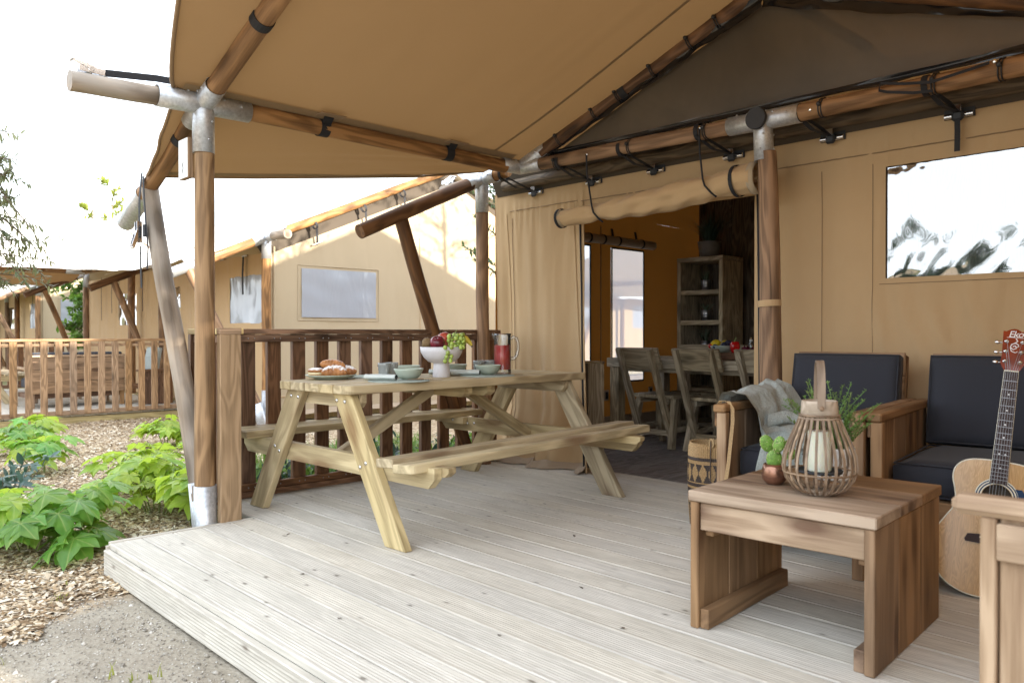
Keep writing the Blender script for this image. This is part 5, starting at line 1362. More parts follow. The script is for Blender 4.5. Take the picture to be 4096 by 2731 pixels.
def throw2(u, w):
    # tail that falls over the front of the seat cushion
    path = [(3.86, .53), (3.72, .565), (3.60, .575), (3.50, .53), (3.455, .47), (3.44, .38), (3.43, .30), (3.425, .235)]
    k = w*(len(path)-1); i = min(int(k), len(path)-2); q = k-i
    vv_ = path[i][0]+(path[i+1][0]-path[i][0])*q; z = path[i][1]+(path[i+1][1]-path[i][1])*q
    uu = -1.425+(.265-.06*w)*u+.035*noise.noise((w*3, u*2, 4))+.06*w
    z += .035*abs(noise.noise((u*4, w*3, 11)))*(1-.5*w); vv_ += -.022*math.sin(u*11+w*3)*(.3+w)-.02*noise.noise((u*6, w*4, 2))
    z -= .05*w*math.sin(u*PI)
    return LR @ Vector((uu, vv_, z))
sheet(th, 'blanket_tail', M['throw'], throw2, 46, 60)
def throw3(u, w):
    # rolled edge lying across the seat
    an = 2*PI*w; c = Vector((-1.40+.30*u, 3.60+.16*u+.03*math.sin(u*5), .590-.02*u+.02*math.sin(u*7))); r = .034*(1+.35*noise.noise((u*5, math.cos(an), math.sin(an))))*(1-.3*u)
    return LR @ (c+Vector((-.3*r*math.cos(an), r*math.cos(an), r*math.sin(an))))
sheet(th, 'blanket_fold', M['throw'], throw3, 40, 20)

# basket beside the chair
bk = thing('basket', 'tall straw basket with dark woven zigzag pattern beside the armchair', 'basket', (-2.255, 3.60, 0))
BK = WM[bk]; NA_, NZ_ = 150, 74; v = []; f = []; mi = []
Rb, Hb = .118, .430
def pat(a, z):
    z = z*.365/.43
    p = a/(2*PI)*16
    if z > .305: return 0 if int(a/(2*PI)*75) % 2 else 0
    if z > .292: return 1
    if z > .278: return 0
    if z > .198:      # diamonds
        q = (z-.198)/.080; d = abs((p % 1)-.5)*2; return 0 if d < 1-abs(q-.5)*2*.95 and d < .80 else 1
    if z > .190: return 0
    if z > .180: return 1
    if z > .168: return 0
    q = z/.168; s_ = (a/(2*PI)*6) % 1; t_ = (a/(2*PI)*6+q*.5) % 1   # triangles and hooked scrolls
    if t_ < .5:
        d = math.hypot((t_-.25)*2.2, q-.62); e = math.hypot((t_-.25)*2.2, q-.22)
        return 0 if (.13 < d < .22) or d < .06 or (.13 < e < .22) or e < .06 or t_ < .05 else 1
    return 0 if abs(t_-.75)*4 < (1-abs(q-.5)*2)**.8 else 1
for j in range(NZ_+1):
    z = Hb*j/NZ_; r = Rb*(.93+.10*math.sin(PI*min(1, z/Hb)*.85)); 
    if z > Hb-.012: r *= .965
    for i in range(NA_):
        a = 2*PI*i/NA_; wv_ = .0016*((1 if (i+j) % 2 else -1)) if z < .350 else .0022*(1 if i % 2 else -1)
        if j == NZ_: z_ = z+.004*(1 if i % 4 < 2 else -1)
        else: z_ = z
        v.append(((r+wv_)*math.cos(a), (r+wv_)*math.sin(a), z_))
for j in range(NZ_):
    for i in range(NA_):
        f.append((j*NA_+i, j*NA_+(i+1) % NA_, (j+1)*NA_+(i+1) % NA_, (j+1)*NA_+i)); mi.append(pat(2*PI*(i+.5)/NA_, Hb*(j+.5)/NZ_))
n0 = len(v)
for j in (NZ_, 0):
    for i in range(NA_): a = 2*PI*i/NA_; v.append((Rb*.90*math.cos(a), Rb*.90*math.sin(a), Hb*j/NZ_*.99+.004))
for i in range(NA_):
    q = (i+1) % NA_; f.append((NZ_*NA_+i, NZ_*NA_+q, n0+q, n0+i)); f.append((n0+i, n0+q, n0+NA_+q, n0+NA_+i)); mi += [0, 0]
f.append(tuple(n0+NA_+i for i in range(NA_))); mi.append(1)
put('basket_body', mesh('basket', v, f, grain=[(p[2], math.atan2(p[1], p[0])*Rb, 0) for p in v], mats=[M['basket_lt'], M['basket_dk']], midx=mi), None, bk, BK)
tube(bk, 'rim_loop', M['cord'], [Vector((.06+.012*math.cos(t), -.095, .437+.022*math.sin(t))) for t in np.linspace(0, 2*PI, 14)[:-1]], .005, 6, closed=True, F=BK)
tube(bk, 'thin_cord', M['basket_dk'], [(.06, -.102, .45), (.063, -.112, .30), (.068, -.116, .15), (.07, -.114, .03)], .0028, 5, F=BK)
# its woven carrying strap, slung over the chair arm
sc = [LR @ Vector(p) for p in ((-1.575, 3.43, .66), (-1.545, 3.40, .690), (-1.50, 3.385, .690), (-1.475, 3.37, .66), (-1.470, 3.36, .60), (-1.474, 3.345, .50), (-1.478, 3.335, .42), (-1.486, 3.325, .34), (-1.492, 3.32, .29))]
strip(bk, sc, .016, M['cord'], 'carry_strap', side=(.85, .5, 0), t=.003)

# ------------------------------------------------------------------ guitar
gt = thing('guitar', 'acoustic guitar with pale spruce top leaning on the sofa', 'guitar', (-.898, 3.305, 0))
n0 = Vector((.262, -.965, 0)).normalized()
roll_ = R(5.6); lean = R(7.5)
side0 = Vector((0, 0, 1)).cross(n0).normalized()         # to the right as seen from the front
up0 = (Vector((0, 0, 1))*math.cos(roll_)+side0*math.sin(roll_)); sid = (side0*math.cos(roll_)-Vector((0, 0, 1))*math.sin(roll_))
upv = (up0*math.cos(lean)-n0*math.sin(lean)).normalized(); nn = sid.cross(upv).normalized()
GO = Vector((-.898, 3.305, .008))
GM = Matrix(((sid.x, upv.x, nn.x, GO.x), (sid.y, upv.y, nn.y, GO.y), (sid.z, upv.z, nn.z, GO.z), (0, 0, 0, 1)))
ctl = [(0, 0), (.07, .004), (.135, .032), (.180, .085), (.197, .150), (.188, .215), (.160, .272), (.138, .312), (.132, .345), (.138, .385), (.149, .430), (.143, .470), (.112, .500), (.06, .512), (0, .514)]
def cr(P, n):
    o = []
    for i in range(len(P)-1):
        p0, p1, p2, p3 = P[max(i-1, 0)], P[i], P[i+1], P[min(i+2, len(P)-1)]
        for k in range(n):
            t = k/n; o.append(tuple(.5*((2*b)+(c-a)*t+(2*a-5*b+4*c-d)*t*t+(3*b-a-3*c+d)*t**3) for a, b, c, d in zip(p0, p1, p2, p3)))
    return o+[P[-1]]
half = cr(ctl, 5); outl = half+[(-x, y) for x, y in half[-2:0:-1]]; n = len(outl)
def slab(pts, z0, z1, hole=None):
    k = len(pts); v = [(x, y, z0) for x, y in pts]+[(x, y, z1) for x, y in pts]
    return v, [tuple(range(k-1, -1, -1)), tuple(range(k, 2*k))]+[(i, (i+1) % k, (i+1) % k+k, i+k) for i in range(k)]
sv = [(x, y, z) for z in (-.080, -.002) for x, y in outl]
put('body_side', mesh('side', sv, [(i, (i+1) % n, (i+1) % n+n, i+n) for i in range(n)]+[tuple(range(n-1, -1, -1))], False), M['gside'], gt, GM)
hc = Vector((0, .376)); hr = .050                       # sound hole
hv = [(hc.x+hr*math.cos(a), hc.y+hr*math.sin(a)) for a in np.linspace(0, 2*PI, 49)[:-1]]
# soundboard with a real hole: ring bridging the outline to the hole by angle
def at_angle(a):
    d = Vector((math.cos(a), math.sin(a))); best = None
    for i in range(n):
        p, q = Vector(outl[i]), Vector(outl[(i+1) % n]); e = q-p; den = d.x*e.y-d.y*e.x
        if abs(den) < 1e-9: continue
        w = p-hc; t = (w.x*e.y-w.y*e.x)/den; s = (w.x*d.y-w.y*d.x)/den
        if t > 0 and -1e-6 <= s <= 1+1e-6 and (best is None or t < best): best = t
    return hc+d*best
angs = np.linspace(0, 2*PI, 145)[:-1]; tv = []; tf = []
for a in angs:
    o_ = at_angle(a); i_ = hc+Vector((math.cos(a), math.sin(a)))*hr
    for t in (0, .33, .66, 1): q = i_.lerp(o_, t); tv.append((q.x, q.y, 0))
for i in range(144):
    j = (i+1) % 144
    for k in range(3): tf.append((i*4+k, i*4+k+1, j*4+k+1, j*4+k))
put('soundboard', mesh('top', tv, tf, grain=[(p[1], p[0], 0) for p in tv]), M['gtop'], gt, GM)
tube(gt, 'binding', M['ivory'], [(x, y, -.002) for x, y in outl], .0032, 6, closed=True, F=GM)
put('sound_hole_back', mesh('hole', [(x*1, y, -.03) for x, y in hv], [tuple(range(48))]), M['hole'], gt, GM)
for r, mt in ((.0515, 'ivory'), (.056, 'guard'), (.0605, 'ivory'), (.065, 'guard'), (.0685, 'ivory')):
    vv_ = []; ff_ = []
    for i, a in enumerate(np.linspace(0, 2*PI, 61)[:-1]): vv_ += [((r)*math.cos(a), hc.y+r*math.sin(a), .0006), ((r+.004)*math.cos(a), hc.y+(r+.004)*math.sin(a), .0006)]
    for i in range(60): j = (i+1) % 60; ff_.append((2*i, 2*i+1, 2*j+1, 2*j))
    put('rosette_ring', mesh('ros', vv_, ff_), M[mt], gt, GM)
pg = [(hc.x+.070*math.cos(a), hc.y+.070*math.sin(a)) for a in np.linspace(R(38), R(-75), 14)]+[(.055, .273), (.095, .270), (.115, .293), (.112, .338), (.098, .388), (.078, .420)]
v, f = slab(pg, .0004, .0018); put('pickguard', mesh('pg', v, f), M['guard'], gt, GM)
v, f = slab([(-.085, .198), (.085, .198), (.088, .206), (.080, .226), (.03, .234), (-.03, .234), (-.080, .226), (-.088, .206)], 0, .009); put('bridge', mesh('br', v, f), M['gneck'], gt, GM)
block(gt, 'saddle', M['ivory'], (-.040, .220, .008), (.040, .2235, .013), F=GM, b=.0005)
for k in range(6):
    v, f = ball_vf(.003, .003, .003, 8, 5); put('bridge_pin', mesh('pin', v, f, True), M['ivory'], gt, GM @ T(-.0275+.011*k, .210, .010))
nutY = .856
v, f = slab([(-.0285, .430), (.0285, .430), (.0225, nutY), (-.0225, nutY)], .0005, .0085); put('fingerboard', mesh('fb', v, f, grain=[(p[1], p[0], p[2]) for p in v]), M['gneck'], gt, GM)
for s in (-1, 1): tube(gt, 'fingerboard_binding', M['ivory'], [(s*.0285, .430, .006), (s*.0225, nutY, .006)], .0016, 5, F=GM)
tube(gt, 'neck', M['ghead'], [(0, .49, -.030), (0, .54, -.0235), (0, .7, -.0215), (0, nutY, -.0195)], [.026, .022, .021, .019], 14, F=GM)
fy = nutY
for k in range(1, 21):
    y_ = nutY-.636*(1-2**(-k/12)); hw = .0225+(.006)*(nutY-y_)/(nutY-.430)
    if y_ > .433: block(gt, 'fret', M['tin'], (-hw, y_-.0011, .0082), (hw, y_+.0011, .0098), F=GM, b=.0003)
for k, xs_ in ((3, (0,)), (5, (0,)), (7, (0,)), (9, (0,)), (12, (-.008, .012)), (15, (0,))):
    y_ = nutY-.648*(1-(2**(-k/12)+2**(-(k-1)/12))/2)
    for x_ in xs_:
        if k in (7, 9) and False: continue
        v, f = lathe_vf([(0, .0086), (.0034, .0086), (.0034, .0089), (0, .0090)], 12); put('fret_dot', mesh('dot', v, f), M['pearl'], gt, GM @ T(x_, y_, 0))
block(gt, 'nut', M['ivory'], (-.0235, nutY, .0), (.0235, nutY+.005, .0105), F=GM, b=.0006)
HM_ = GM @ T(0, nutY+.004, .002) @ Euler((R(-10), 0, 0)).to_matrix().to_4x4()
hd = [(-.024, 0), (.024, 0), (.039, .026), (.036, .06), (.039, .158), (.020, .158), (.008, .166), (-.004, .168), (-.018, .164), (-.030, .156), (-.040, .157), (-.037, .06), (-.040, .028)]
v, f = slab(hd, -.014, 0); put('headstock', mesh('head', v, f, grain=[(p[1], p[0], p[2]) for p in v]), M['ghead'], gt, HM_)
for s in (-1, 1):
    for k in range(3):
        y_ = .036+.040*k; xx = s*(.0245+.0006*k)
        v, f = lathe_vf([(0, .011), (.0035, .011), (.004, .004), (.0075, .003), (.0078, .0), (0, 0)], 14); put('string_post', _cache.setdefault('spost', mesh('post', v, f, True)), M['chrome'], gt, HM_ @ T(xx, y_, 0))
        v, f = ball_vf(.0095, .0075, .0065, 12, 8); put('tuner_knob', _cache.setdefault('tk', mesh('knob', v, f, True)), M['chrome'], gt, HM_ @ T(s*.055, y_-.004, -.008))
        tube(gt, 'tuner_shaft', M['chrome'], [(s*.036, y_-.004, -.008), (s*.050, y_-.004, -.008)], .0025, 6, F=HM_)
for k in range(6):
    x0_, x1_ = -.0275+.011*k, -.0175+.007*k
    s = -1 if k < 3 else 1; kk = (k if k < 3 else 5-k); pe = HM_ @ Vector((s*.0245, .036+.040*kk, .006))
    tube(gt, 'guitar_string', M['tin'], [GM @ Vector((x0_, .221, .0135)), GM @ Vector((x1_, nutY+.002, .0112)), pe], .0006 if k > 2 else .0009, 4)
def lettering(parent, name, body, size, Mx, mat, shear=.25, ext=.0004):
    cu = bpy.data.curves.new(name, 'FONT'); cu.body = body; cu.size = size; cu.shear = shear; cu.extrude = ext; cu.align_x = 'CENTER'; cu.align_y = 'CENTER'; cu.space_character = .86; cu.resolution_u = 3
    tmp = bpy.data.objects.new(name, cu); COL.objects.link(tmp); dg = bpy.context.evaluated_depsgraph_get(); me = bpy.data.meshes.new_from_object(tmp.evaluated_get(dg)); COL.objects.unlink(tmp); bpy.data.objects.remove(tmp)
    me.name = name; me.materials.clear()
    at = me.attributes.new('grain', 'FLOAT_VECTOR', 'POINT'); return put(name, me, mat, parent, Mx)
lettering(gt, 'head_lettering', 'Eko', .036, HM_ @ T(.002, .145, .0006, rz=R(4)), M['pearl'])
tube(gt, 'head_underline', M['pearl'], [(-.026, .131, .0008), (-.012, .133, .0008), (.028, .132, .0008)], .0011, 5, F=HM_)
tube(gt, 'head_scroll', M['pearl'], [(.004, .128, .0008), (.010, .118, .0008), (.002, .110, .0008), (-.009, .104, .0008), (-.012, .092, .0008), (-.002, .084, .0008), (.008, .090, .0008), (.004, .100, .0008), (-.004, .096, .0008)], .0022, 5, F=HM_)
tube(gt, 'head_scroll', M['pearl'], [(.002, .110, .0008), (.012, .106, .0008), (.015, .098, .0008), (.009, .094, .0008)], .0018, 5, F=HM_)
tube(gt, 'head_scroll', M['pearl'], [(-.012, .092, .0008), (-.008, .078, .0008), (.006, .072, .0008), (.012, .078, .0008)], .0018, 5, F=HM_)
# ------------------------------------------------------------------ inside the tent
# timber partition at the back
pw = thing('plank_partition', 'dark timber plank partition at the back of the tent', 'wall', (-3.2, 7.2, 0))
x = -4.66; k = 0
while x < -1.2:
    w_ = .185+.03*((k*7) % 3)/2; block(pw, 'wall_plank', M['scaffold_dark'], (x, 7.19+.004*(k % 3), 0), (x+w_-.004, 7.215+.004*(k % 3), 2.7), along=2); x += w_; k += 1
# shelf unit
su = thing('shelf_unit', 'grey timber shelf unit with potted plants, behind the dining table', 'shelf', (-4.33, 6.88, 0)); SY0, SY1 = 6.70, 7.08
w = M['scaffold']
for x in (-4.600, -4.120): block(su, 'side_panel', w, (x, SY0, .0), (x+.042, SY1, 1.712), along=2)
block(su, 'top_shelf', w, (-4.602, SY0-.002, 1.7135), (-4.076, SY1, 1.757))
for z in (1.385, 1.085, .78, .42, .08): block(su, 'shelf', w, (-4.557, SY0+.004, z), (-4.121, SY1-.02, z+.045))
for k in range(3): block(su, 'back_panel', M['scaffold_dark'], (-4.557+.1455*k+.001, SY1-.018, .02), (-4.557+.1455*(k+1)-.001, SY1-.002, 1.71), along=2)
def tinpot(x, y, z, label, kind, r=.052, h=.10, mat=None, seed=1):
    t = thing('pot_plant', label, 'potted plant', (x, y, z), group=None); Mx = WM[t]; rd = random.Random(seed)
    turned(t, 'pot', mat or M['tin'], [(0, 0), (r*.78, 0), (r*.80, .003), (r*.86, h*.35), (r*.89, h*.37), (r*.88, h*.40), (r*.92, h*.6), (r*.95, h*.62), (r*.93, h*.66), (r, h), (r*1.04, h+.003), (r*.98, h+.003), (r*.9, h*.8), (0, h*.8)], 24, Mx)
    turned(t, 'soil', M['bark'], [(0, h*.85), (r*.9, h*.85), (0, h*.88)], 12, Mx)
    if kind == 'aloe':
        for k in range(11):
            a = k*2.4; L = .12-.004*k; b = MB(); el = .75+.05*k; pts = []
            for i in range(6):
                q = i/5; pts.append((Vector((math.cos(a)*L*q*math.cos(el*(1-.15*q)), math.sin(a)*L*q*math.cos(el), h*.85+L*q*math.sin(el))), .011*(1-q)**.8+.0008))
            s = Vector((-math.sin(a), math.cos(a), 0)); vv = []; 
            for p, wd in pts: vv += [p-s*wd, p+Vector((0, 0, -.004)), p+s*wd]
            b.add(vv, [(i*3+j, i*3+j+1, i*3+j+4, i*3+j+3) for i in range(5) for j in range(2)])
            put('leaf', b.mesh('leaf'), M['aloe'], t, Mx)
    else:
        n_, L0, sp = {'tuft': (60, .12, .7), 'sprig': (26, .15, .55), 'fern': (120, .34, .95)}[kind]
        for g_ in range(6 if kind != 'fern' else 12):
            b = MB()
            for k in range(n_//6):
                a = rd.random()*2*PI; L = L0*rd.uniform(.6, 1.1); o_ = sp*rd.random(); p = Vector((r*.5*math.cos(a)*rd.random(), r*.5*math.sin(a)*rd.random(), h*.85)); s = Vector((-math.sin(a), math.cos(a), 0)); vv = []
                for i in range(6):
                    q = i/5; c = p+Vector((math.cos(a)*o_*L*q**1.5, math.sin(a)*o_*L*q**1.5, L*q*(1-.35*o_*q))); wd = .004*(1-q)+.0006; vv += [c-s*wd, c+s*wd]
                    if kind == 'sprig' and i > 1:
                        for m_ in (-1, 1):
                            e = Vector((math.cos(a+m_), math.sin(a+m_), .6))*.022; vv2 = [c, c+e*.5+s*.004, c+e, c+e*.5-s*.004]; b.add(vv2, [(0, 1, 2, 3)])
                b.add(vv, [(2*i, 2*i+1, 2*i+3, 2*i+2) for i in range(5)])
            put('leaf_tuft', b.mesh('tuft'), M['aloe'] if kind != 'fern' else M['laurel'], t, Mx)
    return t
tinpot(-4.355, 6.85, 1.430, 'zinc pot with a small round plant on the upper shelf', 'tuft', seed=2)
tinpot(-4.355, 6.85, 1.130, 'zinc pot with a striped aloe on the middle shelf', 'aloe', seed=3)
tinpot(-4.365, 6.85, .825, 'zinc pot with an upright spiky plant on the low shelf', 'sprig', seed=4)
tinpot(-4.325, 6.86, 1.757, 'large white pot with a dark fern on top of the shelf unit', 'fern', .115, .155, M['cap2'], seed=5)
# dining table
dt = thing('dining_table', 'grey timber dining table inside the tent', 'dining table', (-3.5, 6.05, 0))
for k in range(4): block(dt, 'table_board', w, (-4.60, 5.60+.215*k+.001, .745), (-2.25, 5.60+.215*(k+1)-.001, .780))
block(dt, 'table_edge', w, (-4.598, 5.585, .700), (-2.25, 5.5985, .778)); block(dt, 'table_apron', w, (-4.54, 5.66, .66), (-2.30, 5.69, .744)); block(dt, 'table_apron', w, (-4.58, 5.65, .66), (-4.55, 6.40, .744))
for x, y in ((-4.53, 5.66), (-4.53, 6.36), (-2.35, 5.66), (-2.35, 6.36)): block(dt, 'table_leg', w, (x-.05, y-.05, 0), (x+.05, y+.05, .70), along=2)
# chairs
def chair(xc, yb, label, rz=0, flip=1):
    t = thing('dining_chair', label, 'chair', (xc, yb, 0), rz, 'grey timber dining chairs'); F = WM[t]
    block(t, 'back_board', w, (-.222, -.013, -.096), (.222, .013, .096), F=F @ T(0, -.146, .786, rx=R(22)))
    for s in (-1, 1):
        x = s*.165
        plank(t, 'back_post', w, (x, .10, .10), (x, -.215, .870), .042, .055, up=(0, 1, 0), F=F)
        plank(t, 'front_leg', w, (s*.215, .03, 0), (s*.185, .125, .432), .05, .058, up=(0, 1, 0), F=F, label=None)
        plank(t, 'rear_leg', w, (s*.185, .46, 0), (s*.178, .40, .432), .045, .055, up=(0, 1, 0), F=F)
        block(t, 'side_stretcher', w, (s*.205-.012, .05, .14), (s*.205+.012, .46, .185), F=F)
        block(t, 'seat_bearer', w, (s*.15-.012, .06, .385), (s*.15+.012, .46, .430), F=F)
    for k in range(3): block(t, 'seat_board', w, (-.225+.150*k+.001, .045, .433), (-.225+.150*(k+1)-.001, .475, .463), F=F, along=1)
    block(t, 'cross_stretcher', w, (-.215, .062, .11), (.215, .092, .155), F=F)
    return t
chair(-4.150, 5.62, 'grey timber chair at the left end of the dining table')
chair(-3.565, 5.62, 'grey timber chair in the middle of the row facing into the tent')
chair(-2.985, 5.62, 'grey timber chair half hidden by the door jamb')
bt = chair(-3.70, 7.0, 'grey timber chair on the far side of the dining table', R(180))
chair(-3.05, 7.0, 'grey timber chair on the far side, behind the red pepper', R(180))
bs = thing('bench', 'pale grey bench backrest behind the dining table', 'bench', (-4.05, 6.62, 0))
block(bs, 'back_board', w, (-4.50, 6.60, .74), (-3.1, 6.628, .892)); block(bs, 'bench_post', w, (-4.45, 6.63, 0), (-4.40, 6.66, .88), along=2); block(bs, 'bench_post', w, (-3.2, 6.63, 0), (-3.15, 6.66, .88), along=2); block(bs, 'bench_seat', w, (-4.48, 6.43, .40), (-3.12, 6.598, .44))
# food on the dining table
tr = thing('serving_board', 'dark wooden serving board on the dining table', 'serving board', (-3.42, 5.86, .78))
block(tr, 'board', M['rail'], (-3.70, 5.76, .782), (-3.16, 5.98, .838), b=.006)
zb = .839
tag(turned(None, 'salad_bowl', M['sage'], bowlprof(.105, .058, .045), 32, T(-3.58, 5.88, zb)), 'sage green bowl of lemons and plums on the dining table', 'bowl')
def ball(name, label, cat, mat, x, y, z, rx_, ry_, rz_, group=None, Mx=None):
    v, f = ball_vf(rx_, ry_, rz_, 16, 10); return tag(put(name, mesh(name, v, f, True), mat, None, T(x, y, z) @ (Mx or Matrix.Identity(4))), label, cat, group)
def lemon(x, y, z, rz, label):
    v, f = lathe_vf([(0, -.046), (.006, -.044), (.012, -.038), (.026, -.025), (.033, 0), (.026, .025), (.012, .037), (.007, .044), (0, .047)], 18)
    return tag(put('lemon', mesh('lemon', v, f, True), M['lemon'], None, T(x, y, z) @ Euler((0, R(80), rz)).to_matrix().to_4x4()), label, 'lemon')
lemon(-3.625, 5.85, zb+.078, R(40), 'yellow lemon at the front of the salad bowl'); lemon(-3.575, 5.92, zb+.074, R(100), 'yellow lemon behind the front lemon')
ball('plum', 'dark blue plum at the right of the salad bowl', 'plum', M['plum'], -3.535, 5.84, zb+.066, .027, .027, .025, 'plums'); ball('plum', 'dark blue plum beside the lemon, higher up', 'plum', M['plum'], -3.53, 5.89, zb+.080, .028, .027, .026, 'plums'); ball('plum', 'small blue plum under the front lemon', 'plum', M['plum'], -3.60, 5.80, zb+.052, .022, .022, .02, 'plums')
ball('tomato', 'small red tomato at the left rim of the salad bowl', 'tomato', M['pepper'], -3.66, 5.83, zb+.055, .023, .023, .021)
rp_ = thing('red_pepper', 'glossy red bell pepper on the serving board', 'bell pepper', (-3.445, 5.85, zb)); v = []; f = []
for j in range(15):
    q = j/14; z = .104*q; r = .0475*(math.sin(PI*(.14+.80*q))**.55)*(1-.18*(1-q))
    for i in range(36):
        a = 2*PI*i/36; rr = r*(1+.075*math.cos(4*a)); v.append((rr*math.cos(a), rr*math.sin(a), z-(.012 if q > .9 else 0)*(q-.9)*10))
for j in range(14):
    for i in range(36): f.append((j*36+i, j*36+(i+1) % 36, (j+1)*36+(i+1) % 36, (j+1)*36+i))
f += [tuple(range(35, -1, -1)), tuple(14*36+i for i in range(36))]
put('pepper_flesh', mesh('pepper', v, f, True), M['pepper'], rp_, WM[rp_]); tube(rp_, 'pepper_stalk', M['stalk'], [(0, 0, .086), (.004, 0, .108), (.012, .002, .128)], [.012, .0055, .0065], 8, F=WM[rp_])
for x, y, n_ in ((-3.36, 5.86, 'red onion right of the bell pepper'), (-3.315, 5.83, 'red onion in front of the small bottle'), (-3.30, 5.90, 'red onion behind the small bottle')):
    t = thing('red_onion', n_, 'onion', (x, y, zb), group='red onions'); turned(t, 'onion_skin', M['onion'], [(0, 0), (.012, .001), (.028, .014), (.031, .027), (.022, .043), (.007, .051), (.004, .062), (0, .063)], 18, WM[t])
bo = thing('small_bottle', 'small glass bottle with a cork beside the red onions', 'bottle', (-3.335, 5.92, zb))
turned(bo, 'bottle_glass', M['glass'], [(0, 0), (.020, 0), (.022, .004), (.022, .070), (.011, .092), (.010, .112), (.012, .114), (.0075, .114), (.0075, .09), (.018, .068), (.018, .006), (0, .005)], 20, WM[bo]); turned(bo, 'cork', M['cord'], [(0, .105), (.0072, .105), (.0078, .126), (0, .127)], 14, WM[bo])
turned(bo, 'paper_label', M['white'], [(.0112, .093), (.0113, .111)], 16, WM[bo])
# timber cabinet end just inside the doorway, sockets
cb = thing('plank_screen', 'low timber plank screen just inside the doorway', 'screen', (-4.05, 4.78, 0))
for k in range(3): block(cb, 'end_panel', M['scaffold'] if k == 2 else M['scaffold_dark'], (-4.34+.14*k, 4.70, .0), (-4.202+.14*k, 4.735, .765), along=2)
block(cb, 'panel_cap', w, (-4.34, 4.695, .766), (-3.92, 4.74, .785))
for y, n_ in ((5.73, 'black socket low on the orange canvas, left of the window'), (6.42, 'black socket low on the orange canvas, right of the window')):
    t = thing('wall_socket', n_, 'socket', (BXL+.015, y, .42)); block(t, 'socket_plate', M['canvas_skirt'], (BXL+.010, y-.035, .37), (BXL+.018, y+.035, .47)); block(t, 'socket_insert', M['rubber'], (BXL+.0185, y-.018, .385), (BXL+.023, y+.018, .452))
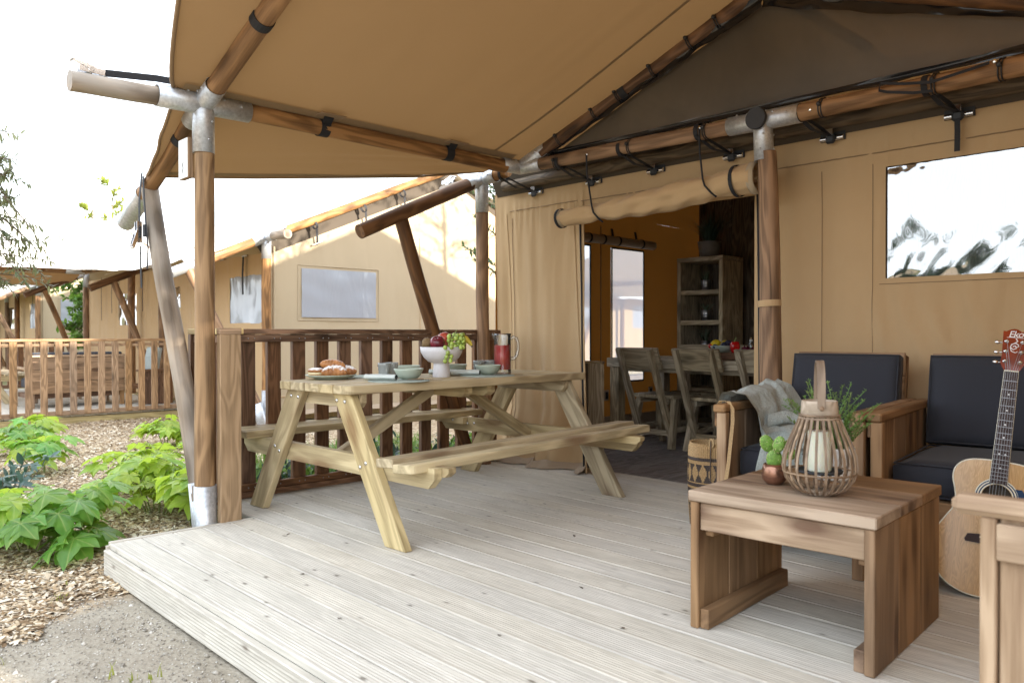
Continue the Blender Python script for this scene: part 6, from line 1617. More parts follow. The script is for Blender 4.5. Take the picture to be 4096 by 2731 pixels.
# ------------------------------------------------------------------ the next lodge tents along the row
def next_tent(ox, oy, name_i, label, detail=True, sun_tint=None):
    """same lodge as ours seen from its right-hand end; ox/oy shift it along the row"""
    O = T(ox, oy, 0)
    t = thing('safari_tent', label, 'tent', (ox-12.9, oy+6.5, GZ), group='safari tents in the row')
    def pt_(p): return Vector(p)+Vector((ox, oy, 0))
    J = pt_((-9.175, 4.534, 2.2)); n = 14
    # corner post, its sleeve, stub and slanted brace
    log(t, 'log_post', M['log'], pt_((-9.175, 4.534, .28)), pt_((-9.175, 4.534, 2.0)), .062, .058, n, seed=30)
    joint(t, [(pt_((-9.175, 4.534, GZ)), pt_((-9.175, 4.534, .30)))], r=.066, n=12)
    joint(t, [(J, J+Vector((0, 0, -.27))), (J, J+Vector((.20, 0, 0))), (J, J+Vector((0, -.18, -.078))), (J, J+Vector((0, .18, .076)))], r=.06, n=12)
    log(t, 'log_stub', M['log_grey'], J+Vector((.18, 0, 0)), J+Vector((.55, 0, -.01)), .056, n=n, seed=31)
    e = Vector((0, -1.137, -.494)).normalized()
    log(t, 'log_rafter', M['log'], J+e*.16, J+e*.95, .055, n=n, seed=32); joint(t, [(J+e*.90, J+e*1.27)], r=.06, n=12)
    log(t, 'log_rafter', M['log'], J+Vector((0, .16, .068)), J+Vector((0, 3.05, 1.30)), .055, n=n, seed=33)
    put('gable_gap_shade', mesh('shade_sheet', [pt_((-9.30, 4.6, 1.9)), pt_((-9.30, 7.6, 3.15)), pt_((-9.30, 10.3, 1.9)), pt_((-9.30, 10.3, 2.15)), pt_((-9.30, 7.6, 3.50)), pt_((-9.30, 4.4, 2.19))], [(0, 1, 4, 5), (1, 2, 3, 4)]), M['hole'], t)  # dark sheet painting the shade in the gap under the roof edge
    log(t, 'log_strut', M['log'], pt_((-9.15, 4.40, .12)), pt_((-9.175, 3.56, 1.77)), .055, n=n, seed=34)
    joint(t, [(pt_((-9.15, 4.47, GZ)), pt_((-9.15, 4.38, .15)))], r=.063, n=12)
    ratchet(t, J+e*1.05+Vector((0, 0, .075)), e, (0, 0, 1), 1.3); ratchet(t, J+Vector((.42, 0, .06)), (1, 0, 0), (0, 0, 1), 1.1); ratchet(t, pt_((-9.11, 3.66, 1.52)), (0, .5, -1), (1, 0, 0), 1.2)
    log(t, 'log_beam', M['log'], J+Vector((-.2, 0, 0)), J+Vector((-3.4, 0, 0)), .052, n=n, seed=35)
    # gable end wall (faces us) with its window
    GX = -9.235; Y0, Y1, YR, ZR = 4.60, 10.2, 7.60, 3.27
    gw = (5.05, 6.17, 1.225, 1.84)
    ys_ = sorted(set([Y0+i*.16 for i in range(36)]+[gw[0], gw[1], YR, Y1])); ys_ = [a for a in ys_ if a <= Y1]
    zs_ = sorted(set([-.02+i*.12 for i in range(19)]+[gw[2], gw[3], .22])); vv = []; ff = []
    zs_ = [a for a in zs_ if a < 2.0]+[2.0]
    for z in zs_:
        for y in ys_: vv.append((GX+ox+.010*noise.noise((y*1.7, z*.7, ox)), y+oy, z))
    ny_ = len(ys_)
    for j in range(len(zs_)-1):
        for i in range(ny_-1):
            if ys_[i] >= gw[0]-1e-6 and ys_[i+1] <= gw[1]+1e-6 and zs_[j] >= gw[2]-1e-6 and zs_[j+1] <= gw[3]+1e-6: continue
            ff.append((j*ny_+i, j*ny_+i+1, (j+1)*ny_+i+1, (j+1)*ny_+i))
    for y in ys_: vv.append((GX+ox, y+oy, 2.0+max(0, (ZR-2.0)*(1-abs(y-YR)/(YR-Y0 if y < YR else Y1-YR)))))
    k0 = (len(zs_)-1)*ny_; k1 = len(zs_)*ny_
    for i in range(ny_-1): ff.append((k0+i, k0+i+1, k1+i+1, k1+i))
    put('gable_canvas', mesh('gable', vv, ff, True), M['canvas_out'], t)
    sheet(t, 'gable_window', M['vinyl_grey'], lambda u, w: (GX+ox+.012+.012*noise.noise((u*3, w*3, 0)), gw[0]+oy-.01+(gw[1]-gw[0]+.02)*u, gw[2]-.01+(gw[3]-gw[2]+.02)*w), 24, 16)
    for (a, b) in (((gw[0]-.06, gw[2]-.05), (gw[1]+.06, gw[2]-.05)), ((gw[0]-.06, gw[3]+.05), (gw[1]+.06, gw[3]+.05)), ((gw[0]-.06, gw[2]-.05), (gw[0]-.06, gw[3]+.05)), ((gw[1]+.06, gw[2]-.05), (gw[1]+.06, gw[3]+.05))):
        tube(t, 'window_seam', M['canvas_out'], [pt_((GX+.004, a[0], a[1])), pt_((GX+.004, b[0], b[1]))], .006, 5)
    for y in (6.95, 8.3): tube(t, 'wall_seam', M['canvas'], [pt_((GX+.006, y, .1)), pt_((GX+.006, y, 2.4))], .004, 5)
    tube(t, 'wall_hem', M['canvas'], [pt_((GX+.010, y, .19+.012*math.sin(y*3))) for y in np.arange(Y0, Y1, .3)], .006, 5)
    sheet(t, 'canvas_skirt', M['canvas_skirt'], lambda u, w: (GX+ox+.02+.09*w+.03*noise.noise((u*14, w*2, 3)), Y0+(Y1-Y0)*u+oy, .02-.05*w+.018*noise.noise((u*22, w, 0))), 50, 4)
    block(t, 'platform', M['fascia_green'], pt_((-17.0, 4.6, -.12)), pt_((GX-.1, 10.1, -.02)))
    tube(t, 'corner_fold', M['canvas_out'], [pt_((GX+.01, 4.66, z)) for z in (.0, .7, 1.4, 2.1)], [.03, .022, .02, .016], 8)
    # facade towards the porch, with two windows
    fw = [(-10.50, -9.45, 1.145, 1.765)]
    FYp = 4.655; xs_ = sorted(set([-17.25+i*.16 for i in range(51)]+[a for q in fw for a in q[:2]]+[-15.13, -14.25, -13.2, -12.3])); xs_ = [a for a in xs_ if a <= -9.24]+[-9.235]
    wins = fw+[(-15.13, -14.25, 1.16, 1.70), (-13.2, -12.3, 1.16, 1.72)]
    zs_ = sorted(set([i*.12 for i in range(18)]+[1.145, 1.765, 1.16, 1.70, 1.72])); vv = []; ff = []
    for z in zs_:
        for x in xs_: vv.append((x+ox, FYp+oy+.014*noise.noise((x*3, z*.5, 1))+.008*math.sin(x*60)*math.exp(-((z-1.93)/.12)**2), z))
    nx_ = len(xs_)
    for j in range(len(zs_)-1):
        for i in range(nx_-1):
            if any(xs_[i] >= q[0]-1e-6 and xs_[i+1] <= q[1]+1e-6 and zs_[j] >= q[2]-1e-6 and zs_[j+1] <= q[3]+1e-6 for q in wins): continue
            ff.append((j*nx_+i, j*nx_+i+1, (j+1)*nx_+i+1, (j+1)*nx_+i))
    put('facade_canvas', mesh('facade', vv, ff, True), M['canvas'], t)
    for k, q in enumerate(wins):
        sheet(t, 'window_pane', M['vinyl_grey'] if k == 0 else M['vinyl'], lambda u, w, q=q: (q[0]+ox-.01+(q[1]-q[0]+.02)*u, FYp+oy+.014*noise.noise((u*4, w*2, k))+.010*math.sin(u*6.3)*(1-w), q[2]-.01+(q[3]-q[2]+.02)*w), 30, 20)
    strip(t, [pt_((-9.98, FYp-.05, 2.02)), pt_((-9.985, FYp-.06, 1.80)), pt_((-10.0, FYp-.05, 1.52))], .05, side=(1, 0, 0))
    for x in (-9.4, -9.99, -10.7): tube(t, 'tension_rod', M['steel'], [pt_((x-.06, FYp-.03, 2.03)), pt_((x+.09, FYp-.03, 2.03))], .014, 8); 
    for y, z in ((5.2, 2.42), (5.95, 2.72), (6.6, 3.0)):
        band(t, pt_((-9.175, y, z)), (0, 1, .42), .058, .03); strip(t, [pt_((-9.15, y+.02, z-.05)), pt_((-9.17, y+.04, z-.20)), pt_((-9.20, y+.05, z-.26))], .03, side=(0, 1, 0)); tube(t, 'tension_rod', M['steel'], [pt_((-9.19, y-.02, z-.27)), pt_((-9.19, y+.12, z-.21))], .014, 8)
    for k, x in enumerate((-15.9, -15.3, -14.9, -13.7)):
        strip(t, [pt_((x, FYp-.08, 2.05)), pt_((x+.01, FYp-.09, 1.6)), pt_((x-.01, FYp-.08, 1.38 if k % 2 else 1.25))], .022, side=(1, 0, 0))
    # lodge roof, ridge along the row; the porch roof crosses it
    EY = 3.62
    def roof(u, w): 
        y = EY+(YR-EY)*w; x = -17.5+(8.375)*u
        return (x+ox, y+oy, 2.262+.42*(y-4.534)-.045*max(0, u-.985)/.015+.02*noise.noise((u*12, w*4, 2))*(1-w)+.015*math.sin(u*40)*(1-w)**3)
    sheet(t, 'lodge_roof', M['canvas_white'], roof, 120, 16, skip=lambda u, w: (w < .22 and u < .60))
    sheet(t, 'lodge_roof', M['canvas_white'], lambda u, w: (-17.5+8.375*u+ox, 11.0+(YR-11.0)*w+oy, 2.1+(ZR+.10-2.1)*w), 10, 4)
    sheet(t, 'end_canvas', M['canvas_out'], lambda u, w: (-17.2+ox, 4.66+5.5*u+oy, 2.2*w+(1.2*w*(1-abs(u-.53)/.53)) if w > .99 else 2.2*w), 12, 4)
    sheet(t, 'back_canvas', M['canvas'], lambda u, w: (-17.2+7.9*u+ox, 10.2+oy, 2.2*w), 4, 2)
    # porch: beams, posts, roof with flaps
    PXL, PXR, PR = -16.62, -12.75, -14.69
    def zr(x): return 2.265+.36*(min(x, 2*PR-x)-PXL)
    for (xa, sg_) in ((PXL, -1), (PXR, 1)):
        log(t, 'log_beam', M['log'], pt_((xa, 1.4, 2.2)), pt_((xa, 4.2, 2.2)), .05, n=n, seed=36+sg_)
        log(t, 'log_post', M['log'], pt_((xa-.02*sg_, 2.05, -.1)), pt_((xa, 2.05, 2.2)), .055, n=n, seed=40+sg_)
        log(t, 'log_rafter', M['log'], pt_((xa, 4.5, 2.2)), pt_((PR, 4.5, 2.88)), .05, n=n, seed=42+sg_)
        joint(t, [(pt_((xa, 4.5, 2.2)), pt_((xa, 4.15, 2.2))), (pt_((xa, 4.5, 2.2)), pt_((xa-sg_*.3, 4.5, 2.30)))], r=.058, n=12)
        band(t, pt_((xa, 3.0, 2.2)), (0, 1, 0), .052, .05)
        def fn(u, w, sg_=sg_):
            x = PXL+(PR-PXL)*u; y0 = 1.9-.5*u; y1 = 4.72+max(0, (zr(x)-2.34)/.42); y = y0+(y1-y0)*w; z = zr(x)-.03*math.sin(PI*u)+.014*noise.noise((x*2, y*2, sg_))
            return (x+ox if sg_ < 0 else 2*PR-x+ox, y+oy, z)
        sheet(t, 'porch_roof', M['canvas_white'], fn, 16, 20)
        def ff_(u, w, sg_=sg_):
            a = Vector((PXL-.01, 1.9+(4.5-1.9)*w, 2.265)); b = Vector((PXL-.66+.22*w, 1.98+(4.35-1.98)*w, 1.885+.055*w+.06*max(0, w-.8)*5)); p = a.lerp(b, u); p.z += .014*noise.noise((w*9, u*3, sg_))-.02*math.sin(PI*u)
            if sg_ > 0: p.x = 2*PR-p.x
            return p+Vector((ox, oy, 0))
        sheet(t, 'porch_flap', M['canvas_white'] if sg_ > 0 else M['canvas_roof'], ff_, 8, 24)
    log(t, 'log_beam', M['log'], pt_((PXL, 4.5, 2.2)), pt_((-9.4, 4.5, 2.2)), .048, n=n, seed=47)
    # far corner post with its forward arm and brace; a second arm at the near side
    for (xa, zf, dy) in ((-17.04, 2.2, .16), (-12.95, 2.16, .10)):
        Jf = pt_((xa, 4.62, zf)); log(t, 'log_post', M['log'], pt_((xa, 4.62, -.1)), Jf+Vector((0, 0, -.2)), .058, n=n, seed=50)
        joint(t, [(Jf, Jf+Vector((0, 0, -.28))), (Jf, Jf+Vector((0, -.17, -.072)))], r=.06, n=12)
        log(t, 'log_rafter', M['log_dark'], Jf+Vector((0, -.12, -.055)), Jf+Vector((0, -1.06, -.475)), .055, n=n, seed=51)
        log(t, 'log_strut', M['log'], pt_((xa, 4.56, .1)), Jf+Vector((0, -.72, -.36)), .05, n=n, seed=52)
    log(t, 'log_post', M['log'], pt_((-14.02, 4.5, 0)), pt_((-14.02, 4.5, 2.2)), .058, n=n, seed=54)
    log(t, 'log_post', M['log_dark'], pt_((-11.15, 4.5, 0)), pt_((-11.15, 4.5, 2.2)), .058, n=n, seed=55)
    log(t, 'log_stub', M['log'], pt_((PXL+.2, 4.42, 2.22)), pt_((PXL+.95, 4.38, 2.30)), .055, n=n, seed=56)
    return t
nt1 = next_tent(0, 0, 1, 'next safari tent, with a bright roof and grey gable window seen over the railing')
nt2 = next_tent(-12.6, .30, 2, 'farther safari tent showing past the oak bush at the left edge')
nt3 = next_tent(25.1, -.5, 0, 'unseen safari tent added on the right-hand pitch to shade the deck')  # out of view, added to hold the low sun off the deck
nt4 = next_tent(0, 0, 4, 'safari tent standing crosswise behind the row, seen through our side window')
nt4.matrix_basis = T(-15.25, 15.0, GZ, rz=R(90))
# ------------------------------------------------------------------ the neighbour's deck, railing and furniture
nd = bpy.data.objects.new('neighbour_deck', None); COL.objects.link(nd); WM[nd] = Matrix.Identity(4); nd['kind'] = 'structure'
for k in range(22):
    y = 1.45+.1475*k
    if y > 4.56: break
    put('deck_board', boxmesh(5.95, .142, .027, .003), M['deck'], nd, T(-14.2, y, -.05))
for z in (-.115,): block(nd, 'fascia_board', M['fascia_green'], (-11.225, 1.38, z-.075), (-11.200, 4.62, z+.045))
block(nd, 'fascia_board', M['fascia_green'], (-11.24, 1.38, -.28), (-11.215, 3.22, -.192))
for y in (1.6, 2.9, 4.4): block(nd, 'joist', M['fascia_green'], (-17.1, y-.03, -.20), (-11.26, y+.03, -.066))
nr = thing('deck_railing', 'honey coloured slatted railing on the neighbouring deck', 'railing', (-11.2, 2.9, -.03))
block(nr, 'top_rail', M['rail_light'], (-11.24, .9, .905), (-11.14, 4.26, .938)); block(nr, 'upper_rail', M['rail_light'], (-11.205, .9, .840), (-11.175, 4.26, .878)); block(nr, 'lower_rail', M['rail_light'], (-11.205, .9, -.035), (-11.172, 4.26, .02))
for k in range(20):
    y = 2.165+.1667*(k-7)
    if y > 4.1: break
    block(nr, 'baluster', M['rail_light'], (-11.171, y, -.025), (-11.145, y+.080, .9035))
for y in (.95, 4.18): block(nr, 'end_post', M['rail'], (-11.24, y, -.03), (-11.18, y+.09, .9035), along=2)
nr2 = thing('deck_railing', 'dark slatted railing on the far side of the neighbouring deck', 'railing', (-16.9, 3.2, -.03))
block(nr2, 'top_rail', M['rail'], (-16.95, 1.5, .88), (-16.85, 4.5, .912)); block(nr2, 'lower_rail', M['rail'], (-16.92, 1.5, .0), (-16.88, 4.5, .06))
for k in range(17): block(nr2, 'baluster', M['rail'], (-16.925, 1.55+.17*k, .0), (-16.89, 1.64+.17*k, .879))
# sofa with its boarded back to us, armchair, table
ns = thing('lounge_sofa', 'boarded back of a timber sofa on the neighbouring deck', 'sofa', (-12.7, 3.25, -.035))
for k in range(3): block(ns, 'back_board', M['lounge'], (-12.36, 2.66, .17+.168*k), (-12.335, 3.86, .333+.168*k))
block(ns, 'back_cap', M['lounge_pale'], (-12.40, 2.64, .676), (-12.325, 3.88, .706)); block(ns, 'back_post', M['lounge'], (-12.40, 2.64, -.035), (-12.362, 2.70, .674), along=2); block(ns, 'back_post', M['lounge'], (-12.40, 3.80, -.035), (-12.362, 3.86, .674), along=2)
for y in (2.62, 3.84): block(ns, 'armrest', M['lounge_pale'], (-13.15, y-.03, .50), (-12.40, y+.03, .535)); block(ns, 'front_leg', M['lounge_pale'], (-13.12, y-.02, -.035), (-13.06, y+.02, .499), along=2)
for k in range(2):
    cushion(ns, 'back_cushion', .57, .36, .10, T(-12.47, 2.97+.585*k, .56) @ Euler((R(78), 0, R(-90))).to_matrix().to_4x4()); cushion(ns, 'seat_cushion', .57, .60, .14, T(-12.80, 2.97+.585*k, .30) @ Euler((0, 0, R(-90))).to_matrix().to_4x4())
block(ns, 'seat_rail', M['rail'], (-13.1, 2.65, .10), (-12.40, 3.85, .165))
ac = thing('lounge_chair', 'dark timber lounge chair with grey cushion on the neighbouring deck', 'armchair', (-12.2, 4.18, -.035))
for k in range(5): block(ac, 'side_board', M['rail'], (-12.02, 3.94+.098*k, -.03), (-11.995, 4.035+.098*k, .45), along=2)
block(ac, 'armrest', M['rail'], (-12.06, 3.92, .452), (-11.97, 4.45, .485)); block(ac, 'front_leg', M['rail'], (-12.62, 3.95, -.03), (-12.58, 4.0, .45), along=2); block(ac, 'seat', M['rail'], (-12.6, 3.95, .2), (-12.03, 4.42, .25))
cushion(ac, 'back_cushion', .40, .40, .10, T(-12.25, 4.22, .60) @ Euler((R(80), 0, 0)).to_matrix().to_4x4(), M['throw'])
nt_ = thing('coffee_table', 'small timber table on the neighbouring deck', 'table', (-13.6, 3.3, -.035)); block(nt_, 'table_top', M['lounge_pale'], (-13.9, 2.9, .36), (-13.35, 3.7, .40))
for x, y in ((-13.88, 2.92), (-13.40, 2.92), (-13.88, 3.64), (-13.40, 3.64)): block(nt_, 'table_leg', M['lounge_pale'], (x, y, -.035), (x+.04, y+.04, .359), along=2)
pt2 = thing('picnic_table', 'picnic table at the far left of the neighbouring deck', 'picnic table', (-14.4, 2.1, -.035))
for k in range(4): block(pt2, 'table_board', M['picnic'], (-15.2, 1.75+.14*k, .68), (-13.4, 1.88+.14*k, .72))
for x in (-15.0, -13.6):
    for s in (-1, 1): plank(pt2, 'leg', M['picnic'], (x, 2.02+s*.62, -.035), (x, 2.02+s*.18, .68), .10, .045, up=(1, 0, 0))
    block(pt2, 'seat_bearer', M['picnic'], (x-.02, 1.2, .30), (x+.02, 2.85, .38))
for s in (-1, 1): block(pt2, 'seat_board', M['picnic'], (-15.2, 2.02+s*.75-.12, .382), (-13.4, 2.02+s*.75+.12, .42))
# ------------------------------------------------------------------ palmate leaved plants in the chip bed
def palmate(seed, size=.11):
    r = random.Random(seed); v = [(0, 0, 0)]; f = []
    lobes = [(-105, .62), (-58, .88), (0, 1.0), (58, .88), (105, .62)]
    pts = []
    for k, (a, L) in enumerate(lobes):
        a += r.uniform(-6, 6); L *= r.uniform(.9, 1.1)
        for (da, q) in ((-25, .70), (-17, .80), (-8, .93), (0, 1.10), (8, .93), (17, .80), (25, .70)): pts.append((a+da*(1 if abs(a) < 90 else .8), L*q, da == 0))
        if k < 4: pts.append(((lobes[k][0]+lobes[k+1][0])/2, .60, None))
    pts = [(-150, .30, None)]+pts+[(150, .30, None)]
    rings = 3
    for (a, q, rib) in pts:
        for t in (.35, .7, 1.0):
            rr = q*t; x = math.sin(R(a))*rr; y = math.cos(R(a))*rr
            fold_ = (.045 if rib is None else (-.02 if rib else .02))*t
            z = -.26*rr*rr*(1+.25*math.sin(a*.1))+fold_*1.2+.03*noise.noise((x*3+seed, y*3, 0)); v.append((x*size*1.35, y*size*1.35, z*size*1.35))
    n = len(pts)
    for i in range(n-1):
        a, b = 1+i*3, 1+(i+1)*3; f.append((0, b, a))
        for k in range(2): f.append((a+k, b+k, b+k+1, a+k+1))
    return mesh('palmate_leaf', v, f, True)
LEAF = [palmate(k) for k in range(6)]
def fatsia(x, y, n, rad, h, label, seed, mats=('fatsia',), smin=.6, smax=1.25, cx=0, cy=0, big=.86):
    r = random.Random(seed); z0 = gh(x, y); t = thing('leafy_shrub', label, 'plant', (x, y, z0), group='palmate leaved shrubs in the chip bed')
    stems = []
    for k in range(max(4, n//9)):
        a = r.random()*2*PI; q = rad*.6*math.sqrt(r.random()); top = Vector((x+q*math.cos(a), y+q*math.sin(a), z0+h*r.uniform(.35, .75))); stems.append(top)
        tube(t, 'stem', M['stem'], [(x+q*.35*math.cos(a), y+q*.35*math.sin(a), z0-.01), (x+q*.6*math.cos(a), y+q*.6*math.sin(a), z0+h*.25), top], [.006, .005, .004], 5)
    for k in range(n):
        s = stems[k % len(stems)]; a = r.random()*2*PI; L = r.uniform(.05, .15)*(rad/.3)**.5; el = r.uniform(-.1, .9)
        tip = s+Vector((math.cos(a)*L*1.2, math.sin(a)*L*1.2, L*el)); tip.z = min(max(tip.z, z0+.05), z0+h)
        sc = r.uniform(smin, smax)*big; tilt = r.uniform(.05, .6)
        Mx = Matrix.Translation(tip) @ Euler((0, 0, a-PI/2+r.uniform(-.4, .4))).to_matrix().to_4x4() @ Euler((-tilt, r.uniform(-.3, .3), 0)).to_matrix().to_4x4() @ Matrix.Diagonal((sc, sc, sc, 1))
        lf = put('leaf', LEAF[k % 6], M[mats[k % len(mats)]], t, Mx)
        tube(lf, 'leaf_stalk', M['stem'], [s-Vector((0, 0, .01)), s.lerp(tip, .5)+Vector((0, 0, .012)), tip], .0022, 4)
    return t
fatsia(-4.80, 1.02, 84, .42, .36, 'large palmate leaved shrub at the lower left, beside the deck corner', 1, ('fatsia_dk', 'fatsia_dk', 'fatsia'), .75, 1.35)
fatsia(-4.47, 1.17, 9, .12, .22, 'low palmate leaved shoot spreading its big leaf towards the deck corner', 2, ('fatsia_dk',), 1.0, 1.4)
fatsia(-5.25, 1.83, 92, .42, .38, 'yellow green palmate shrub left of the slanted grey strut', 3, ('fatsia',), .65, 1.2)
fatsia(-4.75, 1.86, 44, .22, .42, 'yellow green palmate shrub at the foot of the slanted grey strut', 4, ('fatsia',), .8, 1.25)
fatsia(-5.95, 2.03, 62, .38, .34, 'pale palmate shrub in the middle of the chip bed', 5, ('fatsia',), .6, 1.05)
fatsia(-7.3, 1.66, 44, .36, .34, 'palmate shrub growing in the chips, right of the farthest left clump', 6, ('fatsia', 'fatsia_dk'), .7, 1.15)
fatsia(-8.6, 1.72, 60, .45, .36, 'palmate shrub close under the neighbouring railing at the left edge', 7, ('fatsia_dk', 'fatsia'), .7, 1.15)
fatsia(-8.2, 2.95, 56, .42, .34, 'palmate shrub before the dark gap under the neighbouring deck', 8, ('fatsia',), .7, 1.1)
fatsia(-6.6, 2.75, 30, .30, .40, 'palmate shrub just left of the strut, beyond the middle clump', 9, ('fatsia',), .7, 1.1)
def oval(L, w_, bend=.15, nseg=5):
    v = []; f = []
    for i in range(nseg+1):
        q = i/nseg; wd = w_/2*math.sin(PI*min(.98, q*.96+.04))**.8; z = -bend*L*q*q; v += [(-wd, L*q, z+.12*wd), (0, L*q, z-.02*wd), (wd, L*q, z+.12*wd)]
    for i in range(nseg):
        for k in range(2): f.append((i*3+k, i*3+k+1, i*3+k+4, i*3+k+3))
    return v, f
def leafy(parent, name, mat, pts, n, L, w_, seed, r0=.004, droop=.2, spread=1.0, tstart=.15, into=None):
    """a twig along pts with n oval leaves, one mesh"""
    r = random.Random(seed); b = into or MB(); pts = [Vector(p) for p in pts]; m = len(pts)-1
    v, f, g = tube_vf(pts, [r0*(1-.7*i/m) for i in range(m+1)], 5); b.add(v, f, mi=1)
    for k in range(n):
        t = (tstart+(1-tstart)*(k+r.random())/n)*m*.999; i = int(t); p = pts[i].lerp(pts[i+1], t-i); d = (pts[i+1]-pts[i]).normalized()
        a = r.random()*2*PI; o_ = Vector((math.cos(a), math.sin(a), r.uniform(-.5, .7))); e = (d*.7+o_*spread*.8).normalized(); s = L*r.uniform(.6, 1.15)
        Mx, _ = frame(p, p+e*s, (0, 0, 1)); Mx = Matrix.Translation(p) @ Mx.to_3x3().to_4x4() @ Euler((r.uniform(-.9, .9), r.uniform(-.2, .4)+droop, -PI/2)).to_matrix().to_4x4()
        lv, lf = oval(s, w_*s/L, .18, 4); b.add(lv, lf, Mx, g=[(q[0]+p.x, q[1]+p.y, q[2]+p.z) for q in lv])
    return None if into else put(name, b.mesh(name, [mat, M['bark']]), None, parent)
# dark leaved shrub at the left edge
lb = thing('laurel_shrub', 'dark blue green shrub at the left edge behind the front clump', 'plant', (-6.15, 1.16, gh(-6.15, 1.16)))
for k in range(16):
    a = k*2.4; q = .05+.012*k; base = Vector((-6.15+.3*q*math.cos(a), 1.16+.3*q*math.sin(a), GZ)); top = base+Vector((q*1.3*math.cos(a), q*1.3*math.sin(a), .20+.13*((k*5) % 4)/3))
    leafy(lb, 'twig', M['laurel'], [base, base.lerp(top, .5)+Vector((0, 0, .03)), top], 11, .085, .040, k)
# olive tree whose sprays hang in at the upper left
ol = thing('olive_tree', 'silvery olive tree reaching in at the upper left', 'olive tree', (-5.05, .25, GZ))
tk = [(-5.05, .25, GZ-.02), (-5.0, .30, .5), (-5.06, .36, 1.0), (-4.98, .42, 1.5), (-5.0, .5, 2.0), (-4.95, .58, 2.5)]
tube(ol, 'trunk', M['bark'], tk, [.055, .048, .042, .034, .026, .014], 9)
ro = random.Random(21); nb = 0
for k in range(78):
    t = ro.random(); b0 = Vector(tk[2]).lerp(Vector(tk[5]), t) if k % 3 else Vector(tk[3]).lerp(Vector(tk[4]), t)
    zt = ro.uniform(1.22, 2.02); y_ = ro.uniform(.62, 1.04); lim = 1.16-.24*max(0, (zt-1.28)/.75)
    tip = Vector((-4.86+ro.uniform(-.25, .15), min(lim, y_+.12*ro.random()), zt))
    mid = b0.lerp(tip, .55)+Vector((ro.uniform(-.04, .04), ro.uniform(-.04, .04), ro.uniform(.0, .10)))
    leafy(ol, 'olive_spray', M['olive'], [b0, mid, tip.lerp(mid, .3)+Vector((0, 0, .03)), tip], 30, .052, .013, 100+k, .005, .1, .8, .35)
for k, (y_, z_) in enumerate(((1.20, 1.51), (1.13, 1.40), (1.10, 1.58), (.98, 1.93), (1.0, 2.06), (1.06, 1.80), (1.03, 1.26), (.95, 1.28))):
    tip = Vector((-4.84, y_, z_)); b0 = Vector((-4.98, .5, z_-.15+.1*(k % 3))); mid = b0.lerp(tip, .6)+Vector((0, 0, .05)); leafy(ol, 'olive_spray', M['olive'], [b0, mid, tip], 46, .052, .013, 300+k, .005, .1, .8, .3)
# thin saplings over the neighbouring roof
for k, (x, y, h, lab) in enumerate(((-18.5, 5.45, 4.35, 'thin sapling with few yellow leaves standing behind the neighbouring roof'), (-18.2, 4.95, 3.7, 'short sapling left of the tall thin one, behind the roof'))):
    sp = thing('sapling', lab, 'tree', (x, y, GZ)); rs = random.Random(60+k); tp = Vector((x+.1, y+.1, h))
    tube(sp, 'trunk', M['bark'], [(x, y, GZ), (x+.05, y, h*.5), tp], [.035, .022, .006], 6)
    for j in range(10):
        z = h*(.60+.4*j/10); a = rs.random()*2*PI; L = rs.uniform(.15, .40)*(1.1-.05*j); b0 = Vector((x+.07, y+.05, z)); leafy(sp, 'branch', M['sapling'], [b0, b0+Vector((.5*L*math.cos(a), .5*L*math.sin(a), L*.6)), b0+Vector((L*math.cos(a), L*math.sin(a), L*.9))], 20 if j % 3 else 44, .13, .06, 400+k*20+j, .006)
# oak bush between the lodges
ok = thing('oak_bush', 'bright green oak bush standing behind the neighbouring porch post', 'tree', (-19.2, 5.25, GZ)); rk = random.Random(31)
trunk = [(-19.2, 5.25, GZ), (-19.15, 5.2, .6), (-19.2, 5.25, 1.3), (-19.1, 5.2, 2.0), (-19.1, 5.2, 2.7)]
tube(ok, 'trunk', M['bark'], trunk, [.09, .075, .06, .04, .02], 8)
for k in range(80):
    b0 = Vector(trunk[1]).lerp(Vector(trunk[4]), rk.random()); a = rk.uniform(-PI, PI); L = rk.uniform(.35, 1.0); tip = b0+Vector((L*.75*math.cos(a), L*.8*math.sin(a), rk.uniform(-.3, .45))); mid = b0.lerp(tip, .5)+Vector((0, 0, .08))
    leafy(ok, 'branch', M['oak'], [b0, mid, tip], 34, .115, .062, 500+k, .010, .2, 1.0, .3)
# grey green tree whose sprays show beside our corner post
as_ = thing('ash_tree', 'slender grey green tree beside our tent, sprays showing past the corner post', 'tree', (-5.95, 6.0, GZ)); ra = random.Random(41)
trk = [(-5.95, 6.0, GZ), (-5.9, 5.9, 1.0), (-5.85, 5.8, 2.0), (-5.8, 5.7, 3.0)]
tube(as_, 'trunk', M['bark'], trk, [.05, .04, .03, .012], 8)
spr = [((-5.02, 4.36, 1.99), 1.55), ((-5.12, 4.32, 1.74), 1.35), ((-5.05, 4.40, 1.62), 1.25), ((-5.0, 4.62, 1.85), 1.5), ((-5.0, 4.55, 2.16), 1.9), ((-4.98, 4.70, 1.40), 1.1), ((-4.95, 4.62, 1.2), 1.0), ((-5.2, 4.6, 2.3), 2.0), ((-5.0, 4.5, 2.28), 2.0), ((-5.1, 4.75, 2.45), 2.2)]
for k, (tp, z0) in enumerate(spr):
    b0 = Vector((-5.85, 5.8, z0)); tip = Vector(tp); mid = b0.lerp(tip, .55)+Vector((.02, 0, .06)); leafy(as_, 'branch', M['ash'], [b0, mid, b0.lerp(tip, .8)+Vector((0, 0, .04)), tip], 60, .060, .018, 700+k, .006, .15, .75, .35)
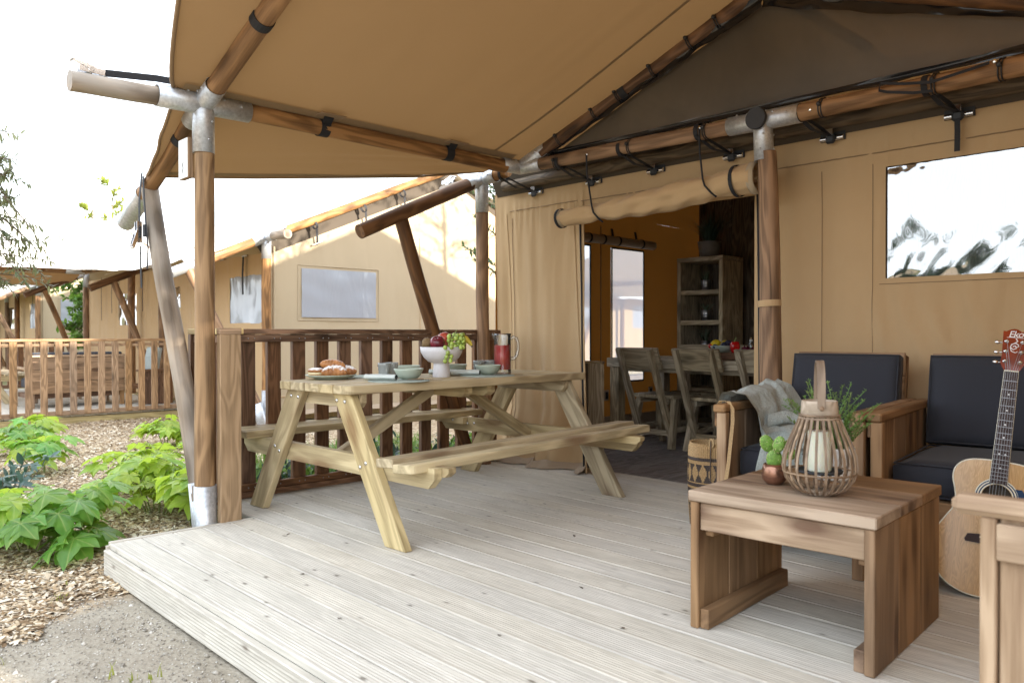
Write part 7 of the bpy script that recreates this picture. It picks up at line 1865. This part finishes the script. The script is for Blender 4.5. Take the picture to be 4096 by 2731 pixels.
for k in range(20):
    b0 = Vector(trk[2]).lerp(Vector(trk[3]), ra.random()); a = ra.random()*2*PI; tip = b0+Vector((.6*math.cos(a), .6*math.sin(a), ra.uniform(.1, .6))); leafy(as_, 'branch', M['ash'], [b0, b0.lerp(tip, .5)+Vector((0, 0, .05)), tip], 40, .06, .018, 750+k, .006)
# tree east of our lodge: its leaves throw the dapples on the neighbouring gable
dp = thing('birch_tree', 'loose leaved tree behind our tent', 'tree', (-5.6, 8.4, GZ)); rd_ = random.Random(51)
tube(dp, 'trunk', M['bark'], [(-5.6, 8.4, GZ), (-5.55, 8.3, 2), (-5.6, 8.2, 4.2)], [.07, .05, .02], 8)
for k in range(46):
    b0 = Vector((-5.58, 8.3, rd_.uniform(2.2, 4.2))); a = rd_.random()*2*PI; L = rd_.uniform(.5, 1.5); tip = b0+Vector((L*.6*math.cos(a), L*math.sin(a)-.3, rd_.uniform(-.3, .6))); leafy(dp, 'branch', M['ash'], [b0, b0.lerp(tip, .5)+Vector((0, 0, .1)), tip], 34, .085, .030, 800+k, .008)
# weeds and grass behind our railing, and a few blades in the chips
def tufts(name, pts, seed, L=(.08, .26), mat='grass'):
    r = random.Random(seed); b = MB()
    for (x, y) in pts:
        z = gh(x, y)
        for _ in range(r.randint(3, 7)):
            a = r.random()*2*PI; l = r.uniform(*L); o_ = r.uniform(.1, .7)*l; s = Vector((-math.sin(a), math.cos(a), 0))*r.uniform(.0025, .0055); p = Vector((x+r.uniform(-.03, .03), y+r.uniform(-.03, .03), z))
            vv = []
            for i in range(4): q = i/3; c = p+Vector((math.cos(a)*o_*q*q, math.sin(a)*o_*q*q, l*q*(1-.25*q))); vv += [c-s*(1-q*.9), c+s*(1-q*.9)]
            b.add(vv, [(2*i, 2*i+1, 2*i+3, 2*i+2) for i in range(3)])
    return put(name, b.mesh(name), M[mat], kind='stuff')
rg2 = random.Random(77)
tufts('grass', [(rg2.uniform(-6.8, -4.80), rg2.uniform(2.7, 4.9)) for _ in range(900)], 1)
tufts('weeds', [(rg2.uniform(-4.0, -2.6), rg2.uniform(.5, 1.05)) for _ in range(9)], 2, (.02, .07), 'sapling')
wb = [MB(), MB()]
for k in range(44):
    x, y = rg2.uniform(-5.5, -4.82), 2.35+.055*k; z = gh(x, y); 
    for j in range(4):
        a = rg2.random()*2*PI; h = rg2.uniform(.10, .34); tip = Vector((x+.10*math.cos(a), y+.10*math.sin(a), z+h)); leafy(None, 'w', None, [(x, y, z), Vector((x, y, z)).lerp(tip, .5)+Vector((0, 0, .02)), tip], 9, .085 if k % 3 else .10, .035, 900+k*5+j, .003, into=wb[0 if k % 3 else 1])
lv_, lf_ = oval(.03, .014, .3, 3); lit = MB(); rl = random.Random(17)
for (x, y) in ((-2.05, 2.32), (-2.95, 1.62), (-2.6, 2.9), (-1.9, 1.75), (-3.3, 1.5), (-2.3, 3.4), (-1.75, 3.3), (-3.2, 3.3), (-1.3, 1.7), (-.9, 1.95), (-2.4, 1.45), (-3.6, 1.9), (-1.65, 2.1)):
    sc = rl.uniform(.5, 1.1); lit.add(lv_, lf_, T(x, y, .004, rz=rl.random()*6) @ Matrix.Diagonal((sc, sc, sc, 1)))
put('litter', lit.mesh('litter'), M['bark'], None, kind='stuff')
for b_, m_ in zip(wb, ('grass', 'laurel')): put('weeds', b_.mesh('weeds', [M[m_], M['stem']]), None, kind='stuff')
# bushes across the path, behind the viewer: the window film mirrors them
for k, (x, y, h) in enumerate(((-4.9, -5.0, 3.0), (-3.2, -5.4, 2.6))):
    bu = thing('bay_bush', ('tall dark bush across the path', 'lower dark bush across the path')[k], 'bush', (x, y, GZ)); rb = random.Random(90+k)
    for j in range(110):
        a = rb.random()*2*PI; b0 = Vector((x, y, GZ+.2*rb.random())); tip = Vector((x+.75*rb.random()*math.cos(a), y+.6*rb.random()*math.sin(a), GZ+h*rb.uniform(.3, 1.0))); leafy(bu, 'branch', M['laurel'], [b0, b0.lerp(tip, .6)+Vector((.05, 0, .1)), tip], 40, .16, .06, 1000+k*100+j, .012)
